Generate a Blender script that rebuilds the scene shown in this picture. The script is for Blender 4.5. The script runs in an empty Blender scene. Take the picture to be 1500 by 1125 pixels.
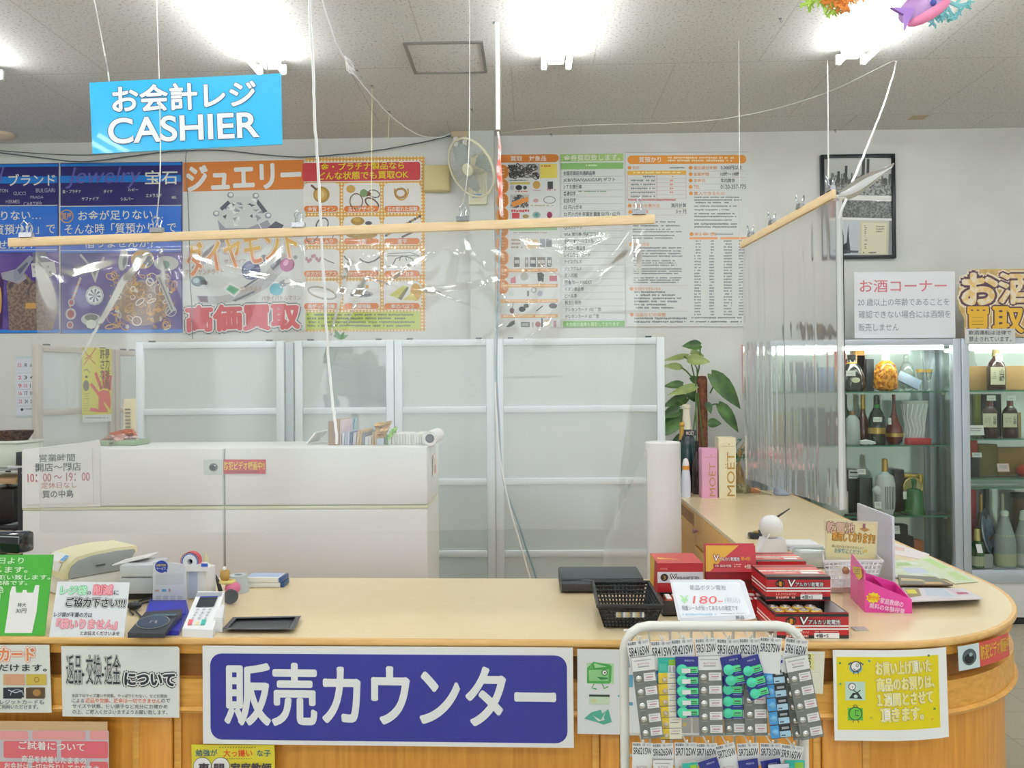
import bpy, bmesh, math, random
from math import sin, cos, pi, radians, sqrt, exp, atan2
from mathutils import Matrix, Vector

# ------------------------------------------------------------ camera, world, exposure
SC = bpy.context.scene
COL = SC.collection
F_PX = 1180.0
EYE = Vector((0, 0, 1.55))
CAM_R = Matrix.Rotation(radians(1.35), 3, 'Z') @ Matrix.Rotation(pi/2 + radians(.44), 3, 'X') @ Matrix.Rotation(-.0083, 3, 'Z')
cam_data = bpy.data.cameras.new('camera'); cam = bpy.data.objects.new('camera', cam_data); COL.objects.link(cam)
cam_data.sensor_width = 36; cam_data.lens = 36*F_PX/1500; cam_data.clip_start = .02
cam.matrix_world = Matrix.Translation(EYE) @ CAM_R.to_4x4()
SC.camera = cam
SC.view_settings.view_transform = 'Standard'; SC.view_settings.look = 'None'
SC.view_settings.gamma = 1; SC.view_settings.use_curve_mapping = False
SC.view_settings.exposure = 0.34
SC.cycles.transparent_max_bounces = 24; SC.cycles.max_bounces = 10; SC.cycles.use_denoising = True
SC.cycles.sample_clamp_indirect = 6
TUBE_POWER = 30
W = bpy.data.worlds.new('daylight'); SC.world = W; W.use_nodes = True
W.node_tree.nodes['Background'].inputs[0].default_value = (.86, .93, 1, 1)
W.node_tree.nodes['Background'].inputs[1].default_value = 1.6

WALL_Y, CEIL = 5.7, 3.355

def ray(px, py): return CAM_R @ Vector(((px-750)/F_PX, (562.5-py)/F_PX, -1))
def at_y(px, py, Y): d = ray(px, py); return EYE + d*(Y/d.y)
def at_z(px, py, z): d = ray(px, py); return EYE + d*((z-EYE.z)/d.z)
def hit(px, py, o, n): d = ray(px, py); return EYE + d*((o-EYE).dot(n)/d.dot(n))

# ------------------------------------------------------------ materials
def lin(h, g=1.0):
    out = []
    for i in (0, 2, 4):
        c = int(h[i:i+2], 16)/255
        c = c/12.92 if c <= .04045 else ((c+.055)/1.055)**2.4
        out.append(min(c*g, .92))
    return (*out, 1)
_M = {}
GAIN = 1.12
def M(h, r=.5, metal=0, g=None, coat=0, emit=0, trans=0, spec=None):
    key = (h, r, metal, g, coat, emit, trans, spec)
    if key in _M: return _M[key]
    m = bpy.data.materials.new('mat_'+h); m.use_nodes = True
    b = m.node_tree.nodes['Principled BSDF']
    c = lin(h, GAIN if g is None else g)
    b.inputs['Base Color'].default_value = c; b.inputs['Roughness'].default_value = r; b.inputs['Metallic'].default_value = metal
    b.inputs['Coat Weight'].default_value = coat; b.inputs['Transmission Weight'].default_value = trans
    if spec is not None: b.inputs['Specular IOR Level'].default_value = spec
    if emit: b.inputs['Emission Color'].default_value = c; b.inputs['Emission Strength'].default_value = emit
    _M[key] = m; return m
def nodes_mat(name):
    m = bpy.data.materials.new(name); m.use_nodes = True
    n = m.node_tree.nodes; return m, n, m.node_tree.links, n['Principled BSDF'], n['Material Output']
def wood(name, c1, c2, scale=(14, 14, 1.2), r=.38, coat=.15, g=GAIN, bump=0):
    m, n, l, b, o = nodes_mat(name)
    tc = n.new('ShaderNodeTexCoord'); mp = n.new('ShaderNodeMapping'); mp.inputs['Scale'].default_value = scale
    nz = n.new('ShaderNodeTexNoise'); nz.inputs['Scale'].default_value = 5; nz.inputs['Detail'].default_value = 6; nz.inputs['Distortion'].default_value = .4
    rp = n.new('ShaderNodeValToRGB'); rp.color_ramp.elements[0].color = lin(c1, g); rp.color_ramp.elements[1].color = lin(c2, g)
    rp.color_ramp.elements[0].position = .3; rp.color_ramp.elements[1].position = .7
    l.new(tc.outputs['Object'], mp.inputs[0]); l.new(mp.outputs[0], nz.inputs[0]); l.new(nz.outputs[0], rp.inputs[0]); l.new(rp.outputs[0], b.inputs['Base Color'])
    b.inputs['Roughness'].default_value = r; b.inputs['Coat Weight'].default_value = coat; b.inputs['Coat Roughness'].default_value = .25
    return m
def noisy(name, c1, c2, sc, lo=.4, hi=.6, r=.7, g=GAIN, detail=4):
    m, n, l, b, o = nodes_mat(name)
    tc = n.new('ShaderNodeTexCoord'); nz = n.new('ShaderNodeTexNoise'); nz.inputs['Scale'].default_value = sc; nz.inputs['Detail'].default_value = detail
    rp = n.new('ShaderNodeValToRGB'); rp.color_ramp.elements[0].color = lin(c1, g); rp.color_ramp.elements[1].color = lin(c2, g)
    rp.color_ramp.elements[0].position = lo; rp.color_ramp.elements[1].position = hi
    l.new(tc.outputs['Object'], nz.inputs[0]); l.new(nz.outputs[0], rp.inputs[0]); l.new(rp.outputs[0], b.inputs['Base Color'])
    b.inputs['Roughness'].default_value = r
    return m
def gradient(name, stops, axis=1, lo=0, hi=1, r=.4, coat=0, g=GAIN):
    """printed colour blend along a local axis of a poster"""
    m, n, l, b, o = nodes_mat(name)
    tc = n.new('ShaderNodeTexCoord'); sx = n.new('ShaderNodeSeparateXYZ'); mr = n.new('ShaderNodeMapRange')
    mr.inputs[1].default_value = lo; mr.inputs[2].default_value = hi
    rp = n.new('ShaderNodeValToRGB'); e = rp.color_ramp.elements
    while len(e) < len(stops): e.new(.5)
    for i, (p, c) in enumerate(stops): e[i].position = p; e[i].color = lin(c, g)
    l.new(tc.outputs['Object'], sx.inputs[0]); l.new(sx.outputs[axis], mr.inputs[0]); l.new(mr.outputs[0], rp.inputs[0]); l.new(rp.outputs[0], b.inputs['Base Color'])
    b.inputs['Roughness'].default_value = r; b.inputs['Coat Weight'].default_value = coat; b.inputs['Coat Roughness'].default_value = .08
    return m
def film(name, haze=.1, rough=.06, gloss=.5, tint=(1, 1, 1), blur=0, blur_r=.3, ior=1.5):
    """thin clear plastic or thin glass: passes light straight, mirrors at grazing angles"""
    m, n, l, b, o = nodes_mat(name); n.remove(b)
    tr = n.new('ShaderNodeBsdfTransparent'); tr.inputs[0].default_value = (*tint, 1)
    gl = n.new('ShaderNodeBsdfGlossy'); gl.inputs['Roughness'].default_value = rough
    fr = n.new('ShaderNodeFresnel'); fr.inputs[0].default_value = ior
    mu = n.new('ShaderNodeMath'); mu.operation = 'MULTIPLY'; mu.inputs[1].default_value = gloss; l.new(fr.outputs[0], mu.inputs[0])
    base = tr.outputs[0]
    if blur:
        rf = n.new('ShaderNodeBsdfRefraction'); rf.inputs['Roughness'].default_value = blur_r; rf.inputs['IOR'].default_value = 1.12
        mb = n.new('ShaderNodeMixShader'); mb.inputs[0].default_value = blur; l.new(base, mb.inputs[1]); l.new(rf.outputs[0], mb.inputs[2]); base = mb.outputs[0]
    if haze:
        df = n.new('ShaderNodeBsdfDiffuse'); df.inputs[0].default_value = (.86, .88, .88, 1)
        tl = n.new('ShaderNodeBsdfTranslucent'); tl.inputs[0].default_value = (.86, .88, .88, 1)
        md = n.new('ShaderNodeMixShader'); l.new(df.outputs[0], md.inputs[1]); l.new(tl.outputs[0], md.inputs[2])
        mh = n.new('ShaderNodeMixShader'); mh.inputs[0].default_value = haze; l.new(base, mh.inputs[1]); l.new(md.outputs[0], mh.inputs[2]); base = mh.outputs[0]
    mx = n.new('ShaderNodeMixShader'); l.new(mu.outputs[0], mx.inputs[0]); l.new(base, mx.inputs[1]); l.new(gl.outputs[0], mx.inputs[2]); l.new(mx.outputs[0], o.inputs[0])
    return m
def emitter(name, col, s):
    m, n, l, b, o = nodes_mat(name); n.remove(b)
    e = n.new('ShaderNodeEmission'); e.inputs[0].default_value = (*col, 1); e.inputs[1].default_value = s; l.new(e.outputs[0], o.inputs[0]); return m
def liquid_glass(h, r=.03):
    return M(h, r, trans=.75, g=1.0)

# ------------------------------------------------------------ text outlines
_T = {}
def glyphs(s, off=0.0, res=3):
    key = (s, off, res)
    if key not in _T:
        c = bpy.data.curves.new('t', 'FONT'); c.body = s; c.offset = off; c.resolution_u = res
        if '\n' in s: c.space_line = .95; c.align_x = 'CENTER'
        o = bpy.data.objects.new('t', c); me = o.to_mesh()
        v = [(p.co.x, p.co.y) for p in me.vertices]; f = [tuple(q.vertices) for q in me.polygons]
        o.to_mesh_clear(); bpy.data.objects.remove(o); bpy.data.curves.remove(c)
        _T[key] = (v, f)
    return _T[key]

# ------------------------------------------------------------ mesh builder
class MB:
    def __init__(s): s.v = []; s.f = []; s.m = []; s.mats = []; s.sharp = 40
    def add(s, vs, fs, mat, mx=None):
        if mat not in s.mats: s.mats.append(mat)
        k = s.mats.index(mat); b = len(s.v)
        s.v += [tuple(mx @ Vector(p)) if mx else tuple(p) for p in vs]
        for q in fs: s.f.append([b+i for i in q]); s.m.append(k)
        return s
    def box(s, c, d, mat, bev=0, mx=None):
        x, y, z = (q/2 for q in d)
        if not bev:
            vs = [(c[0]+i*x, c[1]+j*y, c[2]+k*z) for i in (-1, 1) for j in (-1, 1) for k in (-1, 1)]
            return s.add(vs, [(0, 1, 3, 2), (4, 6, 7, 5), (0, 4, 5, 1), (2, 3, 7, 6), (0, 2, 6, 4), (1, 5, 7, 3)], mat, mx)
        bm = bmesh.new(); bmesh.ops.create_cube(bm, size=1)
        for v in bm.verts: v.co = Vector((v.co.x*2*x+c[0], v.co.y*2*y+c[1], v.co.z*2*z+c[2]))
        bmesh.ops.bevel(bm, geom=list(bm.edges), offset=min(bev, x*.95, y*.95, z*.95), segments=2, affect='EDGES', profile=.5)
        bm.verts.index_update()
        vs = [tuple(v.co) for v in bm.verts]; fs = [[v.index for v in f.verts] for f in bm.faces]; bm.free()
        return s.add(vs, fs, mat, mx)
    def lathe(s, prof, mat, n=24, mx=None, sq=None):
        vs = []; fs = []
        for r, z in prof:
            for i in range(n):
                a = 2*pi*i/n; x, y = r*cos(a), r*sin(a)
                if sq: x *= sq[0]; y *= sq[1]
                vs.append((x, y, z))
        for j in range(len(prof)-1):
            for i in range(n):
                i2 = (i+1) % n; fs.append((j*n+i, j*n+i2, (j+1)*n+i2, (j+1)*n+i))
        if prof[0][0] > 1e-5: fs.append(tuple(range(n-1, -1, -1)))
        if prof[-1][0] > 1e-5: fs.append(tuple((len(prof)-1)*n+i for i in range(n)))
        return s.add(vs, fs, mat, mx)
    def tube(s, pts, r, mat, n=8, closed=False, mx=None):
        P = [Vector(p) for p in pts]; N = len(P); vs = []; fs = []; up = None
        for i, p in enumerate(P):
            a = P[(i-1) % N] if closed or i else P[i]; b = P[(i+1) % N] if closed or i < N-1 else P[i]
            t = (b-a).normalized()
            if up is None: up = Vector((0, 0, 1)) if abs(t.z) < .9 else Vector((1, 0, 0))
            u = t.cross(up); u = u.normalized() if u.length > 1e-6 else t.orthogonal().normalized(); w = u.cross(t); up = w
            rr = r[i] if isinstance(r, (list, tuple)) else r
            vs += [p+(u*cos(2*pi*k/n)+w*sin(2*pi*k/n))*rr for k in range(n)]
        for i in range(N if closed else N-1):
            j = (i+1) % N
            for k in range(n): k2 = (k+1) % n; fs.append((i*n+k, i*n+k2, j*n+k2, j*n+k))
        if not closed: fs.append(tuple(range(n))[::-1]); fs.append(tuple((N-1)*n+k for k in range(n)))
        return s.add(vs, fs, mat, mx)
    def prism(s, poly, z0, z1, mat, mx=None):
        n = len(poly); vs = [(x, y, z0) for x, y in poly]+[(x, y, z1) for x, y in poly]
        fs = [tuple(range(n))[::-1], tuple(range(n, 2*n))]+[(i, (i+1) % n, n+(i+1) % n, n+i) for i in range(n)]
        return s.add(vs, fs, mat, mx)
    def ball(s, c, r, mat, n=16, mx=None, sc=(1, 1, 1)):
        k = n//2
        prof = [(r*sin(pi*i/k), -r*cos(pi*i/k)) for i in range(k+1)]
        m2 = Matrix.Translation(c) @ Matrix.Diagonal((*sc, 1))
        return s.lathe(prof, mat, n, (mx @ m2) if mx else m2)
    # flat printing on the local z = const plane
    def rect(s, x0, y0, x1, y1, z, mat, nx=1):
        vs = []
        for i in range(nx+1):
            x = x0+(x1-x0)*i/nx; vs += [(x, y0, z), (x, y1, z)]
        return s.add(vs, [(2*i, 2*i+2, 2*i+3, 2*i+1) for i in range(nx)], mat)
    def poly(s, pts, z, mat):
        a = sum(pts[i][0]*pts[(i+1) % len(pts)][1]-pts[(i+1) % len(pts)][0]*pts[i][1] for i in range(len(pts)))
        if a < 0: pts = pts[::-1]
        return s.add([(x, y, z) for x, y in pts], [tuple(range(len(pts)))], mat)
    def text(s, t, cx, cy, w, h, z, mat, off=0, rot=0, res=3, shear=0):
        v, f = glyphs(t, 0, res); v2, f2 = v, f; shifts = [(0, 0)]
        if not v: return s
        if 0 < off <= .02: v2, f2 = glyphs(t, off, res)
        elif off: shifts = [(off*cos(k*pi/4), off*sin(k*pi/4)) for k in range(8)]
        X = [p[0] for p in v]; Y = [p[1] for p in v]; x0, x1, y0, y1 = min(X), max(X), min(Y), max(Y)
        ky = h/max(y1-y0, 1e-6); kx = w/max(x1-x0, 1e-6) if x1-x0 > 1e-6 else ky; ca, sa = cos(rot), sin(rot); km = min(kx, ky)
        for kk, (dx, dy) in enumerate(shifts):
            vs = []; zz = z+kk*4e-5
            for x, y in v2:
                a = (x-(x0+x1)/2)*kx+dx*km; b = (y-(y0+y1)/2)*ky+dy*km; a += b*shear
                vs.append((cx+a*ca-b*sa, cy+a*sa+b*ca, zz))
            s.add(vs, f2, mat)
        return s
    def warp(s, fn): s.v = [tuple(fn(*p)) for p in s.v]; return s
    def build(s, name, parent=None, mx=None, smooth=True):
        me = bpy.data.meshes.new(name); me.from_pydata(s.v, [], s.f)
        for m in s.mats: me.materials.append(m)
        me.polygons.foreach_set('material_index', s.m)
        if smooth:
            me.polygons.foreach_set('use_smooth', [True]*len(s.f)); me.set_sharp_from_angle(angle=radians(s.sharp))
        me.update()
        o = bpy.data.objects.new(name, me); COL.objects.link(o)
        if parent: o.parent = parent
        if mx is not None: o.matrix_world = mx
        return o

def tag(o, label, cat, group=None, kind=None):
    if label: o['label'] = label
    if cat: o['category'] = cat
    if group: o['group'] = group
    if kind: o['kind'] = kind
    return o
def thing(name, label, cat, loc=(0, 0, 0), rz=0, group=None, mx=None):
    o = bpy.data.objects.new(name, None); COL.objects.link(o); o.empty_display_size = .05
    o.matrix_world = mx if mx is not None else Matrix.Translation(loc) @ Matrix.Rotation(rz, 4, 'Z')
    return tag(o, label, cat, group)
def part(name, mb, parent, label=None, kind=None):
    o = mb.build(name, parent)
    if label: o['label'] = label
    if kind: o['kind'] = kind
    return o
def solo(name, label, cat, mb, loc=(0, 0, 0), rz=0, group=None, mx=None):
    return tag(mb.build(name, None, mx if mx is not None else Matrix.Translation(loc) @ Matrix.Rotation(rz, 4, 'Z')), label, cat, group)
def struct(name, mb, loc=(0, 0, 0), label=None):
    o = mb.build(name, None, Matrix.Translation(loc)); o['kind'] = 'structure'
    if label: o['label'] = label
    return o
def copy_tree(src, label=None, group=None, mx=None, parent=None):
    r = src.copy(); COL.objects.link(r)
    if parent: r.parent = parent
    for ch in list(src.children): copy_tree(ch, parent=r)
    if label: r['label'] = label
    if group: r['group'] = group
    if mx is not None: r.matrix_world = mx
    return r
def frame(o, right, n):
    right = right.normalized(); n = n.normalized(); up = n.cross(right).normalized()
    return Matrix(((right.x, up.x, n.x, o.x), (right.y, up.y, n.y, o.y), (right.z, up.z, n.z, o.z), (0, 0, 0, 1)))

class Sign:
    """a printed sheet on a plane of the place; sizes are taken from photograph pixels that lie on that plane"""
    STEP = .0004
    def __init__(s, tl, tr, bl, plane_o, plane_n, mat, thick=.0015, tilt=None, br=None, nx=1, shape=None):
        s.o, s.n = Vector(plane_o), Vector(plane_n).normalized()
        a, b, c = (hit(*q, s.o, s.n) for q in (tl, tr, bl))
        right = (b-a).normalized(); org = (b+c)/2
        s.mx = frame(org, right, s.n); s.inv = s.mx.inverted(); s.mb = MB(); s.t = thick
        A, B, Cc = (s.uv(*q) for q in (tl, tr, bl)); s.w = B[0]-A[0]; s.h = A[1]-Cc[1]; s.nx = nx
        if shape: pts = [s.uv(*q) for q in shape]; s.mb.prism(pts, 0, thick, mat)
        elif br: s.mb.prism([s.uv(*q) for q in (bl, br, tr, tl)], 0, thick, mat)
        else: s.mb.box((0, 0, thick/2), (s.w, s.h, thick), mat)
        s.L = 1
    def uv(s, px, py): p = s.inv @ hit(px, py, s.o, s.n); return (p.x, p.y)
    def z(s, L): s.L = (s.L+1) % 36; return s.t+s.STEP*L+s.L*1e-5
    def rect(s, x0, y0, x1, y1, mat, L=1):
        xm, ym = (x0+x1)/2, (y0+y1)/2; cx, cy = s.uv(xm, ym)
        w = s.dist((x0, ym), (x1, ym)); h = s.dist((xm, y0), (xm, y1))
        s.mb.rect(cx-w/2, cy-h/2, cx+w/2, cy+h/2, s.z(L), mat); return s
    def dist(s, a, b): a = s.uv(*a); b = s.uv(*b); return sqrt((a[0]-b[0])**2+(a[1]-b[1])**2)
    def box4(s, x0, y0, x1, y1):
        xm, ym = (x0+x1)/2, (y0+y1)/2; cx, cy = s.uv(xm, ym)
        return cx, cy, s.dist((x0, ym), (x1, ym)), s.dist((xm, y0), (xm, y1))
    def rr(s, x0, y0, x1, y1, rad, mat, L=1, n=5):
        cx, cy, w, h = s.box4(x0, y0, x1, y1); r = min(rad*w/abs(x1-x0), w/2, h/2); p = []
        for q, (sx, sy) in enumerate(((1, 1), (-1, 1), (-1, -1), (1, -1))):
            for i in range(n+1):
                a = pi/2*(q+i/n); p.append((cx+sx*(w/2-r)+r*cos(a), cy+sy*(h/2-r)+r*sin(a)))
        s.mb.poly(p, s.z(L), mat); return s
    def poly(s, pts, mat, L=1): s.mb.poly([s.uv(*p) for p in pts], s.z(L), mat); return s
    def ell(s, cx, cy, rx, ry, mat, L=1, n=20, rot=0):
        pts = []
        for i in range(n):
            a = 2*pi*i/n; x, y = rx*cos(a), ry*sin(a); pts.append((cx+x*cos(rot)-y*sin(rot), cy+x*sin(rot)+y*cos(rot)))
        return s.poly(pts, mat, L)
    def ring(s, cx, cy, rx, ry, wd, mat, L=1, n=24, rot=0, a0=0, a1=2*pi):
        P = []; Q = []
        for i in range(n+1):
            a = a0+(a1-a0)*i/n
            for (A, B, D) in ((rx, ry, P), (rx-wd, ry-wd, Q)):
                x, y = A*cos(a), B*sin(a); D.append(s.uv(cx+x*cos(rot)-y*sin(rot), cy+x*sin(rot)+y*cos(rot)))
        z = s.z(L); s.mb.add([(x, y, z) for x, y in P+Q], [(i, i+1, n+2+i, n+1+i) if True else 0 for i in range(n)], mat); return s
    def line(s, pts, wd, mat, L=1):
        U = [Vector(s.uv(*p)) for p in pts]; k = s.dist(pts[0], (pts[0][0]+1, pts[0][1])); h = wd*k/2; vs = []; fs = []
        for i, p in enumerate(U):
            d = (U[min(i+1, len(U)-1)]-U[max(i-1, 0)]).normalized(); q = Vector((-d.y, d.x))*h
            vs += [(*(p+q), s.z(L)), (*(p-q), s.z(L))]
        for i in range(len(U)-1): fs.append((2*i+1, 2*i+3, 2*i+2, 2*i))
        s.mb.add(vs, fs, mat); return s
    def text(s, t, x0, y0, x1, y1, mat, off=0, L=2, rot=0, out=None, out_w=.03, out2=None, res=3, shear=0):
        cx, cy, w, h = s.box4(x0, y0, x1, y1); rot = radians(rot)
        if off > .014 and y1-y0 < 13: off = .014
        if out2: s.mb.text(t, cx, cy, w, h, s.z(L), out2, off+out_w*1.8, rot, res, shear)
        if out: s.mb.text(t, cx, cy, w, h, s.z(L+1), out, off+out_w, rot, res, shear)
        s.mb.text(t, cx, cy, w, h, s.z(L+2), mat, off, rot, res, shear); return s
    def bars(s, x0, y0, x1, y1, n, mat, seed=0, L=2, fill=.62, ragged=.25):
        """lines of print too small to read"""
        R = random.Random(seed); lh = (y1-y0)/n
        for i in range(n):
            y = y0+lh*i; xe = x1-(x1-x0)*ragged*R.random(); x = x0; h = lh*fill
            while x < xe:
                w = h*R.uniform(.6, 1.1)
                if R.random() > .1:
                    s.rect(x, y+h*R.uniform(0, .2), min(x+w*.8, xe), y+h*R.uniform(.75, 1), mat, L)
                x += w
        return s
    def done(s, name, label, cat, group=None, warp=None):
        if warp: s.mb.warp(warp)
        return solo(name, label, cat, s.mb, mx=s.mx, group=group)
    def done_part(s, name, parent, label=None):
        o = s.mb.build(name, None, s.mx); o.parent = parent; o.matrix_parent_inverse = parent.matrix_world.inverted()
        if label: o['label'] = label
        return o
# ------------------------------------------------------------ room shell
X0, X1, Y0 = -4.7, 4.9, -3.2
white = M('e9e9e2', .6); wallm = noisy('wall_paint', 'd4d5cf', 'd9dad5', 3, r=.8)
def ceiling_mat():
    m, n, l, b, o = nodes_mat('ceiling_board')
    tc = n.new('ShaderNodeTexCoord')
    nz = n.new('ShaderNodeTexNoise'); nz.inputs['Scale'].default_value = 75; nz.inputs['Detail'].default_value = 3; nz.inputs['Roughness'].default_value = .6
    rp = n.new('ShaderNodeValToRGB'); e = rp.color_ramp.elements; e[0].position = .30; e[0].color = lin('a8a498'); e[1].position = .46; e[1].color = lin('dbdad5')
    bk = n.new('ShaderNodeTexBrick'); bk.offset = .5; bk.inputs['Scale'].default_value = 1; bk.inputs['Brick Width'].default_value = .91; bk.inputs['Row Height'].default_value = .91
    bk.inputs['Mortar Size'].default_value = .004; bk.inputs['Color1'].default_value = (1, 1, 1, 1); bk.inputs['Color2'].default_value = (1, 1, 1, 1); bk.inputs['Mortar'].default_value = (.82, .81, .79, 1)
    mp = n.new('ShaderNodeMapping'); mp.inputs['Location'].default_value = (.65, .42, 0)
    mx = n.new('ShaderNodeMix'); mx.data_type = 'RGBA'; mx.blend_type = 'MULTIPLY'; mx.inputs[0].default_value = 1
    l.new(tc.outputs['Object'], nz.inputs[0]); l.new(nz.outputs[0], rp.inputs[0]); l.new(tc.outputs['Object'], mp.inputs[0]); l.new(mp.outputs[0], bk.inputs[0])
    l.new(rp.outputs[0], mx.inputs[6]); l.new(bk.outputs[0], mx.inputs[7]); l.new(mx.outputs[2], b.inputs['Base Color']); b.inputs['Roughness'].default_value = .9
    return m
def floor_mat():
    m, n, l, b, o = nodes_mat('floor_tile')
    tc = n.new('ShaderNodeTexCoord'); bk = n.new('ShaderNodeTexBrick'); bk.offset = 0; bk.inputs['Scale'].default_value = 1; bk.inputs['Brick Width'].default_value = .3; bk.inputs['Row Height'].default_value = .3
    bk.inputs['Mortar Size'].default_value = .0025; bk.inputs['Color1'].default_value = lin('b4ad98'); bk.inputs['Color2'].default_value = lin('aea792'); bk.inputs['Mortar'].default_value = lin('8f8875')
    l.new(tc.outputs['Object'], bk.inputs[0]); l.new(bk.outputs[0], b.inputs['Base Color']); b.inputs['Roughness'].default_value = .35
    return m
XC, YC = (X0+X1)/2, (Y0+WALL_Y)/2
struct('floor', MB().box((XC, YC, -.05), (X1-X0+.4, WALL_Y-Y0+.4, .1), floor_mat()))
struct('ceiling', MB().box((0, 0, .05), (X1-X0+.4, WALL_Y-Y0+.4, .1), ceiling_mat()), (XC, YC, CEIL))
struct('wall_back', MB().box((XC, WALL_Y+.1, CEIL/2), (X1-X0+.4, .2, CEIL), wallm))
struct('wall_left', MB().box((X0-.1, YC, CEIL/2), (.2, WALL_Y-Y0, CEIL), wallm))
dy0, dy1, dz = -.78, -.20, 2.25
struct('wall_right', MB().box((X1+.1, (dy1+WALL_Y)/2, CEIL/2), (.2, WALL_Y-dy1, CEIL), wallm).box((X1+.1, (dy0+Y0)/2, CEIL/2), (.2, dy0-Y0, CEIL), wallm).box((X1+.1, (dy0+dy1)/2, (dz+CEIL)/2), (.2, dy1-dy0, CEIL-dz), wallm))
wf = MB()
wx0, wx1, wz0, wz1 = -3.2, 3.6, .25, 2.45
wf.box(((X0+wx0)/2, Y0-.1, CEIL/2), (wx0-X0, .2, CEIL), wallm).box(((X1+wx1)/2, Y0-.1, CEIL/2), (X1-wx1, .2, CEIL), wallm)
wf.box(((wx0+wx1)/2, Y0-.1, wz0/2), (wx1-wx0, .2, wz0), wallm).box(((wx0+wx1)/2, Y0-.1, (wz1+CEIL)/2), (wx1-wx0, .2, CEIL-wz1), wallm)
struct('wall_front', wf)
alu = M('c4cbd0', .35, .6)
wn = MB()
for i in range(5):
    x = wx0+(wx1-wx0)*i/4; wn.box((min(max(x, wx0+.03), wx1-.03), Y0-.05, (wz0+wz1)/2), (.06, .08, wz1-wz0), alu)
for z in (wz0+.03, wz1-.03): wn.box(((wx0+wx1)/2, Y0-.05, z), (wx1-wx0, .08, .06), alu)
w1 = struct('window_1', wn)
gp = film('window_glass', 0, .02, .8)
dm = MB(); [dm.box((X1+.06, y, dz/2), (.08, .05, dz), alu) for y in (dy0+.026, dy1-.026)]; [dm.box((X1+.06, (dy0+dy1)/2, z), (.08, dy1-dy0-.104, .06), alu) for z in (.03, dz-.03)]
d1 = struct('door_1', dm); part('pane', MB().box((X1+.06, (dy0+dy1)/2, dz/2), (.006, dy1-dy0-.104, dz-.12), gp), d1)
part('pane', MB().box(((wx0+wx1)/2, Y0-.05, (wz0+wz1)/2), (wx1-wx0-.02, .006, wz1-wz0-.02), gp), w1)
# boxed-out column on the back wall
a, b2 = at_y(688, 300, WALL_Y-.12), at_y(724, 300, WALL_Y-.12)
colmn = MB().box(((a.x+b2.x)/2, WALL_Y-.06, CEIL/2), (b2.x-a.x, .12, CEIL), M('c6cac2', .7))
struct('column', colmn)

# ------------------------------------------------------------ fluorescent ceiling lights
tube_m = emitter('tube_light', (.95, .97, 1), TUBE_POWER)
house = M('eeeeea', .4)
def make_light():
    t = thing('ceiling_light', 'twin tube ceiling light', 'ceiling light')
    L = 1.24
    h = MB(); prof = [(-.05, 0), (.05, 0), (.04, -.05), (-.04, -.05)]
    vs = [(x, y, z) for y in (-L/2, L/2) for x, z in prof]
    h.add(vs, [(0, 1, 2, 3), (7, 6, 5, 4), (0, 4, 5, 1), (1, 5, 6, 2), (2, 6, 7, 3), (3, 7, 4, 0)], house); part('housing', h, t)
    for x in (-.066, .066):
        tb = MB().tube([(x, -.595, -.072), (x, .595, -.072)], .0145, tube_m, 12)
        part('tube', tb, t)
        for y in (-.605, .605): part('lamp_socket', MB().box((x, y, -.058), (.03, .02, .055), house, .004), t)
    return t
proto = make_light(); first = True
for r, yc in enumerate((3.72, 1.3, -1.1)):
    for i, x in enumerate((-2.95, -1.39, .15, 1.72, 3.3)):
        lab = ('twin tube ceiling light ' + ['at the far end of the row, beyond the blue hanging sign', 'just above the blue hanging sign', 'above the wall fan and the ceiling hatch side', 'beside the hanging fish and coral ornaments', 'far out past the ornaments'][i]) if r == 0 else 'fluorescent twin tube light nearer the window'
        mx = Matrix.Translation((x, yc, CEIL))
        if first: proto.matrix_world = mx; proto['label'] = lab; proto['group'] = 'ceiling lights'; first = False
        else: copy_tree(proto, lab, 'ceiling lights' if r == 0 else 'ceiling lights near the shop window', mx)

# ------------------------------------------------------------ ceiling hatch, hooks, cables
a, b2, c2 = at_z(590, 62, CEIL), at_z(708, 62, CEIL), at_z(612, 107, CEIL)
t = thing('ceiling_hatch', 'square grey framed access hatch set in the speckled ceiling', 'ceiling hatch', ((a.x+b2.x)/2, (a.y+c2.y)/2, CEIL))
hw, hd = (b2.x-a.x)/2, (c2.y-a.y)/2
fr = MB(); gm = M('8a8a86', .4, .5)
for sx in (-1, 1): fr.box((sx*(hw-.008), 0, -.004), (.016, hd*2, .008), gm)
for sy in (-1, 1): fr.box((0, sy*(hd-.008), -.004), (hw*2-.032, .016, .008), gm)
part('hatch_frame', fr, t); part('hatch_panel', MB().box((0, 0, -.002), (hw*2-.034, hd*2-.034, .004), ceiling_mat()), t)
wirem = M('dfe0dc', .5); cord = M('f0f0ec', .5); dark = M('4a5a64', .5); yel = M('d8d4a0', .5)
def rope(name, label, cat, pts, r, mat, wob=0, seed=1, group=None, sub=6):
    """pts: (px, py, depth) or Vector"""
    R = random.Random(seed); P = [at_y(*p) if not isinstance(p, Vector) else p for p in pts]; Q = []
    for i in range(len(P)-1):
        p0, p1, p2, p3 = P[max(i-1, 0)], P[i], P[i+1], P[min(i+2, len(P)-1)]
        for k in range(sub):
            u = k/sub; Q.append(.5*((2*p1)+(p2-p0)*u+(2*p0-5*p1+4*p2-p3)*u*u+(3*p1-p0-3*p2+p3)*u**3) + Vector((R.gauss(0, wob), R.gauss(0, wob), 0)))
    Q.append(P[-1]); o = Q[0].copy()
    return solo(name, label, cat, MB().tube([q-o for q in Q], r, mat, 6), o, group=group)
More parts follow.
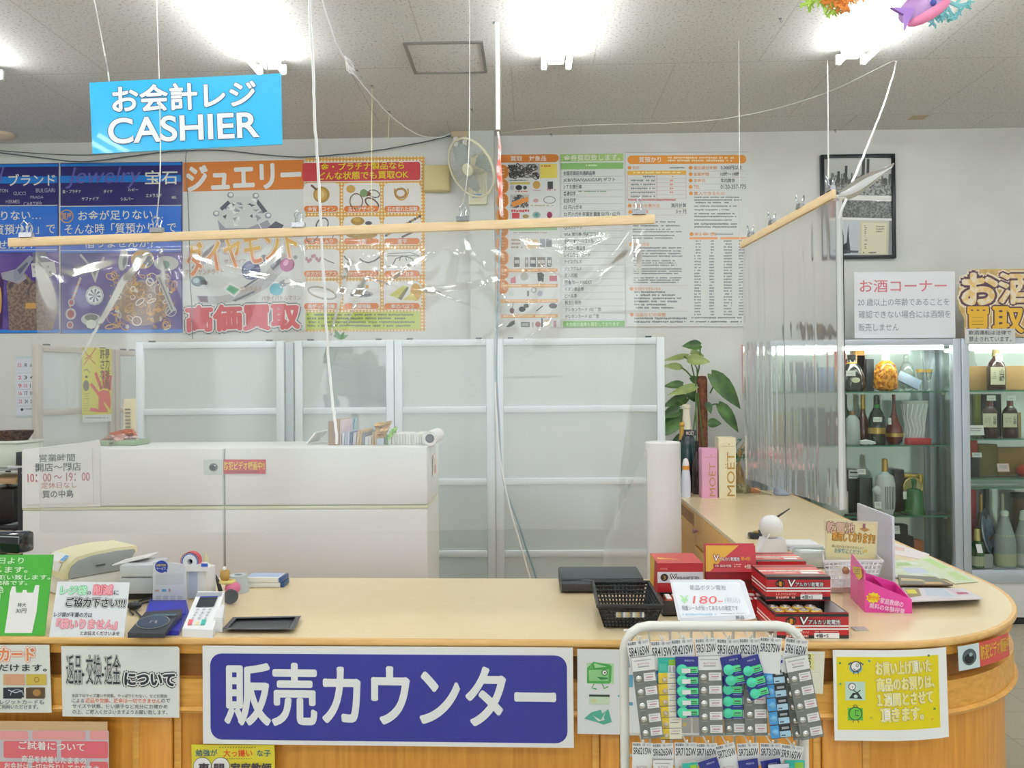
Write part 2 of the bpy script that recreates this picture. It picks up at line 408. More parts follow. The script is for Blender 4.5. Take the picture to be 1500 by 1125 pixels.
# cable that drops from the ceiling in front of the partition, and its run along the ceiling
cz = at_z(725, 27, CEIL-.004)
Yc = 4.12
rope('power_cable', 'grey cable running down from the red streamer along the partition seam', 'cable', [(734, 322, Yc), (732, 370, Yc), (730, 420, Yc), (727, 540, Yc), (731, 620, Yc), (737, 700, Yc), (757, 760, Yc), (787, 850, Yc)], .006, M('7f98a4', .5), .0006)
rope('phone_cord', 'thin white cord beside the grey cable at the partition seam', 'cord', [(725, 560, 4.10), (731, 660, 4.10), (745, 735, 4.10), (760, 790, 4.10), (777, 850, 4.10)], .005, M('e6e6e0', .5), .0006)
rope('cable_sleeve', 'white cable sleeve hanging straight down from the ceiling', 'cable cover', [at_z(728, 33, CEIL-.02), (729, 110, 4.0), (729.5, 190, 4.02)], .011, M('e8eae6', .4))
rope('streamer', 'twisted red and white streamer wrapped round the hanging cable', 'streamer', [(729.5, 193, 4.02), (732, 215, 4.03), (731, 245, 4.04), (733, 280, 4.05), (735, 318, 4.06)], [.006]*6+[.009]*6+[.015]*6+[.011]*6+[.004], noisy('streamer_print', 'd8604e', 'e8dcd8', 16, .42, .58, .4))
rope('wall_cable', 'thin dark blue cable sagging along the top of the wall', 'cable', [at_z(723, 32, CEIL-.004), (719, 60, 4.3), (708, 120, 5.0), (698, 160, 5.4), (690, 190, 5.66), (670, 196, 5.67), (630, 206, 5.67), (580, 216, 5.67), (540, 222, 5.67), (500, 226, 5.67), (440, 230, 5.67), (380, 226, 5.67), (320, 220, 5.67), (250, 222, 5.67), (190, 229, 5.67), (120, 237, 5.67), (60, 231, 5.67), (-20, 221, 5.67)], .004, dark, .002)
rope('wall_cable', 'upper thin dark cable running behind the blue hanging sign', 'cable', [(-20, 219, 5.68), (60, 225, 5.68), (130, 227, 5.68), (200, 222, 5.68), (272, 219, 5.68)], .003, dark, .001)
rope('wall_cable', 'thin dark cable hanging down over the orange jewellery poster', 'cable', [(273, 222, 5.67), (272, 250, 5.67), (275, 290, 5.67), (277, 340, 5.67), (278, 400, 5.67), (281, 450, 5.67), (282, 497, 5.67)], .003, M('6d7a80', .5), .001)
rope('ceiling_wire', 'white plastic cord with a tied bundle sagging to the wall sockets', 'cord', [at_z(470, -10, CEIL-.02), (490, 55, 3.95), (510, 95, 4.2), (540, 135, 4.6), (575, 172, 5.1), (612, 197, 5.5), (645, 201, 5.6), (672, 188, 5.62)], .004, cord, .002)
bun = MB(); R = random.Random(3)
for i in range(9):
    p = at_y(505, 82, 4.15); q = at_y(516+R.uniform(-4, 4), 104+R.uniform(-6, 6), 4.22); bun.tube([Vector((0, 0, 0)), (q-p)*.5+Vector((R.gauss(0, .01), R.gauss(0, .01), R.gauss(0, .01))), q-p], .0022, cord, 5)
solo('cord_bundle', 'frayed bundle of white cord tied to the ceiling hook', 'cord', bun, at_y(505, 82, 4.15))
rope('ceiling_wire', 'faint white cord strung across the ceiling to the white rope hook', 'cord', [(735, 195, 5.45), (775, 190, 5.3), (850, 184, 5.2), (910, 182, 5.15), (985, 180, 5.1), (1060, 174, 5.0), (1140, 158, 4.85), (1220, 132, 4.7), (1300, 93, 4.52), at_z(1312, 90, CEIL-.01)], .0028, M('cfcfc6', .5), .001)
rope('white_rope', 'white rope hanging from the ceiling to the end of the side curtain', 'rope', [at_z(1313, 90, CEIL-.005), (1307, 115, 4.2), (1290, 165, 3.5), (1270, 215, 2.9), (1252, 258, 2.4), (1240, 290, 2.26), (1229, 320, 2.27)], .0042, cord, .001)
rope('hanging_string', 'string holding the near end of the side curtain bar', 'string', [at_z(1212, 88, CEIL-.003), (1213, 180, 3.2), (1213.5, 262, 2.36)], .0022, M('d8d8d2', .5))
rope('hanging_string', 'string holding the far end of the side curtain bar', 'string', [at_z(1082, 60, CEIL-.003), (1083, 200, 3.2), (1084, 350, 3.13)], .0016, M('d0d0c8', .5))
rope('long_cord', 'long white cord hanging from the ceiling down to the files', 'cord', [at_z(452, -60, CEIL-.01), (454, 20, 3.2), (459, 110, 3.25), (461, 180, 3.3), (466, 250, 3.35), (470, 330, 3.4), (475, 420, 3.4), (481, 520, 3.4), (487, 590, 3.36), (492, 625, 3.345), (493, 650, 3.345)], .006, M('eff0ee', .5), .001)
for k, (x, y, y2, Y) in enumerate(((545, 128, 320, 4.75), (570, 168, 205, 5.2))):
    rope('ceiling_hook_string', ['yellowed string hanging from a ceiling hook before the red poster', 'short yellowed string on a small ceiling hook'][k], 'string', [at_z(x, y, CEIL-.004), (x-.5, (y+y2)/2, Y), (x-1, y2, Y)], .002, yel)
for k, (x, y) in enumerate(((523, 103), (545, 125), (570, 163), (691, 160), (807, 196), (1143, 27), (1223, 190))):
    p = at_z(x, y, CEIL); mb = MB().lathe([(.008, 0), (.008, -.004), (.003, -.006)], gm, 10).tube([(0, 0, 0), (0, 0, -.012), (.006, 0, -.02), (.01, 0, -.014), (.006, 0, -.008)], .0018, gm, 6)
    solo('ceiling_hook', 'small metal screw hook in the ceiling ' + ['beside the frayed cord bundle', 'above the longer yellowed string', 'above the shorter yellowed string', 'over the wall fan', 'over the price poster', 'before the ornaments', 'over the framed photos'][k], 'hook', mb, p, group='ceiling hooks')
# yellow stain patch, sockets, beige box, fan
p = at_z(1345, 172, CEIL-.0005); solo('tape_patch', 'small yellowed tape patch stuck on the ceiling', 'tape', MB().box((0, 0, -.001), (.11, .09, .002), M('b9a98a', .7)), p)
p = at_z(5, 196, CEIL); solo('smoke_detector', 'small round beige detector on the ceiling above the blue posters', 'detector', MB().lathe([(.07, 0), (.07, -.02), (.04, -.04), (0, -.042)], M('cdbfa4', .5), 20), p)
p = at_z(672, 186, CEIL); t = thing('ceiling_socket', 'small white twin socket fixed where ceiling meets column', 'socket', (p.x, WALL_Y-.1, CEIL))
part('socket_body', MB().box((0, 0, -.02), (.12, .06, .04), M('b9a98c', .6), .006), t)
for x in (-.03, .035): part('plug', MB().box((x, -.005, -.07), (.035, .04, .07), white, .006), t)
a, b2 = at_y(622, 245, WALL_Y), at_y(660, 282, WALL_Y)
t = thing('breaker_box', 'plain beige box mounted on the wall beside the fan', 'wall box', ((a.x+b2.x)/2, WALL_Y, (a.z+b2.z)/2))
be = M('cfc28f', .5); part('box_body', MB().box((0, -.03, 0), (b2.x-a.x, .06, a.z-b2.z), be, .006), t); part('box_cover', MB().box((0, -.064, 0), (b2.x-a.x-.012, .006, a.z-b2.z-.012), be, .003), t)
fanm = M('dedcc0', .4); gr = M('b4b8b0', .35)
fc = at_y(690, 246, WALL_Y-.34)
t = thing('wall_fan', 'cream round wall fan tilted down, mounted on the column', 'fan', fc)
nrm = Vector((-.62, -.6, -.52)).normalized(); fmx = frame(Vector((0, 0, 0)), nrm.cross(Vector((0, 0, 1))) * -1, nrm)
R_ = .2
part('rim', MB().tube([fmx @ Vector((R_*cos(2*pi*i/40), R_*sin(2*pi*i/40), 0)) for i in range(40)], .008, fanm, 8, True), t)
g = MB()
for i in range(60):
    a = 2*pi*i/60
    g.tube([fmx @ Vector((r*cos(a+.35*(1-r/R_)), r*sin(a+.35*(1-r/R_)), .035*(1-(r/R_)**2))) for r in (.045, .1, .15, R_)], .0011, gr, 4)
    if i % 2 == 0: g.tube([fmx @ Vector((r*cos(a), r*sin(a), -.07*(1-(r/R_)**3))) for r in (.05, .12, .17, R_)], .0011, gr, 4)
part('grille', g, t)
part('hub_cap', MB().lathe([(.042, .028), (.042, .04), (.036, .046), (0, .047)], fanm, 24, fmx), t)
for k in range(3):
    b_ = MB(); a0 = 2*pi*k/3; pts = []
    for r, d0, d1 in ((.03, -.25, .25), (.09, -.5, .55), (.15, -.55, .5), (.175, -.3, .2)): pts.append([(r*cos(a0+q), r*sin(a0+q), -.02+.02*q) for q in (d0, 0, d1)])
    vs = [p for row in pts for p in row]; b_.add(vs, [(i*3+j, i*3+j+1, i*3+j+4, i*3+j+3) for i in range(3) for j in range(2)], M('a9b8b8', .3, trans=.3), fmx); part('blade', b_, t)
part('motor', MB().lathe([(.02, -.02), (.06, -.03), (.068, -.09), (.05, -.16), (.02, -.18)], fanm, 20, fmx), t)
bk = fmx @ Vector((0, 0, -.13)); wl = Vector((.03, WALL_Y-.125-fc.y, .02))
part('bracket_arm', MB().tube([bk, bk+Vector((.03, .06, -.03)), wl], .018, fanm, 10), t)
part('wall_plate', MB().box((wl.x, wl.y-.005, wl.z-.05), (.13, .03, .34), fanm, .012), t)
part('control_label', MB().box((wl.x-.005, wl.y-.022, wl.z-.16), (.06, .003, .025), M('5f93c4', .4)), t)
# ------------------------------------------------------------ posters on the back wall
WP, WN = (0, WALL_Y-.003, 0), (0, -1, 0)
PAPER = M('d6d9d6', .35, spec=.5); WHT = M('e4e4e0', .4); BLK = M('2c3038', .5); GRYT = M('6a7078', .5); ORG = M('d07a2a', .4); RED = M('c23a42', .4)
NAVY = M('26206a', .25, coat=.6); SKY = M('1478d0', .25, coat=.6); GOLD = M('c99a55', .4); SILV = M('b9bbb8', .35); PALE = M('d8dcd0', .4)
def jewel_heap(s, seed, n, box, cols, L=3, rmin=2, rmax=9):
    R = random.Random(seed); x0, y0, x1, y1 = box
    for i in range(n):
        x, y = R.uniform(x0, x1), R.uniform(y0, y1); rx = R.uniform(rmin, rmax); ry = rx*R.uniform(.35, 1); m = R.choice(cols)
        if R.random() < .6: s.ring(x, y, rx, ry, R.uniform(.8, 1.8), m, L+(i % 4), 14, R.uniform(0, pi))
        else: s.ell(x, y, rx*.5, ry*.4, m, L+(i % 4), 8, R.uniform(0, pi))
blue_band = gradient('poster_blue_band', [(0, '3a62c8'), (.5, '2a6cd0'), (1, '1a6ed2')], 1, -.1, .3, .25, .6)
purple = noisy('poster_purple', '2e2478', '6a5298', 3.5, .35, .7, .25)
def blue_poster(dx, left=False):
    x0, x1 = (-94, 84) if left else (86.5, 265); bx0, bx1 = (-90, 88) if left else (91, 267); yo = 2 if left else 0
    s = Sign((x0, 239+yo), (x1, 239-2+yo), (bx0, 488.5+yo*.3), WP, WN, NAVY)
    cx = (x0+x1)/2
    s.rect(x0+1.5, 239+yo, x1+1, 243+yo, SKY); s.rect(x0+1.5, 257+yo, x1, 267+yo, SKY); s.rect(x0+2, 301, x1+.5, 370, blue_band)
    s.rect(x0+2, 301, x1+.5, 302.2, PALE, 2); s.rect(x0+2, 366, x1+.5, 367, PALE, 2); s.rect(x0+3, 371, bx1-1.5, 483, purple, 2); s.rect(bx0+.5, 483, bx1, 488, SKY, 3)
    return s
s = blue_poster(0)
s.text('Jewelry', 100, 245, 205, 276, M('5a5aa8', .4), 0, 2, shear=.25)
s.text('宝石', 213, 250, 260, 270, PALE, .012)
for tx, b in (('金・プラチナ', (92, 278, 119, 283)), ('ダイヤ', (152, 278, 165, 283)), ('ルビー', (188, 276, 203, 280)), ('エメラルド', (214, 284, 237, 289)), ('サファイア', (120, 289, 145, 294)), ('シルバー', (177, 289, 196, 294)), ('etc.', (252, 287, 259, 291))): s.text(tx, *b, PALE, .01)
s.ring(98, 317, 10, 10, 1.6, GOLD, 3); s.text('質屋', 91, 312, 105, 322, GOLD, .02)
s.text('お金が足りない…', 115, 308, 239, 322, PALE, .012, 3, 0.6); s.text('そんな時「質預かり」で', 95, 327, 258, 342, PALE, .008, 3, .6); s.text('借りませんか？', 124, 350, 226, 363, PALE, .008, 3)
for a, b in (((119, 374), (136, 394)), ((152, 378), (142, 396))):
    for i in range(9): s.ell(a[0]+(b[0]-a[0])*i/8, a[1]+(b[1]-a[1])*i/8, 1.9, 1.9, SILV, 4, 8)
s.poly([(131, 394), (147, 392), (140, 415)], SILV, 4); s.poly([(135, 396), (143, 395), (139, 406)], M('6d6f7a'), 5)
s.ell(139, 433, 13.5, 14.5, SILV, 5, 12); s.ell(139, 433, 11, 12, M('dfe6e6'), 6, 8)
for i in range(8): s.poly([(139, 433), (139+9*cos(i*pi/4), 433+10*sin(i*pi/4)), (139+9*cos(i*pi/4+.35), 433+10*sin(i*pi/4+.35))], M('5f6c78'), 7)
for i in range(14): s.ell(118-i*1.15, 408+i*3.1, 1.8, 2.2, [SILV, GOLD][i % 2], 4, 8)
for i, (x, y, r) in enumerate(((105, 443, 5), (104, 460, 8), (103, 476, 5))): s.ell(x, y, r, r*1.1, SILV, 4, 12); s.ell(x, y, r*.65, r*.75, M('96324e'), 5, 10)
s.ell(134, 468, 15, 9, SILV, 4, 16); s.ell(134, 465, 10, 5, M('5c645c'), 5, 12); s.ell(134, 475, 8, 7, PALE, 6, 8)
s.ell(181, 381, 7, 16, SILV, 5, 16, .15); s.ell(183, 383, 3, 10, GRYT, 6, 12, .15)
s.ell(209, 380, 17, 14, M('b8a888'), 5, 18); s.ring(207, 380, 14, 11, 3, GOLD, 6); s.ell(217, 382, 7, 8, GRYT, 7)
s.ell(244, 386, 18, 11, SILV, 5, 18); s.ell(243, 388, 6, 6, M('4d8078'), 6)
s.ell(209, 444, 42, 33, M('8a7060', .4), 3, 20)
jewel_heap(s, 5, 150, (162, 402, 256, 480), [GOLD, M('b48a5c'), SILV, M('dcd6c8'), M('8f6a44'), GOLD], 5)
s.poly([(229, 403), (237, 402), (258, 455), (251, 457)], SILV, 9); s.poly([(232, 406), (235, 406), (254, 454), (252, 454)], GRYT, 10)
s.done('poster', 'glossy blue poster with white heading over a heap of gold jewellery and a diamond pendant', 'poster', 'wall posters')
s = blue_poster(0, True)
s.text('ブランド', 13, 255, 81, 272, PALE, .012); s.text('Brand', -70, 245, 3, 276, M('5a5aa8'), 0, 2, shear=.25)
for tx, b in (('VUITTON', (-14, 277, 12, 282)), ('GUCCI', (20, 281, 38, 286)), ('BULGARI', (53, 276, 81, 282)), ('PRADA', (45, 287, 64, 291)), ('HERMES', (9, 293, 29, 298)), ('CARTIER', (35, 296, 62, 301))): s.text(tx, *b, M('a8a8c0'), .005)
s.text('お金が足りない…', -62, 309, 60, 323, PALE, .012, 3, .6); s.text('そんな時「質預かり」で', -82, 329, 81, 344, PALE, .008, 3, .6); s.text('借りませんか？', -50, 352, 50, 365, PALE, .008, 3)
brn = noisy('poster_bag_brown', '6a5850', '8a7668', 60, .45, .55, .4); s.poly([(10, 415), (30, 392), (46, 410), (60, 418), (80, 430), (84, 455), (78, 484), (14, 484)], brn, 4)
s.poly([(12, 420), (28, 396), (43, 414), (40, 418), (28, 403), (16, 424)], M('4c4048'), 5); s.rect(38, 444, 53, 452, GOLD, 6); s.ring(58, 432, 18, 22, 2.5, M('50444c'), 5, 16, 0, pi, 2*pi)
s.poly([(46, 386), (80, 383), (83, 400), (76, 405), (48, 406)], M('c8c8c4'), 5); [s.ell(50+7*(i % 4)+(i//4)*3, 391+8*(i//4), 2, 2, M('90949c'), 6, 8) for i in range(8)]
s.poly([(48, 370), (66, 368), (74, 384), (48, 386)], M('6a6a78'), 4); s.poly([(2, 400), (30, 393), (40, 408), (28, 416), (4, 409)], M('9a9aa4'), 6)
s.poly([(20, 398), (44, 374), (50, 378), (30, 410), (22, 412)], M('8c8ea0'), 7); s.poly([(26, 396), (40, 384), (42, 386), (30, 402)], M('585a70'), 8)
s.poly([(-60, 400), (-10, 396), (6, 410), (4, 480), (-62, 482)], M('3a1c50'), 4); s.ell(0, 440, 3, 20, GOLD, 5)
s.done('poster', 'glossy blue poster with white heading over brown and silver handbags', 'poster', 'wall posters')
# jewellery poster
s = Sign((268, 236.5), (444.5, 232.5), (272, 487), WP, WN, PAPER)
s.rect(268.5, 236, 445, 279, ORG); s.text('ジュエリー', 274, 241, 440, 277, WHT, .045, 2, 1.0)
c1, c2, c3, c4 = M('d0d2d0'), M('9b9ca6'), M('5e5f6c'), M('e6e8e6')
dia = [(322, 305), (343, 288), (378, 289), (396, 313), (390, 322), (364, 334), (330, 334), (318, 318)]
s.poly(dia, c1, 2); R = random.Random(4)
for i in range(34):
    x, y = R.uniform(330, 382), R.uniform(294, 326); a = R.uniform(0, 6.28); r = R.uniform(5, 15)
    s.poly([(x, y), (x+r*cos(a), y+r*.7*sin(a)), (x+r*.7*cos(a+.8), y+r*.5*sin(a+.8))], [c2, c4, c3, c4, c2][i % 5], 3+i % 4)
s.poly([(322, 305), (334, 294), (338, 298), (326, 309)], c3, 8); s.poly([(378, 292), (392, 310), (386, 312), (376, 298)], c3, 8)
for x, y in ((338, 286), (375, 287), (317, 313), (393, 316)): s.ell(x, y, 5, 4.5, c2, 8, 10); s.ell(x+.5, y-.5, 3, 2.6, c4, 9, 10)
s.poly([(319, 322), (330, 334), (364, 334), (378, 328), (384, 338), (322, 340)], c2, 2); s.poly([(380, 328), (392, 322), (398, 332), (386, 338)], c2, 2); s.poly([(392, 334), (404, 324), (416, 330), (412, 336)], c3, 4)
s.poly([(280, 393), (302, 367), (330, 345), (345, 345), (320, 365), (298, 388), (284, 394)], M('8a8890'), 2); s.poly([(290, 390), (320, 358), (338, 352), (305, 385)], M('b8b4bc'), 3)
s.poly([(287, 433), (322, 434), (350, 428), (380, 410), (400, 388), (420, 372), (430, 376), (412, 400), (392, 422), (360, 438), (320, 446), (292, 444)], M('b4b4b8'), 2)
s.poly([(290, 434), (304, 434), (305, 443), (294, 442)], M('5a3c48'), 3); s.poly([(340, 440), (372, 426), (374, 428), (345, 442)], c3, 3); s.poly([(396, 390), (410, 378), (413, 384), (400, 396)], c3, 3); s.poly([(357, 420), (384, 402), (386, 404), (359, 422)], c3, 3)
s.ell(291, 412, 11, 8, M('5f7a80'), 5, 14); s.ell(288, 411, 5, 4, M('a8c0c0'), 6); s.ell(299, 415, 5, 5, M('3c424c'), 6); s.ell(299, 421, 6, 4, c1, 6)
s.poly([(331, 424), (337, 417), (351, 424), (343, 432)], M('6bb890'), 6); s.poly([(334, 424), (338, 420), (347, 424), (342, 429)], M('3f9f70'), 7); s.poly([(326, 424), (337, 413), (356, 424), (344, 436)], c4, 5)
s.ell(368, 396, 14, 14, M('3c4878'), 6, 18); s.ell(366, 391, 8, 4, M('8490b8'), 7, 14, -.3); s.ell(387, 380, 5, 7, c3, 5); s.ell(369, 404, 2, 2, c4, 8); s.ell(390, 377, 3, 3, M('8c8088'), 6)
s.ell(421, 388, 11, 10, M('a63c78'), 6, 18, -.5); s.ell(419, 385, 3.5, 5, M('d890b8'), 7, 12, .5); s.ell(433, 377, 3, 3, c2, 7)
s.ell(405, 424, 10, 9, M('62b8c8'), 6, 16); s.ell(418, 414, 11, 5, c2, 5, 12, -.4); s.ell(423, 411, 7, 3, c4, 6, 12, -.4); [s.ell(412+R.uniform(-6, 18), 414+R.uniform(-6, 8), 1.3, 1.3, c4, 7, 6) for i in range(14)]
s.text('ダイヤモンド', 273, 344, 437, 391, gradient('diamond_letters', [(0, 'd87828'), (.5, 'e0b820'), (1, 'd88028')], 1, -.09, .08, .4), .03, 10, 9, out=M('f0e4d8'), out_w=.045, out2=M('d8b8a0'))
for tx, b in (('アレキサンドライト', (272, 395, 328, 402)), ('サファイア', (329, 380, 361, 386)), ('ルビー', (406, 371, 425, 377)), ('エメラルド', (352, 420, 384, 427)), ('パライバトルマリン', (384, 433, 441, 440))): s.text(tx, *b, M('b08868'), .01, 9)
s.text('高価買取', 274, 447, 438, 483, M('c83a48'), .055, 11, .6, out=WHT, out_w=.05, out2=M('555c60'))
s.done('poster', 'white poster with an orange banner, big diamond ring and red bold characters', 'poster', 'wall posters')
# any-condition poster
def dots(name, base, dot):
    m, n, l, b, o = nodes_mat(name); tc = n.new('ShaderNodeTexCoord'); v = n.new('ShaderNodeTexVoronoi'); v.inputs['Scale'].default_value = 42; v.inputs['Randomness'].default_value = 0
    rp = n.new('ShaderNodeValToRGB'); e = rp.color_ramp.elements; e[0].color = lin(dot, GAIN); e[0].position = .27; e[1].color = lin(base, GAIN); e[1].position = .34
    l.new(tc.outputs['Object'], v.inputs[0]); l.new(v.outputs['Distance'], rp.inputs[0]); l.new(rp.outputs[0], b.inputs['Base Color']); return m
s = Sign((446.5, 231), (621.5, 229), (448.5, 486), WP, WN, dots('orange_dots', 'd8a24a', 'efe0c0'))
s.rr(444.5, 236.5, 617, 266, 4, WHT, 1); s.rr(443, 238, 615.5, 265, 4, RED, 2)
s.text('金・プラチナ製品なら', 470, 238, 592, 249, M('ddd020'), .028, 3, .6); s.text('どんな状態でも買取OK', 466, 251, 598, 262.5, M('ddd020'), .028, 3, .6)
names = [['金貨・コイン', '古いデザイン', '石の取れた指輪'], ['ネーム入り', '金歯', '喜平'], ['片方だけピアス', '切れたネックレス', '金縁メガネ'], ['曲がった指輪', '結婚指輪', '金のべぼう']]
G1, G2, BR, DK = M('c8a050'), M('a88840'), M('6a4830'), M('585860')
for r in range(4):
    for c in range(3):
        x0, x1 = ((444.5, 497.5), (503, 557), (562, 617))[c]; y0, y1 = ((268, 311.5), (317, 359), (365, 406.5), (412, 454))[r]
        s.rr(x0, y0, x1, y1, 8, WHT, 2); s.rr(x0+1, y1-10, x1-2, y1-1, 5, M('d87c34'), 4)
        tx = names[r][c]; tw = min(len(tx)*6.6, 44); xm = (x0+x1)/2; s.text(tx, xm-tw/2, y1-8.6, xm+tw/2, y1-2, WHT, .03, 5)
        ym = (y0+y1-9)/2
        if (r, c) == (0, 0): s.ell(xm, ym, 12, 12, G2, 3); s.ell(xm-1, ym, 9, 9, G1, 4); s.ell(xm-1, ym, 5, 6, M('d8c080'), 5); s.line([(xm-15, ym-14), (xm-7, ym-7)], 3, BR, 3)
        elif (r, c) == (0, 1): s.ring(522, 295, 10, 12, 1.6, BR, 4); s.ring(548, 284, 9, 6, 1.6, DK, 3, rot=.3); s.ring(545, 298, 12, 7, 2.2, BR, 3, rot=.6); s.ell(514, 277, 7, 6, G1, 5, 8); s.ell(533, 283, 6, 6, M('7a9868'), 5, 8); s.ell(536, 284, 8, 4, BR, 4, 9)
        elif (r, c) == (0, 2): s.ring(588, 280, 11, 14, 2.4, G1, 4, 24, 0, -.3, pi+.3); s.ring(587, 283, 9, 8, 3, BR, 4); s.ring(587, 283, 8, 7, 1.5, G1, 5)
        elif (r, c) == (1, 0): s.ring(472, 330, 9, 12, 1.8, DK, 4, rot=.5); s.ring(458, 345, 8, 12, 1.5, DK, 4, rot=.7); s.ring(480, 347, 8, 12, 1.5, DK, 4, rot=.6)
        elif (r, c) == (1, 1): s.ell(524, 324, 10, 6, G2, 4); s.ell(523, 322, 6, 3.5, G1, 5); s.ell(540, 327, 5, 3, DK, 4); s.ell(530, 344, 23, 6, G2, 4); s.ell(522, 342, 8, 3, M('e0d4a8'), 5); s.ell(541, 341, 7, 3, G1, 5)
        elif (r, c) == (1, 2):
            for i in range(15): s.ell(566+i*3.5, 345-i*2.0, 2.3, 2, [DK, G2][i % 2], 4, 8); s.ell(590+i*1.9, 347-i*.9, 2, 1.6, [BR, DK][i % 2], 5, 8)
        elif (r, c) == (2, 0): [s.ell(449+i*3, 379+4*sin(i*1.3)-i*.2, 2.2, 3, M('b08088'), 4, 8) for i in range(8)]; s.line([(473, 378), (480, 382), (490, 386)], 1.3, DK, 4)
        elif (r, c) == (2, 1): s.line([(504, 375), (507, 379), (512, 382)], 2, DK, 4); s.line([(527, 379), (532, 383), (540, 385), (549, 382), (557, 376)], 2, DK, 4)
        elif (r, c) == (2, 2): s.line([(567, 375), (614, 375)], 1, DK, 4); s.line([(575, 389), (580, 379), (592, 375), (604, 379), (608, 390)], 1.4, DK, 4); s.line([(587, 377), (585, 382)], 1.2, DK, 4); s.line([(594, 377), (596, 382)], 1.2, DK, 4); s.line([(568, 372), (600, 370), (614, 374)], .8, DK, 4)
        elif (r, c) == (3, 0): s.ring(472, 429, 22, 9, 2.6, M('7a7468'), 4, 28, .25); s.ring(472, 428.5, 21, 8.5, 1, M('c8c0a8'), 5, 28, .25)
        elif (r, c) == (3, 1): s.ell(530, 431, 17, 5, M('b0b0b0'), 4); [s.ell(516+i*4.2, 432+(i % 2), 2.6, 2.4, M('70707a'), 5, 8) for i in range(7)]; [s.ell(526+i*4, 420+(i % 3)*3, 2.6, 3, [M('9a9a9a'), G1][i % 2], 6, 7) for i in range(4)]
        else: s.poly([(570, 433), (590, 418), (600, 420), (583, 437)], M('c8c860'), 4); s.poly([(583, 437), (596, 420), (599, 422), (588, 440)], M('707048'), 5); s.ell(609, 428, 8, 13, M('d0a448'), 5); s.poly([(590, 440), (603, 428), (612, 440)], M('d8d070'), 6)
s.rect(447.5, 457, 616, 483, M('b4c43a'), 2); s.bars(450, 459.5, 614, 481, 4, M('5c6c30'), 7, 4, .62, .15)
s.done('poster', 'orange dotted poster with a red yellow-lettered banner and twelve jewellery pictures', 'poster', 'wall posters')
# price list: goods bought
s = Sign((731.5, 227), (818.5, 226), (735, 480), WP, WN, PAPER)
s.rr(728.5, 226.5, 818.5, 238, 5.5, ORG, 1); s.text('買取', 748, 229, 765, 236, WHT, .03); s.text('対象品', 775, 228.5, 800, 236, WHT, .03)
for i in range(9): s.rr(727, 241+i*21, 745+.4*(i > 5), 263+i*21, 9, [M('e8a868'), M('e8a868')][i % 2], 1); s.rr(730, 242+i*21, 744, 262+i*21, 9, M('cc7c2c'), 2); s.bars(735, 246+i*21, 739, 258+i*21, 3, M('e0c090'), i, 3, .6, 0)
s.rect(746, 240, 791, 261, M('b4b4b0'), 2); jewel_heap(s, 9, 60, (747, 243, 789, 259), [M('2c2c30'), M('3c3a3a'), M('58544c')], 3, 2, 6); s.rect(791, 240, 816, 261, M('e0d060'), 2); s.bars(793, 242, 815, 260, 4, M('c87838'), 3)
s.rect(747, 267, 776, 270, M('c8c060'), 3); s.bars(746, 263.5, 775, 266, 1, BLK, 4); s.ell(750, 275, 3, 4, SILV, 3, 10); s.ell(760, 275, 5, 4, M('303038'), 3, 10); s.ell(769, 275, 3, 3, M('404848'), 3, 8); s.ell(786, 271, 5.5, 6, G1, 3); s.rect(802, 266, 810, 277, M('404044'), 3)
s.bars(755, 279.5, 776, 282.5, 1, RED, 5); s.bars(781, 278, 795, 281, 1, M('c890a8'), 6); s.bars(801, 277, 815, 281, 1, M('c06088'), 8)
s.rect(747, 285, 775, 305, M('c0c0bc'), 2); jewel_heap(s, 12, 60, (748, 286, 774, 304), [M('38383c'), M('58585c')], 3, 1.5, 4); s.poly([(749, 297), (773, 288), (774, 295), (751, 304)], M('dc9040'), 9)
s.ell(785, 294, 4, 3, M('c8a0a0'), 3, 8); s.ring(805, 293, 9, 5.5, 1, M('78787c'), 3); s.bars(777, 300, 815, 304, 1, M('b8a888'), 9)
s.bars(749, 307, 775, 312, 1, RED, 10, 3, .8, 0); s.rect(750, 312, 761, 320, RED, 3); s.ell(770, 317, 5, 3, M('a08858'), 3, 8); s.ell(786, 315, 6, 5, M('98a8a0'), 3, 10); s.ell(786, 315, 3, 3, M('509088'), 4, 8); s.ell(805, 315, 4, 5, M('8c2450'), 3, 10)
s.bars(750, 329, 812, 332, 1, M('c06060'), 11); s.rect(746, 334, 816, 337.5, M('88b880'), 3); s.bars(752, 340, 808, 343, 1, M('a09070'), 12)
s.bars(749, 350, 766, 366, 3, M('a08868'), 13); s.rect(770, 351, 789, 364, M('dcc8a0'), 3); s.rect(791, 350, 799, 362, M('8a9098'), 3); s.rect(800, 350, 808, 362, M('787c84'), 3)
for i, (x, w) in enumerate(((753, 8), (769, 5), (776, 9), (787, 12), (801, 7))): s.rect(x, 377, x+w, 391, [M('60605c'), M('908c88'), M('505458'), M('807870'), M('606468')][i], 3); s.rect(x+1, 381, x+w-1, 386, M('c8c4bc'), 4)
for y in (393.5, 416, 438.5, 460.5): s.rect(734, y, 817, y+5, M('dc9c54'), 3); s.bars(737, y+.8, 815, y+4.2, 1, M('f0d0a0'), int(y), 4, .9, .05)
s.poly([(748, 408), (755, 405), (756, 415), (748, 415)], M('c05868'), 3); s.ell(768, 405, 6, 6, M('a8a498'), 3); s.poly([(787, 400), (793, 399), (797, 402), (796, 413), (788, 412)], M('303034'), 3); s.rect(805, 404, 816, 412, M('a83048'), 3)
s.rect(772, 426, 775, 434, M('484840'), 3); s.ring(782, 425, 4, 4, 1, GRYT, 3); s.ell(791, 430, 4, 4, M('b0b8c8'), 3); s.ell(749, 430, 4, 4, M('c0d0c0'), 3)
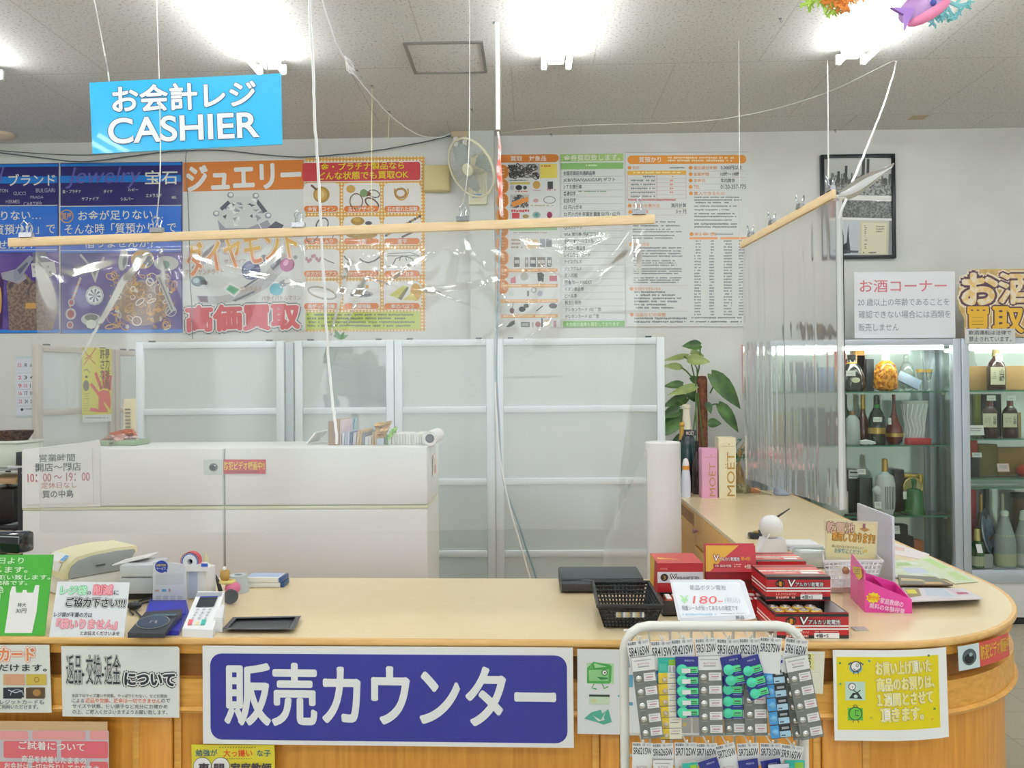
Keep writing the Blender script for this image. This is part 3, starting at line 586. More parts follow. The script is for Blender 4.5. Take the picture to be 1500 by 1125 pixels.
s.ell(750, 455, 3.6, 4, M('5a2c28'), 3); s.line([(750.5, 453), (752, 442)], 1, BR, 3); s.ell(765, 453, 5, 4, BLK, 3); s.ell(771, 448, 4, 3, M('484850'), 3); s.line([(785, 456), (795, 448)], 1.6, BLK, 3); s.ell(810, 448, 6, 4, M('403c40'), 3)
s.poly([(741, 479), (748, 471), (754, 469), (754, 475), (747, 479)], M('384440'), 3); s.rect(763, 472, 776, 479, M('505450'), 3); s.rect(764, 473.5, 774, 477.5, M('a0a8a8'), 4); s.rect(779, 472, 782, 479, M('a8a498'), 3); s.ell(788, 475, 4, 4, M('8c4038'), 3); s.rect(793, 466, 795, 479, M('303038'), 3); s.rect(798, 468, 806, 478, M('d8d0b0'), 3); s.rect(811, 470, 815, 479, M('a87888'), 3)
s.done('poster', 'price poster with orange scalloped edge and rows of tiny goods pictures', 'poster', 'wall posters')
# green voucher list
s = Sign((820.5, 226), (912.8, 225), (824.5, 479.5), WP, WN, PAPER)
s.rect(821, 225.5, 913, 236.5, M('a4c878')); s.text('金券買取致します。', 826, 226.5, 908, 235.5, M('e8f0d8'), .02, 3, .5, out=M('7cb060'), out_w=.03); s.rect(821.5, 238.5, 913, 248, M('86b86e')); s.bars(858, 241, 876, 245, 1, M('d0e4c0'), 3)
rows = ['全国百貨店共通商品券', 'JCB/VISA/VJA/UC/UFJ ギフト', 'ＪＴＢ旅行券', '普通切手', '記念切手', '52 円ハガキ', '52 円ハガキ 年賀状 額面 50 円・62 円', 'コープ', 'QUOカード', 'VISA 旅行券 /VJA ニコー券', '近畿日本ツーリスト旅行券', 'タイニー商品券', 'レイルウェイカード', 'ナイスグルメ', 'ジェフグルメ', '収入印紙', '図書カードNEXT', 'イオン商品券', 'ビール券', '株主優待券', 'テレホンカード 105 度数', 'テレホンカード 50 度数']
wid = [47, 76, 27, 18, 18, 27, 82, 13, 27, 57, 52, 31, 38, 25, 25, 19, 40, 28, 18, 24, 53, 50]
for i, (t_, w_) in enumerate(zip(rows, wid)):
    y = 249+i*9.98; xo = 825+i*.13
    s.text(t_, xo, y+1.6, xo+w_, y+8, M('585f66'), .012, 2); s.rect(xo-3.5, y+9.4, xo+88, y+9.8, M('98a0a0'), 1)
s.bars(847, 279.5, 892, 281.5, 1, M('80b080'), 8, 2, 1); s.bars(855, 340, 895, 342, 1, M('80b080'), 9, 2, 1)
s.rect(824.5, 470, 915, 479.3, M('6cac50'), 2); s.text('その他の金券も買取しております', 829, 472, 907, 478, M('c8e4b0'), .01, 3)
s.done('poster', 'white price poster with green headings and a long single column of entries', 'poster', 'wall posters')
# pawn terms poster
s = Sign((915, 223.5), (1097, 222.5), (918.5, 479), WP, WN, PAPER)
s.rr(919, 227.5, 1093, 240, 6, M('e09438'), 1); s.text('質預かり', 936, 230, 968, 238, WHT, .03); s.bars(978, 229.5, 1078, 238, 2, M('e8d8b8'), 21, 2, .8, .2)
def item(x, y, tx, w): s.ell(x, y, 2.8, 2.8, M('d8903c'), 2, 10); s.text(tx, x+4.5, y-2.6, x+4.5+w, y+2.6, M('d8a070'), .02, 2)
item(922, 246, '利率', 10); s.bars(981, 245, 1004, 248, 1, GRYT, 4)
s.rect(919, 250, 1005, 256, M('e0b048'), 1); s.bars(928, 251.5, 1000, 254.5, 1, M('f0e0b0'), 5, 2, .9, 0)
for i in range(7): s.rect(919, 256+i*5.8, 1005, 256.4+i*5.8, M('c89898'), 1)
for x in (919, 962, 1004.6): s.rect(x, 256, x+.5, 291, M('c89898'), 1)
for i in range(6): s.bars(924 if i else 940, 257.3+i*5.8, 960, 260.6+i*5.8, 1, M('888c90'), 30+i, 2, .9, 0); s.bars(981, 257.3+i*5.8, 986, 260.6+i*5.8, 1, M('d09090'), 40+i, 2, .9, 0)
s.bars(920, 291.5, 990, 294.5, 1, M('c05868'), 6, 2, .9, 0)
item(922.5, 301.5, '利息の計算方法', 39); s.text('満月計算', 983, 298, 1005, 304, GRYT, .02); s.rect(920, 306, 1005, 306.4, M('c8a898')); item(923, 310.5, '流質期限', 22); s.text('3ヶ月', 990, 307, 1005, 313, GRYT, .02); s.rect(920, 315, 1005, 315.4, M('c8a898'))
for k, (y0, y1, n) in enumerate(((324, 328, 1), (329.5, 333.5, 1), (335, 342, 2), (344, 351.5, 2))): s.bars(927, y0, 1000, y1, n, M('80858c'), 50+k)
item(924, 358, '利払い方法', 22)
for k, (y0, y1, n) in enumerate(((362, 366, 1), (366.5, 378, 3), (381, 391, 3), (393, 403, 3), (406, 416, 3))): s.bars(928, y0, 1007, y1, n, M('7c8288') if k != 1 else M('80868c'), 60+k)
s.rect(921, 418, 1007, 418.4, M('c8a898')); item(925, 423, '質預かりできないもの', 38)
for k in range(6): s.bars(929, 426.5+k*4.6, 1000, 430+k*4.6, 1, M('7c8288'), 70+k, 2, .8, .4)
s.rect(921, 456, 1007, 456.4, M('c8a898')); item(925.5, 461, '盗品などの保管', 45); s.bars(929, 465, 1007, 475, 2, M('7c8288'), 80, 2, .6, .05)
for k, (a, b, w) in enumerate((('最低貸付金額', '5,000円以上', 32), ('営業時間', '10時〜19時', 27), ('定休日', '年内無休', 21), ('TEL', '0120-357-775', 37))):
    y = 246+k*9.3; item(1011.5, y, a, [34, 22, 16, 9][k]); s.text(b, 1055.5, y-3.3, 1055.5+w, y+2.9, M('5c6268'), .012); s.rect(1008, y+4.5, 1093, y+4.9, M('b8b0a8'))
item(1012, 283.5, '質入できるもの', 45)
for k, (y0, y1, n) in enumerate(((288, 291.5, 1), (292, 299.5, 2), (301, 304.5, 1), (306.5, 310, 1), (312, 320, 2), (321.5, 325, 1), (327, 335.5, 2))): s.bars(1017, y0, 1088, y1, n, M('7c8288'), 90+k, 2, .6, .3)
item(1013, 343, '料金表', 32); s.bars(1048, 341, 1076, 345, 2, M('888c90'), 99)
s.rect(1010, 347.3, 1051, 350.6, M('e8a878')); s.rect(1055, 347.3, 1094, 350.6, M('e8a878'))
for i in range(26):
    for k, (x, w) in enumerate(((1017, 9.5), (1039, 7), (1060, 12), (1082, 8))): s.bars(x+.12*i*0+2*(i < 5)*(k < 2), 352+i*4.3, x+w, 355+i*4.3, 1, M('8c9096'), 100+i*4+k, 2, .85, 0)
s.bars(1011, 464.5, 1086, 467, 1, M('707478'), 300, 2, .9, 0); s.bars(1011, 470, 1086, 473, 1, M('707478'), 301, 2, .9, 0)
for x0, y0, x1, y1 in ((915.5, 223, 1097, 223.5), (918.5, 478.3, 1091, 479)): s.rect(x0, y0, x1, y1, M('a89890'))
s.done('poster', 'white two-column terms poster with orange rounded heading and number table', 'poster', 'wall posters')
# framed photo collage
FP = (0, WALL_Y-.035, 0)
t = None
cor = ((1205, 225), (1314, 227.5), (1203, 378))
o_ = hit(1258, 302, Vector(FP), Vector(WN)); t = thing('picture_frame', 'black framed collage of black-and-white skyline photos on the wall', 'picture', (o_.x, WALL_Y, o_.z))
fb = Sign(*cor, FP, WN, M('22242a', .3)); w, h = fb.w, fb.h
mb = MB()
for sx in (-1, 1): mb.box((sx*(w/2-.012), -.018, 0), (.024, .034, h), M('22242a', .3), .004)
for sz in (-1, 1): mb.box((0, -.018, sz*(h/2-.012)), (w-.046, .034, .024), M('22242a', .3), .004)
part('frame', mb, t)
s = Sign((1213, 230), (1309, 232), (1210, 375), (0, WALL_Y-.018, 0), WN, M('c0c2bc', .3, coat=.8), .002)
s.rect(1213, 231, 1309, 286, gradient('photo_sky', [(0, '8c8e8c'), (.55, 'a8aaa8'), (1, 'c4c6c2')], 1, .0, .32, .3, .8)); R = random.Random(8)
city = noisy('photo_city', '38393a', '9a9b98', 60, .4, .6, .3); s.rect(1213, 262, 1309, 286, city, 2)
for i in range(40): x = R.uniform(1214, 1306); hh = R.uniform(3, 16); s.rect(x, 266-hh*.8, x+R.uniform(2, 5), 270, [M('4a4c4c'), M('707270'), M('5c5e5e')][i % 3], 3)
for x, y0, w_ in ((1226, 251, 4), (1237, 243, 4), (1262, 232, 4.5), (1269, 233, 4)): s.rect(x, y0, x+w_, 268, M('46484a'), 4)
s.rect(1212, 286.5, 1309, 293, WHT, 4); s.rect(1220, 294, 1308, 319, noisy('photo_dark', '2c2d2e', '7a7b78', 70, .4, .65, .3), 3); s.rect(1212, 319, 1309, 322.5, WHT, 4)
s.rect(1212, 323, 1258, 376, M('b8c0c4', .3, coat=.8), 3); s.poly([(1233, 372), (1236, 358), (1240, 355), (1242, 328), (1244, 355), (1246, 371)], M('3c4448'), 4); s.rect(1224, 367, 1257, 370, M('485054'), 5); s.rect(1236, 357, 1241, 366, M('282c30'), 6)
s.rect(1259, 324, 1301, 375, M('c4c2a4', .3, coat=.8), 4); s.rect(1262, 327, 1298, 372, M('d0ceb0', .3), 5); s.bars(1266, 330, 1270, 366, 12, M('5c5a50'), 5, 6, .6, .4); s.bars(1283, 331, 1298, 342, 3, M('787868'), 6, 6); s.bars(1264, 369, 1285, 373, 1, M('484840'), 7, 6)
s.rect(1301.5, 322, 1308, 376, M('8a8c8c'), 3); s.poly([(1217, 290), (1225, 291), (1219, 320), (1214, 318)], M('a05850'), 6)
s.done_part('photo_print', t)
# two wall calendars
s = Sign((1087, 505), (1137, 504), (1088.5, 576), WP, WN, M('e4d4d0', .5)); s.rr(1097, 507, 1127, 548, 13, M('e088a8'), 1); s.ell(1111, 540, 9, 8, M('a87890'), 2); s.rect(1087, 505, 1088, 576, M('d08890'), 2); s.rect(1087, 505, 1137, 506, M('d08890'), 2); s.rect(1088, 575, 1137, 576, M('d08890'), 2)
for i in range(6): s.rect(1092, 551+i*4, 1134, 551.6+i*4, M('c0b8b0'), 2)
s.done('calendar', 'pink wall calendar behind the clear side curtain', 'calendar')
s = Sign((1088.5, 577.5), (1138, 577), (1089.5, 640), WP, WN, M('e2e2e0', .5))
for i in range(9): s.rect(1092+i*5, 580, 1092.7+i*5, 638, M('b0b0b4'), 1)
for i in range(8): s.rect(1092, 585+i*7, 1134, 585.8+i*7, M('b0b0b4'), 1)
s.done('calendar', 'white grid calendar sheet below the pink calendar', 'calendar')
s = Sign((21, 522), (66, 521), (26, 611), WP, WN, M('c8d4d8', .5)); RC, BC = M('c87080'), M('50545c'); s.rect(23, 525, 66, 608, M('d8dce4'), 1)
for r_, (y, row) in enumerate(((535, ['日', '月', '火']), (553, ['2', '3', '4']), (565, ['9', '10', '11']), (576, ['16', '17', '18']), (588, ['23', '24', '25']))):
    for k, tx in enumerate(row): x = 29+k*8.5+r_*.3; s.text(tx, x-2.2, y-2.6, x+2.2, y+2.6, RC if k == 0 or tx == '10' else BC, .02)
for i in range(5): s.rect(25, 546+i*12, 66, 546.4+i*12, M('b0b4c0'), 2)
s.ell(32.5, 600, 2.2, 2.2, M('484c58'), 2); s.bars(36, 598, 60, 601, 1, M('909498'), 3)
s.done('calendar', 'pale blue wall calendar with red Sunday numbers behind the partition post', 'calendar')
# ------------------------------------------------------------ L-shaped counter
CA = radians(-1.34); CO = Vector((0, 2.0935, 0)); CM = Matrix.Translation(CO) @ Matrix.Rotation(CA, 4, 'Z'); CMI = CM.inverted()
TOP = .9; CN = (CM.to_3x3() @ Vector((0, -1, 0)))
UL, UI, VB, VE = -2.9, .825, .69, 3.1
def outline(ins, n=18, ins_in=0):
    """front edge from the far end of the left run, round the corner and down the outer side of the arm"""
    p = [(UL, ins)]
    for i in range(n+1):
        a = -pi/2+pi/2*i/n; p.append((.88+(.62-ins)*cos(a), .70+(.70-ins)*sin(a)))
    p.append((1.53-ins, VE)); return p
def slab(ins, z0, z1, mat, back=0):
    p = outline(ins)+[(UI+back, VE), (UI+back, VB-back), (UL, VB-back)]; return MB().prism(p, z0, z1, mat)
top_m = noisy('counter_laminate', 'd9c69c', 'dccaa2', 6, r=.3); bpy.data.materials['counter_laminate'].node_tree.nodes['Principled BSDF'].inputs['Coat Roughness'].default_value = .3; bpy.data.materials['counter_laminate'].node_tree.nodes['Principled BSDF'].inputs['Coat Weight'].default_value = .2
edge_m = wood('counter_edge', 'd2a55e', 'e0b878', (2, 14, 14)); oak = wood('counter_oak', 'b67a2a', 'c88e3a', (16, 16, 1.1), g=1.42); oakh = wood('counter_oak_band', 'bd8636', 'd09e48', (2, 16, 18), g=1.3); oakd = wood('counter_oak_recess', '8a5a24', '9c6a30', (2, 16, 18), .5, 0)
ct = thing('counter', 'long light-topped wooden counter with a rounded corner and a side arm', 'counter', mx=CM)
part('counter_top', slab(.012, TOP-.016, TOP, top_m), ct)
def strip(ins0, ins1, prof, mat):
    """edge moulding swept along the outline; prof = [(outward, z)]"""
    rows = []; base = outline(0, 28)
    m = MB(); vs = []; n = len(prof)
    for k in range(len(base)):
        for o_, z in prof:
            q = outline(-o_, 28)[k]; vs.append((*q, z))
    m.add(vs, [(i*n+j, i*n+(j+1) % n, (i+1)*n+(j+1) % n, (i+1)*n+j) for i in range(len(base)-1) for j in range(n)], mat); return m
part('edge_trim', strip(0, 0, [(-.013, TOP+.0004), (-.002, TOP+.0004), (0, TOP-.003), (0, TOP-.013), (-.002, TOP-.016), (-.013, TOP-.016)], edge_m), ct)
part('apron_rail', slab(.012, .857, TOP-.0165, oakh, .01), ct)
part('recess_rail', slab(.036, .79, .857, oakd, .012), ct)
part('moulding_rail', slab(.010, .712, .79, oakh, .01), ct)
part('moulding_ridge', strip(0, 0, [(-.03, .716), (-.006, .718), (.001, .711), (-.004, .702), (-.03, .700)], oakh), ct)
part('lower_body', slab(.034, .06, .712, oak, .012), ct)
part('plinth', slab(.09, 0, .06, M('4a3a28', .6), .05), ct)
def u_of(px, py=1070): return (CMI @ hit(px, py, CM @ Vector((0, .03, 0)), CN)).x
for px, w_ in ((230, .09), (893, .05), (1232, .10), (-420, .09)):
    u = u_of(px); m = MB().box((u, .027, .385), (w_, .014, .63), oak, .004)
    for sx in (-1, 1): m.box((u+sx*(w_/2+.012), .0305, .385), (.02, .007, .63), oakh, .003)
    part('stile', m, ct)
for k, z in enumerate((.80, .62)):
    dr = part('drawer', MB().box((UI-.006+.012, 1.55, z), (.016, 1.55, .165), oakh, .004), ct)
    part('knob', MB().lathe([(.006, 0), (.006, .014), (.014, .02), (.012, .028), (0, .03)], M('9a6a78', .4), 14, Matrix.Translation((UI, 2.2, z)) @ Matrix.Rotation(-pi/2, 4, 'Y')), dr)
FO = CM @ Vector((0, -.0025, 0))
def csign(tl, tr, bl, mat, **k): return Sign(tl, tr, bl, FO, CN, mat, **k)
# the big blue counter sign
SB = M('2a2f8e', .3, coat=.3); SW = M('e2e4e2', .35)
s = csign((298, 945.5), (839, 948.5), (299, 1088), SW, thick=.006)
s.rr(307, 957.5, 828, 1084.5, 17, SB)
s.text('販売カウンター', 330, 973, 810, 1062, SW, .032, 2, -.2, res=6)
s.done('counter_sign', 'long dark blue sign with large white characters on the counter front', 'sign')
# returns notice
s = csign((90, 946.5), (263, 947), (92, 1049), M('dcdfd8', .35), shape=[(90, 946.5), (260, 947), (263, 950), (263, 1051), (92, 1049)])
INK = M('30353f', .5)
for tx, x0, x1 in (('返品', 98, 120), ('交換', 127, 149), ('返金', 154, 177)): s.text(tx, x0, 959, x1, 1002, INK, 0, 2, 0, out=WHT, out_w=.05, out2=INK)
s.text('・', 121, 985, 125, 990, INK, 0, 6); s.text('・', 150, 985, 154, 990, INK, 0, 6)
s.text('について', 184, 986, 256, 1003, INK, .05, 2, -1, out=WHT, out_w=.1, out2=INK)
s.text('当店ではサイズ違いや状態、やっぱり使わない、などの理由', 106, 1016, 245, 1021, M('6a6e74'), .01); s.text('による', 106, 1023, 124, 1028.5, M('6a6e74'), .01); s.text('返品や交換、返金は一切できません', 126, 1022.5, 236, 1029, M('d87860'), .012); s.text('ので', 237, 1023, 250, 1028.5, M('6a6e74'), .01)
s.text('サイズや状態、使い勝手など充分にお確かめ', 107, 1031, 246, 1037, M('6a6e74'), .01); s.text('の上、ご購入くださいますようお願い致します。', 107, 1039, 246, 1045.5, M('6a6e74'), .01)
s.done('notice', 'white notice with tall outlined black heading on the counter front beside the blue sign', 'notice')
# card notice
s = csign((-95, 944.5), (72.5, 944.5), (-94, 1043.5), M('dadfd6', .35), br=(76, 1043.5))
s.text('カード', 0, 949, 51, 967, M('e08a58'), .04, 2, 0, out=WHT, out_w=.08, out2=M('e0a080')); s.text('クレジット', -86, 949, -4, 967, M('e08a58'), .04, 2, 0, out=WHT, out_w=.08, out2=M('e0a080'))
s.text('ご利用いただけます。', -82, 972, 69, 983, INK, .035)
cc = ['3a3a48', 'c8a878', 'c8b050', '9a90b0', '2a3038', '5c4830']
for i in range(4):
    for r_ in range(2):
        x = -61+i*33.3; y = 987+r_*20; s.rect(x, y, x+27, y+16, M([['6a4848', '505468', '3a3a48', 'c8a878', 'c8b050'], ['808890', '485860', '9a90b0', '2a3038', '5c4830']][r_][i+1 if i else 0], .4), 2)
s.rect(42.5, 987, 69, 1003, M('c8b050'), 3); s.rect(43, 1006.5, 67, 1021, M('5c4a34'), 3); s.ell(55, 1014, 6, 5, M('a07840'), 4); s.ring(55, 995, 4, 4, 1.2, M('907030'), 4)
s.rect(9.5, 987, 37, 1003, M('cc9c78'), 3); s.rect(11, 1006.5, 36, 1021, M('2a3038'), 3); s.ring(26, 1018, 10, 9, 1, M('b0b8c0'), 4, 18, 0, pi, 2*pi); s.line([(13, 1010), (24, 1014), (34, 1011)], 1.4, M('c0c8d0'), 4)
s.text('上記以外のクレジットカードも', -50, 1024, 65, 1031, M('5a6068'), .012); s.text('ご利用いただけます。', -2, 1031.5, 57, 1038, M('5a6068'), .012)
s.done('notice', 'white notice with six small payment card pictures and orange heading on the counter front', 'notice')
# fitting notice
s = csign((-120, 1055), (158, 1057), (-120, 1180), M('c8a880', .4))
s.rect(-120, 1069, 159.5, 1180, M('c0bcc0', .4), 1)
for r_, (y0, y1, off, c_) in enumerate(((1070, 1083, 0, 'dc9a96'), (1085, 1110, -42, 'd86a74'), (1115, 1140, 0, 'd8686a'), (1142, 1170, -42, 'd86a74'))):
    for i in range(4): x0 = -120+off+i*84; s.rr(max(x0, -119), y0, min(x0+78, 159), y1, 3, M(c_, .4), 2)
s.text('ご試着について', 29, 1086, 125, 1098, WHT, .03, 4, -1.5); s.text('商品を試着したままの', 33, 1107, 127, 1117, WHT, .03, 4, -1.5); s.text('お会計は一切お断りしております', 8, 1118, 146, 1128, WHT, .03, 4, -1.5)
s.done('notice', 'pink brick patterned notice with white lettering low on the counter front', 'notice')
# yellow tutor flyer
YL = M('d8cc3a', .45)
s = csign((281.5, 1090.5), (403, 1091), (281, 1165), YL)
s.text('勉強が', 287, 1097, 319, 1107, M('3c6a78'), .025, 2, 0, .0, shear=.2) if 0 else s.text('勉強が', 287, 1097, 319, 1107, M('3c6a78'), .025, 2)
s.text('大っ嫌い', 328, 1097, 370, 1108, M('d84a28'), .03, 2); s.text('な子', 377, 1098, 397, 1107.5, M('3c6a78'), .025, 2)
for i in range(14): s.line([(322+i*3.9, 1095.4), (324+i*3.9, 1093.2)], .9, M('5c5830'), 2); s.line([(322+i*3.5, 1111.6), (324+i*3.5, 1110.4)], .8, M('5c5830'), 2)
for x in (297, 324): s.ell(x, 1122, 13.5, 13.5, M('5c5850'), 3)
for x in (297, 324): s.ell(x, 1122, 12.8, 12.8, WHT, 4)
s.text('専 門', 292, 1117, 329, 1132, M('484048'), .025, 5); s.text('家庭教師', 339, 1117, 398, 1132, M('484048'), .03, 4)
s.done('flyer', 'yellow tutor flyer below the blue counter sign', 'flyer')
# wallet notice, number slip
GR = M('4aa04c', .4)
s = csign((845.5, 950.5), (960, 952), (846, 1074.5), M('d8dbdc', .35))
s.rect(859.5, 971, 899, 1001, M('a8d0a0')); s.poly([(860, 978), (869, 969), (893, 973), (896, 976), (895, 998), (892, 1001), (860, 1000)], GR, 2); s.poly([(862, 981), (892, 980), (891, 997), (863, 997)], M('8cc488'), 3)
s.line([(864, 979), (865, 973), (868, 979)], 1, M('8cc488'), 3); s.poly([(870, 971), (889, 976), (871, 978)], M('9cd098'), 3)
s.ell(885.5, 984.5, 4.6, 4.6, M('2c8040'), 4); s.ell(885.5, 984.5, 3.2, 3.2, WHT, 5); s.ell(886, 984.5, 1.3, 1.3, M('2c5040'), 6); s.poly([(874, 991), (890, 992), (890, 994), (880, 995)], M('2c8040'), 4)
for pts in (((870, 1001), (867, 1007), (874, 1009)), ((882, 1001), (885, 1008), (891, 1005))): s.line(pts, 1.6, GR, 4)
s.rect(863, 1018, 893, 1031, M('c0d4b4')); s.rect(863, 1017, 893, 1020, M('38443c'), 2); s.rect(868, 1024, 873, 1028, M('d0c898'), 2)
s.poly([(855.5, 1052), (866, 1043), (880, 1039), (884, 1050), (874, 1057), (866, 1055)], M('50a890'), 2); s.poly([(882, 1045), (891, 1038), (896, 1057), (884, 1061), (874, 1057)], M('50a890'), 2); s.poly([(868, 1047), (880, 1054), (888, 1040), (884, 1050), (886, 1054), (876, 1056)], M('d0d4d0'), 3)
for y0, y1 in ((965, 977), (988, 1006), (1028, 1033)): s.rect(921, y0, 927, y1, M('5c98b0'), 2)
s.line([(905, 1018), (907, 1020)], 3, M('6ca8b8'), 2)
s.done('notice', 'white notice with a green walking wallet drawing beside the blue counter sign', 'notice')
s = csign((1120, 953), (1208, 954.5), (1120, 1012), M('d8d8c4', .4), br=(1205, 1016)); s.rect(1150, 957, 1192, 980, M('d4d488')); s.text('2', 1183, 958, 1187.5, 965, M('484840'), .03); s.text('2', 1183, 967, 1187.5, 977, M('484840'), .03); s.rect(1120, 983, 1200, 983.5, M('b8b8a4'), 2)
s.done('notice', 'small pale slip with a yellow patch half hidden by the battery rack', 'notice')
s = csign((961.5, 1026), (1032, 1027), (961.5, 1078), M('9a9a96', .4)); s.ell(1003, 1061, 3, 3, M('b8a860')); s.done('notice', 'grey sheet taped to the counter front behind the battery rack', 'notice')
# curved notices at the rounded corner
class Curved(Sign):
    def __init__(s, x0, y0, x1, y1, mat, off=.0145, nx=16):
        base = outline(.010-off, 40); P = []; 
        for i in range(len(base)-1):
            a, b = Vector(base[i]), Vector(base[i+1]); k = max(1, int((b-a).length/.02))
            P += [a.lerp(b, j/k) for j in range(k)]
        s.P = P; s.W = [CM @ Vector((p.x, p.y, 0)) for p in P]; s.S = [0]
        for i in range(1, len(P)): s.S.append(s.S[-1]+(P[i]-P[i-1]).length)
        s.px = []
        for w in s.W:
            d = CAM_R.inverted() @ (Vector((w.x, w.y, .85))-EYE); s.px.append(750+F_PX*d.x/-d.z)
        s.mb = MB(); s.t = 0; s.L = 0; s.s0 = 0; s.z0 = 0
        a, b = s.uv(x0, y0), s.uv(x1, y1); s.s0 = a[0]; s.z0 = b[1]
        y2 = s.uv(x0, y1); s.mb.rect(0, 0, b[0]-a[0], a[1]-b[1], 0, mat, nx)
    def k(s, px):
        for i in range(1, len(s.px)):
            if s.px[i] >= px or i == len(s.px)-1:
                f = (px-s.px[i-1])/max(s.px[i]-s.px[i-1], 1e-6); return i, f
    def uv(s, px, py):
        i, f = s.k(px); w = s.W[i-1].lerp(s.W[i], f); sa = s.S[i-1]+(s.S[i]-s.S[i-1])*f
        return (sa-s.s0, at_y(px, py, w.y).z-s.z0)
    def done(s, name, label, cat, curl=0):
        out = []; zt = max(p[1] for p in s.mb.v)
        for x, y, z in s.mb.v:
            sa = x+s.s0; i = min(max(1, next((j for j, q in enumerate(s.S) if q >= sa), len(s.S)-1)), len(s.S)-1); f = (sa-s.S[i-1])/(s.S[i]-s.S[i-1])
            w = s.W[i-1].lerp(s.W[i], f); t = (s.W[i]-s.W[i-1]).normalized(); n = Vector((t.y, -t.x, 0)); y2 = y+s.z0
            out.append(w+n*(z+curl*max(0, (zt-y)/zt))+Vector((0, 0, y2)))
        o = out[0].copy(); s.mb.v = [tuple(p-o) for p in out]; return solo(name, label, cat, s.mb, o)
s = Curved(1220, 952, 1386, 1078, M('e6e8e4', .4), nx=20)
YB = M('dccb14', .4); a, b = s.uv(1225, 962), s.uv(1374, 1064); s.mb.rect(a[0], b[1], b[0], a[1], .0005, YB, 20)
LT = M('f0ead0', .4)
for k, (tx, x0, x1, y0, y1) in enumerate((('お買い上げ頂いた', 1284, 1364, 968, 987), ('商品のお預りは、', 1285, 1368, 991, 1010), ('１週間とさせて', 1285, 1365, 1014, 1032), ('頂きます。', 1289, 1350, 1036, 1055))): s.text(tx, x0, y0, x1, y1, M('e8dc70'), .014, 3, 2.0, out=M('f4efe4'), out_w=.045, out2=M('b0a040'))
s.ell(1253, 978, 9.5, 8, M('7ab0d0'), 2); s.ell(1253, 976, 8, 8, INK, 3); s.ell(1253, 976, 6.6, 6.6, WHT, 4); s.ring(1255, 974, 2, 2.6, .8, INK, 5); s.line([(1249, 979), (1254, 982), (1258, 979)], 1, INK, 5)
for sx in (-1, 1): s.line([(1253+sx*6, 970), (1253+sx*11, 973)], 2, M('485868'), 5); s.line([(1253+sx*3, 983), (1253+sx*3.5, 987)], 1, INK, 5)
s.rect(1237, 998, 1266, 1025, M('b8d4c4'), 2); s.ell(1247, 1005, 5.5, 5.5, INK, 3); s.ell(1247, 1005, 4.4, 4.4, WHT, 4); s.line([(1247, 1007), (1248, 1004)], .8, INK, 5); s.poly([(1242, 1022), (1248, 1014), (1256, 1014), (1262, 1023)], INK, 3); s.ell(1252, 1019, 3, 2.5, M('b8d4c4'), 4); s.line([(1249, 1010), (1254, 1014), (1259, 1010)], 1.6, INK, 4)
s.rect(1240, 1036, 1262, 1054, M('58b048'), 2); s.ell(1251, 1044, 10, 10, M('2c5c2c'), 3); s.ell(1251, 1044, 8.6, 8.6, M('66b83c'), 4); s.line([(1251, 1044), (1251, 1039), (1256, 1040)], 1, INK, 5); s.line([(1250, 1046), (1256, 1047)], 1.2, INK, 5); s.ring(1251, 1033, 3, 2, .9, INK, 4); s.line([(1248, 1053), (1247, 1057)], 1, INK, 4); s.line([(1254, 1053), (1256, 1057)], 1, INK, 4)
for x, y, c_ in ((1230, 971, '509040'), (1273, 968, '6a9898'), (1230, 1001, '60a078'), (1360, 960, '608050'), (1274, 1050, 'a8b848'), (1366, 1037, '508038'), (1362, 1052, 'd8a838')): s.ell(x, y, 2, 2, M(c_), 3, 5)
s.done('notice', 'yellow notice in white border with clock drawings curved round the counter corner', 'notice', .006)
s = Curved(1403, 934, 1477, 960, M('c8d8d8', .35), off=.018, nx=24)
# the sticker slopes with the receding edge: rebuild its sheet from its own corner heights
s.mb = MB(); a, b = s.uv(1403, 938), s.uv(1434, 970); c2, d2 = s.uv(1434, 934), s.uv(1477, 958)
zt = TOP-.018-s.z0; hh = .062
s.mb.rect(a[0], zt-hh, c2[0], zt, 0, M('c4d6d6', .35), 8); s.mb.rect(c2[0], zt-hh, d2[0], zt, 0, M('c84a44', .35), 14)
xm, ym = (a[0]+c2[0])/2, zt-hh*.5
s.mb.poly([(xm+.026*cos(2*pi*i/20), ym+.021*sin(2*pi*i/20)) for i in range(20)], .0006, M('4a5458', .3)); s.mb.poly([(xm-.002+.017*cos(2*pi*i/16), ym-.004+.012*sin(2*pi*i/16)) for i in range(16)], .001, M('1c2226', .2)); s.mb.poly([(xm+.004+.007*cos(2*pi*i/12), ym+.006+.005*sin(2*pi*i/12)) for i in range(12)], .0014, M('90a4a8', .2))
s.mb.text('防犯ビデオ録画中', (c2[0]+d2[0])/2, zt-hh*.42, (d2[0]-c2[0])*.94, hh*.6, .0008, M('d8b040', .4), .03)
s.done('sticker', 'red and grey security camera sticker curved on the counter corner edge', 'sticker', .003)

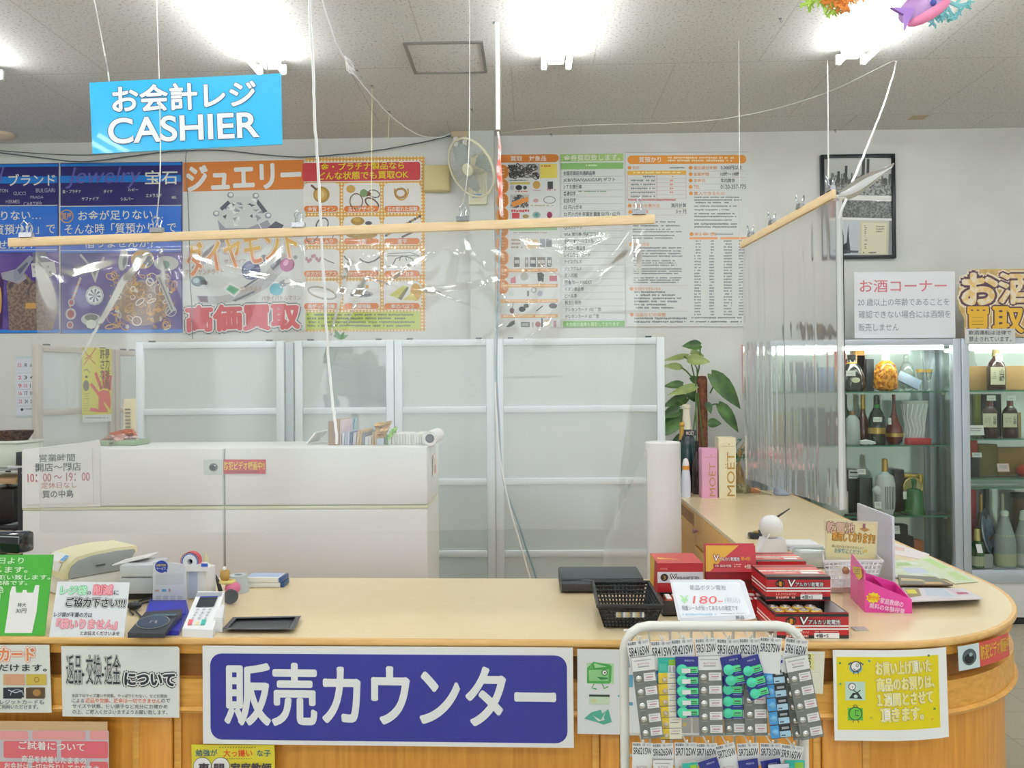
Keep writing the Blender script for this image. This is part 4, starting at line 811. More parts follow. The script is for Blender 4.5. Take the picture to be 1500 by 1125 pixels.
# ------------------------------------------------------------ frosted partition screens
pf = M('d4dcde', .35, .05); pf_shade = M('b8b4a8', .45, .1)  # second, browner frame colour has the shade on the angled screens mixed in
def frosted(name, c_):
    m, n, l, b, o = nodes_mat(name); b.inputs['Base Color'].default_value = lin(c_, GAIN); b.inputs['Roughness'].default_value = .3
    tl = n.new('ShaderNodeBsdfTranslucent'); tl.inputs[0].default_value = lin('dfe8ee', GAIN); rf = n.new('ShaderNodeBsdfRefraction'); rf.inputs['IOR'].default_value = 1.1; rf.inputs['Roughness'].default_value = .16; rf.inputs[0].default_value = lin('e2eaf4', GAIN)
    m1 = n.new('ShaderNodeMixShader'); m1.inputs[0].default_value = .82; l.new(tl.outputs[0], m1.inputs[1]); l.new(rf.outputs[0], m1.inputs[2])
    m2 = n.new('ShaderNodeMixShader'); m2.inputs[0].default_value = .62; l.new(b.outputs[0], m2.inputs[1]); l.new(m1.outputs[0], m2.inputs[2]); l.new(m2.outputs[0], o.inputs[0]); return m
pane_m = frosted('frosted_pane', 'dfe9f8')
def screen(p0, p1, label, fm=pf, post=.04, rails=(.08, .70, 1.075, 1.45, 1.80)):
    d = Vector((p1.x-p0.x, p1.y-p0.y, 0)); L = d.length; t = thing('partition_screen', label, 'partition', (p0.x, p0.y, 0), atan2(d.y, d.x), 'partition screens')
    H = 1.818; m = MB()
    for x in (post/2, L-post/2): m.box((x, 0, H/2), (post, .036, H), fm, .004)
    for z in rails: m.box((L/2, 0, z), (L-2*post-.002, .03, .034), fm, .003)
    part('screen_frame', m, t)
    for a, b in zip(rails[:-1], rails[1:]): part('pane', MB().add([(post, .002, a+.017), (L-post, .002, a+.017), (L-post, .002, b-.017), (post, .002, b-.017)], [(0, 1, 2, 3)], pane_m), t)
    for x in (.08, L-.08): part('top_catch', MB().box((x, 0, H+.004), (.03, .02, .008), M('4c5458', .4)), t)
    return t
for a, b, lab in ((201, 417, 'frosted partition screen behind the white cabinets, next to the angled screens'), (433, 577.5, 'frosted partition screen with a plant silhouette behind it'), (578.5, 724, 'frosted partition screen just left of the hanging grey cable'), (726, 973, 'wide frosted partition screen between hanging grey cable and potted plant')):
    screen(at_y(a, 560, 4.2), at_y(b, 560, 4.2), lab)
p = at_y(425, 560, 4.215); solo('partition_post', 'thin grey post joining two frosted partition screens', 'post', MB().box((0, 0, .905), (.045, .03, 1.81), M('b8c2c4', .4, .2), .004), (p.x, p.y, 0))
LA, LB = at_y(50, 503, 4.3), at_y(207, 513, 5.07); LM = at_y(168, 511, 4.80)
LM = LA.lerp(LB, .70)
screen(LA, LM, 'angled frosted partition screen with the yellow hand poster', pf_shade); screen(LM.lerp(LB, .02), LB, 'narrow angled frosted screen behind the yellow hand poster', pf_shade)
d = (LB-LA); d.z = 0; pn = Vector((d.y, -d.x, 0)).normalized(); po = Vector((LA.x, LA.y, 0))+pn*.022
s = Sign((119, 508), (162, 511), (121, 612), po, pn, M('ccc848', .45)); RD = M('c8504a', .45)
x0 = 119
for tx, x, y0, y1 in (('暴\n力\n排\n除', 152.5, 511, 570), ('許\nさ\nな\nい', 145, 511, 570)): s.text(tx, x+.5, y0, x+7.5, y1, M('484828'), .01, 6)
s.poly([(144, 600), (144, 574), (150, 571), (160, 573), (162, 590), (161, 600), (152, 588), (152, 592), (158, 602), (157, 604), (144, 604), (131, 602), (132, 597), (140, 598)], RD, 2)
for pts, w_ in (((147, 574), (139, 546)), ((151, 572), (150, 543)), ((156, 572), (157, 545)), ((160, 575), (162, 550)), ((145, 582), (132, 562))): pass
for a, b, w_ in (((148, 570), (139.5, 546), 4), ((152, 569), (151, 543), 4), ((156, 569), (157, 544), 4), ((160, 572), (161.5, 550), 3.5), ((146, 580), (132.5, 562), 4)): s.line([a, b], w_, RD, 2)
for q in (((121, 509), (127, 520), (134, 524)), ((140, 509), (133, 520), (124, 526)), ((122, 535), (130, 524), (139, 533))): s.line(q, 1.4, M('b8703a'), 3)
s.line([(122, 543), (127, 541), (131, 546)], 1, M('505030'), 3); s.ell(126, 552, 2, 2, M('484830'), 3); s.ell(125.5, 565, 4.5, 8, M('606050'), 3); s.bars(122, 576, 131, 604, 8, M('a8a048'), 3, 3, .5)
s.rect(120.5, 607.5, 163, 618, M('d8dcdc', .45), 7); s.bars(124, 611, 160, 614, 1, M('888c90'), 4, 9)
s.done('poster', 'yellow vertical poster with a red hand print hung on the angled screen', 'poster')

# ------------------------------------------------------------ white cabinets behind the counter
CY = 3.25; ZT = 1.325; ZM = 1.09
cab_m = M('e0e2e0', .45); cab_s = M('d4d8d0', .5); lip = M('d6d8b4', .5)
xs = [at_y(q, 700, CY).x for q in (32, 328.5, 627)]; DEP = .39
for i in range(2):
    w_ = xs[i+1]-xs[i]-.004; xc = (xs[i]+xs[i+1])/2; side = ['under the opening hours sheet', 'under the row of files'][i]
    for lo, hi, nm in ((0, ZM-.014, 'lower'), (ZM, ZT, 'upper')):
        t = thing('metal_cabinet', f'{nm} white metal cabinet back, {side}', 'cabinet', (xc, CY, lo), 0, 'white metal cabinets'); H = hi-lo
        b_ = MB().box((0, DEP/2+.002, H/2), (w_, DEP, H), cab_s, .004); part('body', b_, t)
        part('back_panel', MB().box((0, -.001, H/2), (w_-.006, .006, H-.006), cab_m, .002), t)
        if nm == 'lower': part('top_lip', MB().box((0, DEP/2, H+.006), (w_, DEP+.006, .012), lip, .002), t)
CP = (0, CY-.006, 0)
s = Sign((299, 673), (389.5, 673), (299, 695), CP, WN, M('c4ccc8', .35)); s.rect(299, 673, 327.5, 693.5, M('c4d0cc'), 1); s.rect(327.5, 673, 389.5, 694, M('c0303c', .35), 2); s.ell(313, 684.5, 6.5, 6, M('606a70', .3), 2); s.ell(312, 685, 4.5, 4, M('2c3438', .2), 3); s.ell(315, 682, 1.5, 1.2, M('c0c8cc'), 4)
s.text('防犯ビデオ録画中!!', 329, 676, 388, 688, M('e0cc30'), .03, 4); s.rect(333, 690.5, 380, 692, M('7c3038'), 4)
s.done('sticker', 'red and grey security camera sticker on the white cabinet', 'sticker')
s = Sign((32, 660), (147, 655), (32, 745), CP, WN, M('dcdedc', .45), shape=[(32.5, 661), (100, 652), (145, 643.5), (147, 656), (147, 742), (32.5, 744)])
s.done('backing_sheet', 'large white sheet curling up above the cabinet behind the opening hours', 'sheet')
s = Sign((37, 657), (136, 654.5), (37, 739), (0, CY-.009, 0), WN, M('dfe2e4', .4))
for tx, b, c_, o_ in (('営業時間', (58, 665, 110, 676), '5a6068', .012), ('開店〜閉店', (53, 678, 119, 690), '5a6068', .012), ('10：00 〜 19：00', (41, 693, 132, 705), 'b87078', .012), ('定休日なし', (61, 706, 113, 715), 'c88880', .006), ('質の中島', (63, 718, 108, 729), '4c525a', .014)): s.text(tx, *b, M(c_), o_, 2)
s.done('notice', 'white opening hours sheet on the cabinet', 'notice')
s = Sign((632, 663), (641, 659), (632, 684), (xs[2]+.004, 0, 0), (1, 0, 0), M('d8c8b0', .5)) if 0 else None
m = MB().box((0, 0, 0), (.003, .09, .085), M('d8c8ac', .5)).box((.001, .01, -.02), (.003, .06, .035), M('b87868', .5)); solo('sticker', 'small yellow and pink label on the cabinet end', 'sticker', m, (xs[2]+.004, CY+.19, 1.235))
# ------------------------------------------------------------ things on the counter
def C(px, py, z=TOP): return at_z(px, py, z)
def k(Y): return Y/F_PX
LE = TOP+.0005
def hexa(name, tops, z0, mat, parent=None, mx=None, m=None, bev=None):
    """box with free top corners (world) dropped to a level base"""
    m = m or MB(); vs = [tuple(p) for p in tops]+[(p.x, p.y, z0) for p in tops]
    m.add(vs, [(0, 1, 2, 3), (7, 6, 5, 4)]+[(i, i+4, (i+1) % 4+4, (i+1) % 4) for i in range(4)], mat); return m
def local(m, o): m.v = [tuple(Vector(p)-o) for p in m.v]; return m
BLKP = M('26282c', .35); BLKG = M('1c1e22', .12, coat=.5); WP_ = M('e4e4e2', .35); GYP = M('b8bcc0', .4)
# green bag price board and white bag notice (both lean back)
lean = Vector((0, -cos(radians(13)), sin(radians(13))))
GN = M('46a63a', .3, coat=.4)
s = Sign((-90, 813), (79, 812.5), (-100, 931.5), C(40, 931), lean, GN, .003, br=(66, 931))
s.text('７月１日より', -40, 817, 36, 826, M('c8e4c0'), .03); s.text('有料と致します。', -70, 830, 42, 839, M('d0e4c0'), .03); s.text('と', -1.5, 829, 3.5, 836, M('d0d020'), .04, 5); s.text('ご理解をお願い致します。', -60, 842, 75, 849, M('d0e4c8'), .03); s.text('税込み価格です。', -40, 850.5, 42, 857, M('d0e4c8'), .03); s.text('大', -32, 860, -24, 867, M('d0e4c8'), .03); s.text('色', -1, 859, 7, 868, M('d0e4c8'), .03)
s.poly([(16, 868), (19, 859), (24, 859), (25, 868), (34, 868), (35, 864), (40, 864), (41, 868), (50, 868), (53, 857), (59, 857), (55, 895), (48, 927), (8, 927), (13, 895)], WHT, 2); s.text('特大', 27.5, 883, 40, 889, M('686c70'), .012, 3); s.text('30円', 25, 891.5, 40, 898, M('686c70'), .012, 3)
s.poly([(-42, 872), (-38, 862), (0, 862), (2, 872), (-3, 927), (-52, 927)], WHT, 2)
s.done('price_board', 'green board with white shopping bag drawings propped on the counter', 'price board')
s = Sign((85, 852), (190.5, 853), (72.5, 933.5), C(130, 933), lean, M('dfe3e6', .3, coat=.4), .002, br=(182, 933.5))
s.text('レジ袋', 90, 858, 128, 871, M('b8e8c8'), .03, 2, 0, out=M('70c890'), out_w=.05); s.text('の', 129, 866, 134, 871, INK, .02); s.text('削減', 138, 857, 166, 871, M('e8a0a8'), .04, 2, 0, out=M('d85060'), out_w=.05); s.text('に', 168, 865, 175, 871, INK, .02)
s.text('ご協力下さい!!!', 98, 876, 184, 889, M('30363c'), .03, 2, -.5, out=WHT, out_w=.07, out2=M('50565c'))
s.text('レジ袋が不要の方は', 80, 897, 136, 904, INK, .02); s.text('『袋いりません』', 84, 907, 172, 921, M('e8b0b8'), .04, 2, 0, out=M('d87080'), out_w=.05); s.text('とお伝えくださいませ', 119, 924.5, 176, 930.5, INK, .02)
s.done('notice', 'white bag saving notice with green, red and black heading leaning on the counter', 'notice')
# label printer
CRM = M('ddd8b0', .4); LGR = M('9aa0a2', .4)
o = C(150, 885); t = thing('label_printer', 'cream and grey label printer behind the green board and white notice', 'printer', (o.x-.165, o.y+.20, LE), mx=Matrix.Translation((o.x-.135, o.y+.19, LE)) @ Matrix.Rotation(radians(-38), 4, 'Z') @ Matrix.Scale(.72, 4))
part('base', MB().box((0, 0, .045), (.24, .30, .09), WP_, .01), t)
prof = [(-.17, .09), (-.17, .115), (-.155, .15), (-.12, .178), (-.05, .19), (.05, .195), (.15, .19), (.155, .17), (.10, .09)]
R90 = Matrix(((0, 0, 1, 0), (1, 0, 0, 0), (0, 1, 0, 0), (0, 0, 0, 1)))
part('lid', MB().prism(prof, -.12, .112, CRM, R90), t)
pr2 = [(-.150, .092), (-.150, .112), (-.138, .142), (-.11, .164), (-.05, .176), (.05, .181), (.135, .177), (.14, .165), (.09, .092)]
part('side_panel', MB().prism(pr2, .112, .124, LGR, R90), t)
m = MB(); m.add([(-.10, -.172, .118), (.06, -.172, .118), (.06, -.157, .152), (-.10, -.157, .152)], [(0, 1, 2, 3)], WHT)
m.add([(-.10, -.1565, .1535), (.06, -.1565, .1535), (.06, -.12, .182), (-.10, -.12, .182)], [(0, 1, 2, 3)], WHT); m.add([(.02, -.150, .1595), (.055, -.150, .1595), (.055, -.125, .1795), (.02, -.125, .1795)], [(0, 1, 2, 3)], M('6aa0d8')); m.add([(.02, -.1563, .1555), (.055, -.1563, .1555), (.055, -.152, .1585), (.02, -.152, .1585)], [(0, 1, 2, 3)], M('d8a860'))
for i in range(4): m.add([(-.09, -.1725, .121+i*.006), (-.01, -.1725+i*.0024, .121+i*.006), (-.01, -.1722+i*.0024, .1225+i*.006), (-.09, -.1722, .1225+i*.006)], [(0, 1, 2, 3)], M('8a9098'))
part('instruction_label', m, t, 'white printed label with a blue patch')
part('latch', MB().box((.127, -.02, .13), (.008, .04, .006), M('50585c', .4)), t)
o = C(200, 880); t = thing('card_printer', 'small grey-white boxy device on black feet beside the printer', 'device', (o.x, o.y+.05, LE), radians(2))
part('lower_case', MB().box((0, 0, .048), (.105, .12, .05), GYP, .005), t); part('upper_case', MB().box((.002, 0, .094), (.105, .12, .038), M('c4c8cc', .4), .005), t)
part('stand', MB().box((0, .01, .0115), (.095, .09, .022), M('2a2c30', .5), .003), t)
part('paper_sheet', MB().box((-.01, .02, .122), (.11, .09, .003), WHT, 0, Matrix.Rotation(radians(-12), 4, 'Y')), t)
# black pole display that stands on the printer side
o = at_y(20, 800, 2.3); t = thing('customer_display', 'black customer display with silver trim above the green board', 'display', (o.x, o.y, LE), radians(-8))
part('display_head', MB().box((-.02, 0, .222), (.13, .06, .06), BLKG, .01), t); part('trim', MB().box((-.02, -.031, .243), (.128, .003, .003), M('a8acb4', .3, .5)), t); part('pole', MB().tube([(-.05, .01, 0), (-.05, .01, .20)], .014, BLKP, 12), t); part('base', MB().box((-.05, .01, .008), (.1, .08, .016), BLKP, .005), t)
# service card on blue base, contactless reader
o = C(254, 886)
t = thing('service_stand', 'white service card with a blue balloon standing on a blue base', 'card stand', (o.x, o.y, LE))
bm = MB(); pts = [C(213, 905), C(219, 883), C(272, 882), C(277, 903), C(262, 931), C(200, 931)]
bm.prism([(p.x-o.x, p.y-o.y) for p in pts], 0, .012, M('2a2f9a', .3)); part('base_plate', bm, t)
bs = MB(); a, b, c, d = C(213, 902, .915), C(272, 899, .915), C(272, 881, .932), C(220, 882, .932); bs = local(hexa('x', [a, b, c, d], TOP+.012, M('2a2f9a', .3)), Vector((o.x, o.y, LE))); part('slope', bs, t)
s = Sign((224.5, 830), (272.5, 829), (224.5, 882), (0, o.y+.012, 0), WN, M('d4d6d8', .35), .004, shape=[(224.5, 882), (224.5, 824), (230, 822), (270, 826), (272.5, 830), (273.5, 882)])
s.ell(237.5, 829.5, 9.4, 9, M('2c46a0'), 2); s.poly([(241, 836), (246, 838), (245, 832)], M('2c46a0'), 2); s.text('お客様相談', 230.5, 825.5, 244.5, 829, M('e0c060'), .03, 3); s.text('サービス', 231, 830.5, 244, 834, WHT, .03, 3)
s.rect(229, 840, 270, 856, M('c8cacc'), 1); s.rect(228, 863, 234, 866, M('c0a090'), 2); s.rect(238, 862.5, 244.5, 866, M('6aa0c8'), 2); s.rect(248, 862, 250.5, 866.5, M('b09090'), 2)
for i in range(4): s.rect(229.5+i*10.5, 872, 237+i*10.5, 879, M('bcc0c4'), 2)
s.done_part('service_card', t)
o = C(228, 925); t = thing('contactless_reader', 'flat black contactless card reader with a ringed target', 'card reader', (o.x, o.y, LE+.012))
tops = [C(187, 927, .926), C(241, 928.5, .922), C(267, 892, .936), C(213, 896, .940)]; part('reader_body', local(hexa('x', tops, TOP+.0128, M('33353a', .35)), Vector((o.x, o.y, LE+.012))), t)
nrm = (tops[1]-tops[0]).cross(tops[3]-tops[0]).normalized(); ctr = (tops[0]+tops[1]+tops[2]+tops[3])/4+nrm*.0012
s = Sign((205, 900), (260, 900), (205, 925), ctr, nrm, M('33353a', .3), .0003, shape=[(226, 912), (227, 912), (226.5, 913)])
s.ell(224, 911.5, 25, 9.5, M('a8a898', .3, .4), 1, 32, -.12); s.ell(224, 911.5, 23.8, 8.8, M('3a4656', .25), 2, 32, -.12)
for r_ in (2, 4): s.ring(226, 911.5, r_, r_*.7, .7, M('c8c8c8'), 3, 12, 0, -1, 1)
s.line([(219, 913), (222, 910), (225, 910)], .9, M('c8c8c8'), 3); s.rect(222, 899.5, 258, 902.5, M('52666a', .2), 2)
s.done_part('target_ring', t)
# pin pad
tops = [C(267, 921, .922), C(312, 923, .922), C(329, 866.5, .968), C(290, 866, .968)]; o = C(290, 926); t = thing('pin_pad', 'white card payment keypad with red, yellow and green keys', 'payment terminal', (o.x, o.y, LE))
part('case', local(hexa('x', tops, TOP+.0007, M('e6e8e8', .35)), Vector((o.x, o.y, LE))), t)
nrm = (tops[1]-tops[0]).cross(tops[3]-tops[0]).normalized(); ctr = (tops[0]+tops[1]+tops[2]+tops[3])/4
s = Sign((280, 866), (325, 866), (270, 920), ctr+nrm*.001, nrm, M('e6e8e8', .35), .0004, shape=[(300, 890), (301, 890), (300, 891)])
s.poly([(289, 868), (326, 868), (324, 873), (287, 874)], M('9a9ea2'), 1); s.poly([(293.5, 874), (319.5, 873.5), (313, 889), (287, 889.5)], M('2c3238', .15, coat=.5), 2); s.poly([(293.5, 874), (319.5, 873.5), (319, 875.5), (293, 876)], M('4a52a0', .2), 3)
for r_ in range(4):
    for c_ in range(3):
        x = 290-r_*2.4+c_*9; y = 893+r_*4.4; s.poly([(x-2.6, y-1.4), (x+2.8, y-1.4), (x+2.2, y+1.5), (x-3.2, y+1.5)], M('cfd4d6'), 1); s.rect(x-.8, y-.7, x+.6, y+.7, M('687078'), 2)
for x, c_ in ((279.5, 'd06068'), (289, 'd8c890'), (298.5, '3aa898')): s.poly([(x-2.5, 908), (x+4, 908), (x+1.4, 916), (x-5, 916)] if c_ != 'd8c890' else [(x-1.5, 911), (x+2.5, 911), (x+1, 916), (x-3, 916)], M(c_), 2)
s.done_part('keys_and_screen', t)
part('side_grip', local(hexa('x', [C(313, 905, .94), C(326, 905, .94), C(329, 885, .95), C(322, 885, .95)], TOP+.0007, M('d8dadc', .4)), Vector((o.x, o.y, LE))), t)
# cash tray
o = C(383, 915); t = thing('cash_tray', 'shallow dark grey plastic cash tray', 'tray', (o.x, o.y, LE))
q = [C(325, 922, .912), C(430, 922, .912), C(441.5, 902, .912), C(341, 904, .912)]; inn = [C(334, 919.5, .912), C(424, 919.5, .912), C(433, 904, .912), C(346, 906, .912)]; low = [C(336, 919, .904), C(422, 919, .904), C(431, 905.5, .904), C(347, 907, .904)]
m = MB(); O = Vector((o.x, o.y, LE)); V = [p-O for p in q]+[p-O for p in inn]+[p-O for p in low]+[Vector((p.x-o.x, p.y-o.y, 0))*1 for p in low]
f = []
for i in range(4): j = (i+1) % 4; f += [(i, j, 4+j, 4+i), (4+i, 4+j, 8+j, 8+i), (i, 12+i, 12+j, j)]
f += [(8, 9, 10, 11), (15, 14, 13, 12)]; m.add(V, f, M('45474a', .45)); part('tray_body', m, t)
# tape roll, pads, toy, pen, tape dispenser
o = C(346, 869); r_ = 15.5*k(o.y); solo('tape_roll', 'pale grey roll of packing tape standing on its side on the counter', 'tape roll', MB().lathe([(r_*.35, 0), (r_, 0), (r_*.98, .012), (r_*.82, 25*k(o.y)), (r_*.38, 25*k(o.y)), (r_*.3, .01), (r_*.3, .0)], M('b4bec0', .35), 28), (o.x, o.y+.02, LE))
o = C(385, 861); w_ = 56*k(o.y)
for i, (lab, dx) in enumerate((('lower white notepad with a blue binding edge', .003), ('upper white notepad with a pale blue cover', 0))):
    t = thing('notepad', lab, 'notepad', (o.x+dx, o.y+.035, LE+i*.0165), radians(2-3*i), 'notepads beside the tape roll'); part('pages', MB().box((0, 0, .008), (w_-.012, .07, .0155), M('dfe0d8', .5), .001), t); part('binding', MB().box((w_/2-.004, 0, .008), (.012, .072, .0162), M('30507c', .4), .002), t)
    if i: part('cover', MB().box((-.004, .008, .0163), (w_-.02, .05, .001), M('a8bce0', .3)), t)
o = C(335, 884); t = thing('desk_toy', 'little pink and yellow figure with an amber glass ball beside the keypad', 'ornament', (o.x, o.y, LE)); q = k(o.y)
part('wheel', MB().lathe([(.006, -.004), (.021, -.006), (.023, 0), (.021, .006), (.006, .004)], M('4c5258', .5), 20, Matrix.Translation((.01, -.01, .0231)) @ Matrix.Rotation(pi/2, 4, 'X') @ Matrix.Rotation(.5, 4, 'Y')), t)
part('pink_body', MB().ball((.008, .012, .044), .024, M('d07090', .5), 16, None, (1, .9, .9)), t); part('yellow_ring', MB().tube([(-.008+.02*cos(a*pi/8), .012+.016*sin(a*pi/8), .064) for a in range(16)], .006, M('d8c878', .4), 8, True), t)
part('glass_ball', MB().ball((-.016, .012, .085), .018, M('b08838', .1, coat=.8), 16, None, (.85, .85, 1.25)), t); part('white_top', MB().ball((-.014, .004, .106), .007, WHT, 10), t)  # the small white ball models the highlight on the amber glass
o = C(318, 870); solo('ballpoint_pen', 'black pen leaning up behind the keypad', 'pen', MB().tube([(0, 0, 0), (-.012, .005, .035), (-.026, .008, .062)], [.0075, .006, .002], BLKP, 8), (o.x, o.y+.03, LE))
o = C(283, 880); t = thing('storage_box', 'white box with pale blue side behind the service card', 'box', (o.x, o.y+.06, LE)); part('box_body', MB().box((0, 0, .045), (.062, .09, .09), M('dde0e2', .4), .004), t); part('blue_side', MB().box((-.006, -.046, .045), (.028, .002, .08), M('b4c2d8', .4)), t)
o = at_z(267, 843, LE+.091); t = thing('tape_dispenser', 'white tape dispenser with red and blue stripes on the white box', 'tape dispenser', (o.x+.01, o.y+.07, LE+.0905))
part('body', MB().prism([(-.04, 0), (.05, 0), (.05, .012), (.03, .025), (.0, .02), (-.035, .02)], -.014, .014, WP_, Matrix(((1, 0, 0, 0), (0, 0, -1, 0), (0, 1, 0, 0), (0, 0, 0, 1)))), t)
for rr_, c_, nm in ((.030, 'c84a58', 'red_stripe'), (.0285, 'e4e4e8', 'white_stripe'), (.026, '3a60c0', 'blue_stripe'), (.0225, 'e4e6e8', 'tape_core')):
    part(nm, MB().lathe([(rr_-.003 if nm != 'tape_core' else .009, -.011), (rr_, -.011), (rr_, .011), (rr_-.003 if nm != 'tape_core' else .009, .011), (rr_-.003 if nm != 'tape_core' else .009, -.011)], M(c_, .35), 24, Matrix.Translation((-.012, 0, .03)) @ Matrix.Rotation(pi/2, 4, 'X')), t)
part('blue_wedge', MB().box((.036, -.0145, .02), (.02, .002, .01), M('3a60c0', .4), 0, Matrix.Rotation(0, 4, 'Y')), t)
o = at_z(292, 833, LE+.091); solo('glue_bottle', 'small cream glue bottle standing by the tape dispenser', 'glue', MB().lathe([(.008, 0), (.008, .026), (.003, .032), (.0025, .042), (0, .043)], M('dcd4a8', .4), 12), (o.x, o.y+.05, LE+.0905))
for i, pts in enumerate(([(208, 905), (196, 890), (206, 880), (222, 876)], [(195, 900), (190, 893), (205, 885), (225, 880)])):
    rope('reader_cable', ['black cable curling behind the contactless reader', 'second black cable lying beside the card printer'][i], 'cable', [C(x, y, TOP+.006) for x, y in pts], .003, BLKP)
o = C(192, 897); solo('computer_mouse', 'small black mouse-like plug block beside the contactless reader', 'plug block', MB().ball((0, 0, .0145), .022, BLKP, 16, None, (1, .7, .6)), (o.x, o.y+.02, LE))
# black flat box
o = C(882, 869); w_ = 122*k(o.y); t = thing('disc_player', 'flat glossy black box at the back of the counter', 'disc player', (o.x, o.y, LE)); part('case', MB().box((0, .09, .024), (w_, .17, .046), M('3a4246', .45), .006), t); part('front_panel', MB().box((0, .0, .024), (w_-.004, .012, .04), BLKG, .008), t)
# black basket
def basket(t, top, bot, mat, nx, nz, bar=.003, rim=.006):
    T = [Vector(p) for p in top]; B = [Vector(p) for p in bot]
    part('rim', MB().tube(T, rim, mat, 8, True), t); part('bottom', MB().add([tuple(p) for p in B]+[(p.x, p.y, p.z+.003) for p in B], [(3, 2, 1, 0), (4, 5, 6, 7)]+[(i, (i+1) % 4, 4+(i+1) % 4, 4+i) for i in range(4)], mat), t)
    for sd in range(4):
        a, b, c, d = T[sd], T[(sd+1) % 4], B[(sd+1) % 4], B[sd]; m = MB(); n = nx if sd % 2 == 0 else int(nx*.8)
        for i in range(n+1): f = i/n; m.tube([a.lerp(b, f), d.lerp(c, f)], bar, mat, 4)
        for j in range(1, nz): f = j/nz; m.tube([a.lerp(d, f), b.lerp(c, f)], bar, mat, 4)
        p = .36
        m.add([a.lerp(b, p).lerp(d.lerp(c, p), .02), a.lerp(b, 1-p).lerp(d.lerp(c, 1-p), .02), a.lerp(b, 1-p).lerp(d.lerp(c, 1-p), .45), a.lerp(b, p).lerp(d.lerp(c, p), .45)], [(0, 1, 2, 3)], mat)
        part('lattice_side', m, t)
o = C(928, 915); O = Vector((o.x, o.y, LE))
top = [C(876, 888, .968)-O, C(970, 888, .968)-O, C(950, 853, .968)-O, C(868.5, 853, .968)-O]; bot = [C(886, 918, TOP+.004)-O, C(958, 918, TOP+.004)-O, C(943, 887, TOP+.004)-O, C(879, 887, TOP+.004)-O]
t = thing('plastic_basket', 'small black plastic lattice basket with a printed sticker', 'basket', O); basket(t, top, bot, M('202226', .4), 14, 6)
a = top[0].lerp(bot[0], .35); b = top[1].lerp(bot[1], .35)
m = MB(); R = random.Random(2)
for i in range(12): x0 = a.lerp(b, .26+.04*i); x1 = a.lerp(b, .30+.04*i); m.add([x0+Vector((0, -.006, -.009)), x1+Vector((0, -.006, -.009)), x1+Vector((0, -.006, .005)), x0+Vector((0, -.006, .005))], [(0, 1, 2, 3)], M(['a8a8a0', 'b09858', '606880', 'c8c8c0'][i % 4], .4))
part('sticker', m, t, 'patterned sticker')
# ---- battery boxes
BR_ = M('b02228', .35); BRL = M('c8564e', .35); BBK = M('24221f', .3); BYL = M('d8b038', .35)
def vlogo(s, x0, y0, x1, y1, L=5, big='V', body='アルカリ乾電池', c1=WHT, oc=M('26242a')):
    w = x1-x0; s.text(big, x0, y0, x0+w*.2, y1, c1, .05, L, 0, out=oc, out_w=.09, shear=.1); s.text(body, x0+w*.22, y0+(y1-y0)*.36, x1, y1-.3, c1, .03, L, 0, out=oc, out_w=.12)
def dbox(label, px0, px1, py_top, py_bot, ztop, depth, group, z0, front=True):
    """closed carton: front edge located by its pixels at height ztop"""
    a, b = at_z(px0, py_top, ztop), at_z(px1, py_top, ztop); Y = (a.y+b.y)/2; w = b.x-a.x; xc = (a.x+b.x)/2
    t = thing('battery_carton', label, 'battery box', (xc, Y, z0), 0, group); H = ztop-z0
    m = MB().box((0, depth/2, H/2), (w, depth, H), BR_)
    m.rect(-w/2, 0, w/2, depth, H+.0003, BBK)
    for y0, y1, c_ in ((.16, .42, BRL), (.52, .78, BRL), (.42, .52, WHT), (.86, .98, M('b04a44'))): m.rect(-w/2, depth*y0, w/2, depth*y1, H+.0007, c_)
    m.rect(w*.12, depth*.2, w*.40, depth*.36, H+.0011, WHT); m.rect(-w*.3, depth*.24, w*.05, depth*.34, H+.0011, M('d8a8a0')); m.text('アルカリ乾電池', -.02, depth*.47, w*.55, depth*.06, H+.0011, BLK)
    for z0_, z1_, c_ in ((0, .16, BBK), (.36, .42, WHT), (.50, .56, WHT), (.9, 1, BBK)):
        m.add([(-w/2-.0005, 0, H*z0_), (-w/2-.0005, depth, H*z0_), (-w/2-.0005, depth, H*z1_), (-w/2-.0005, 0, H*z1_)], [(0, 1, 2, 3)], c_)
    part('carton', m, t)
    return t, Y, w, xc
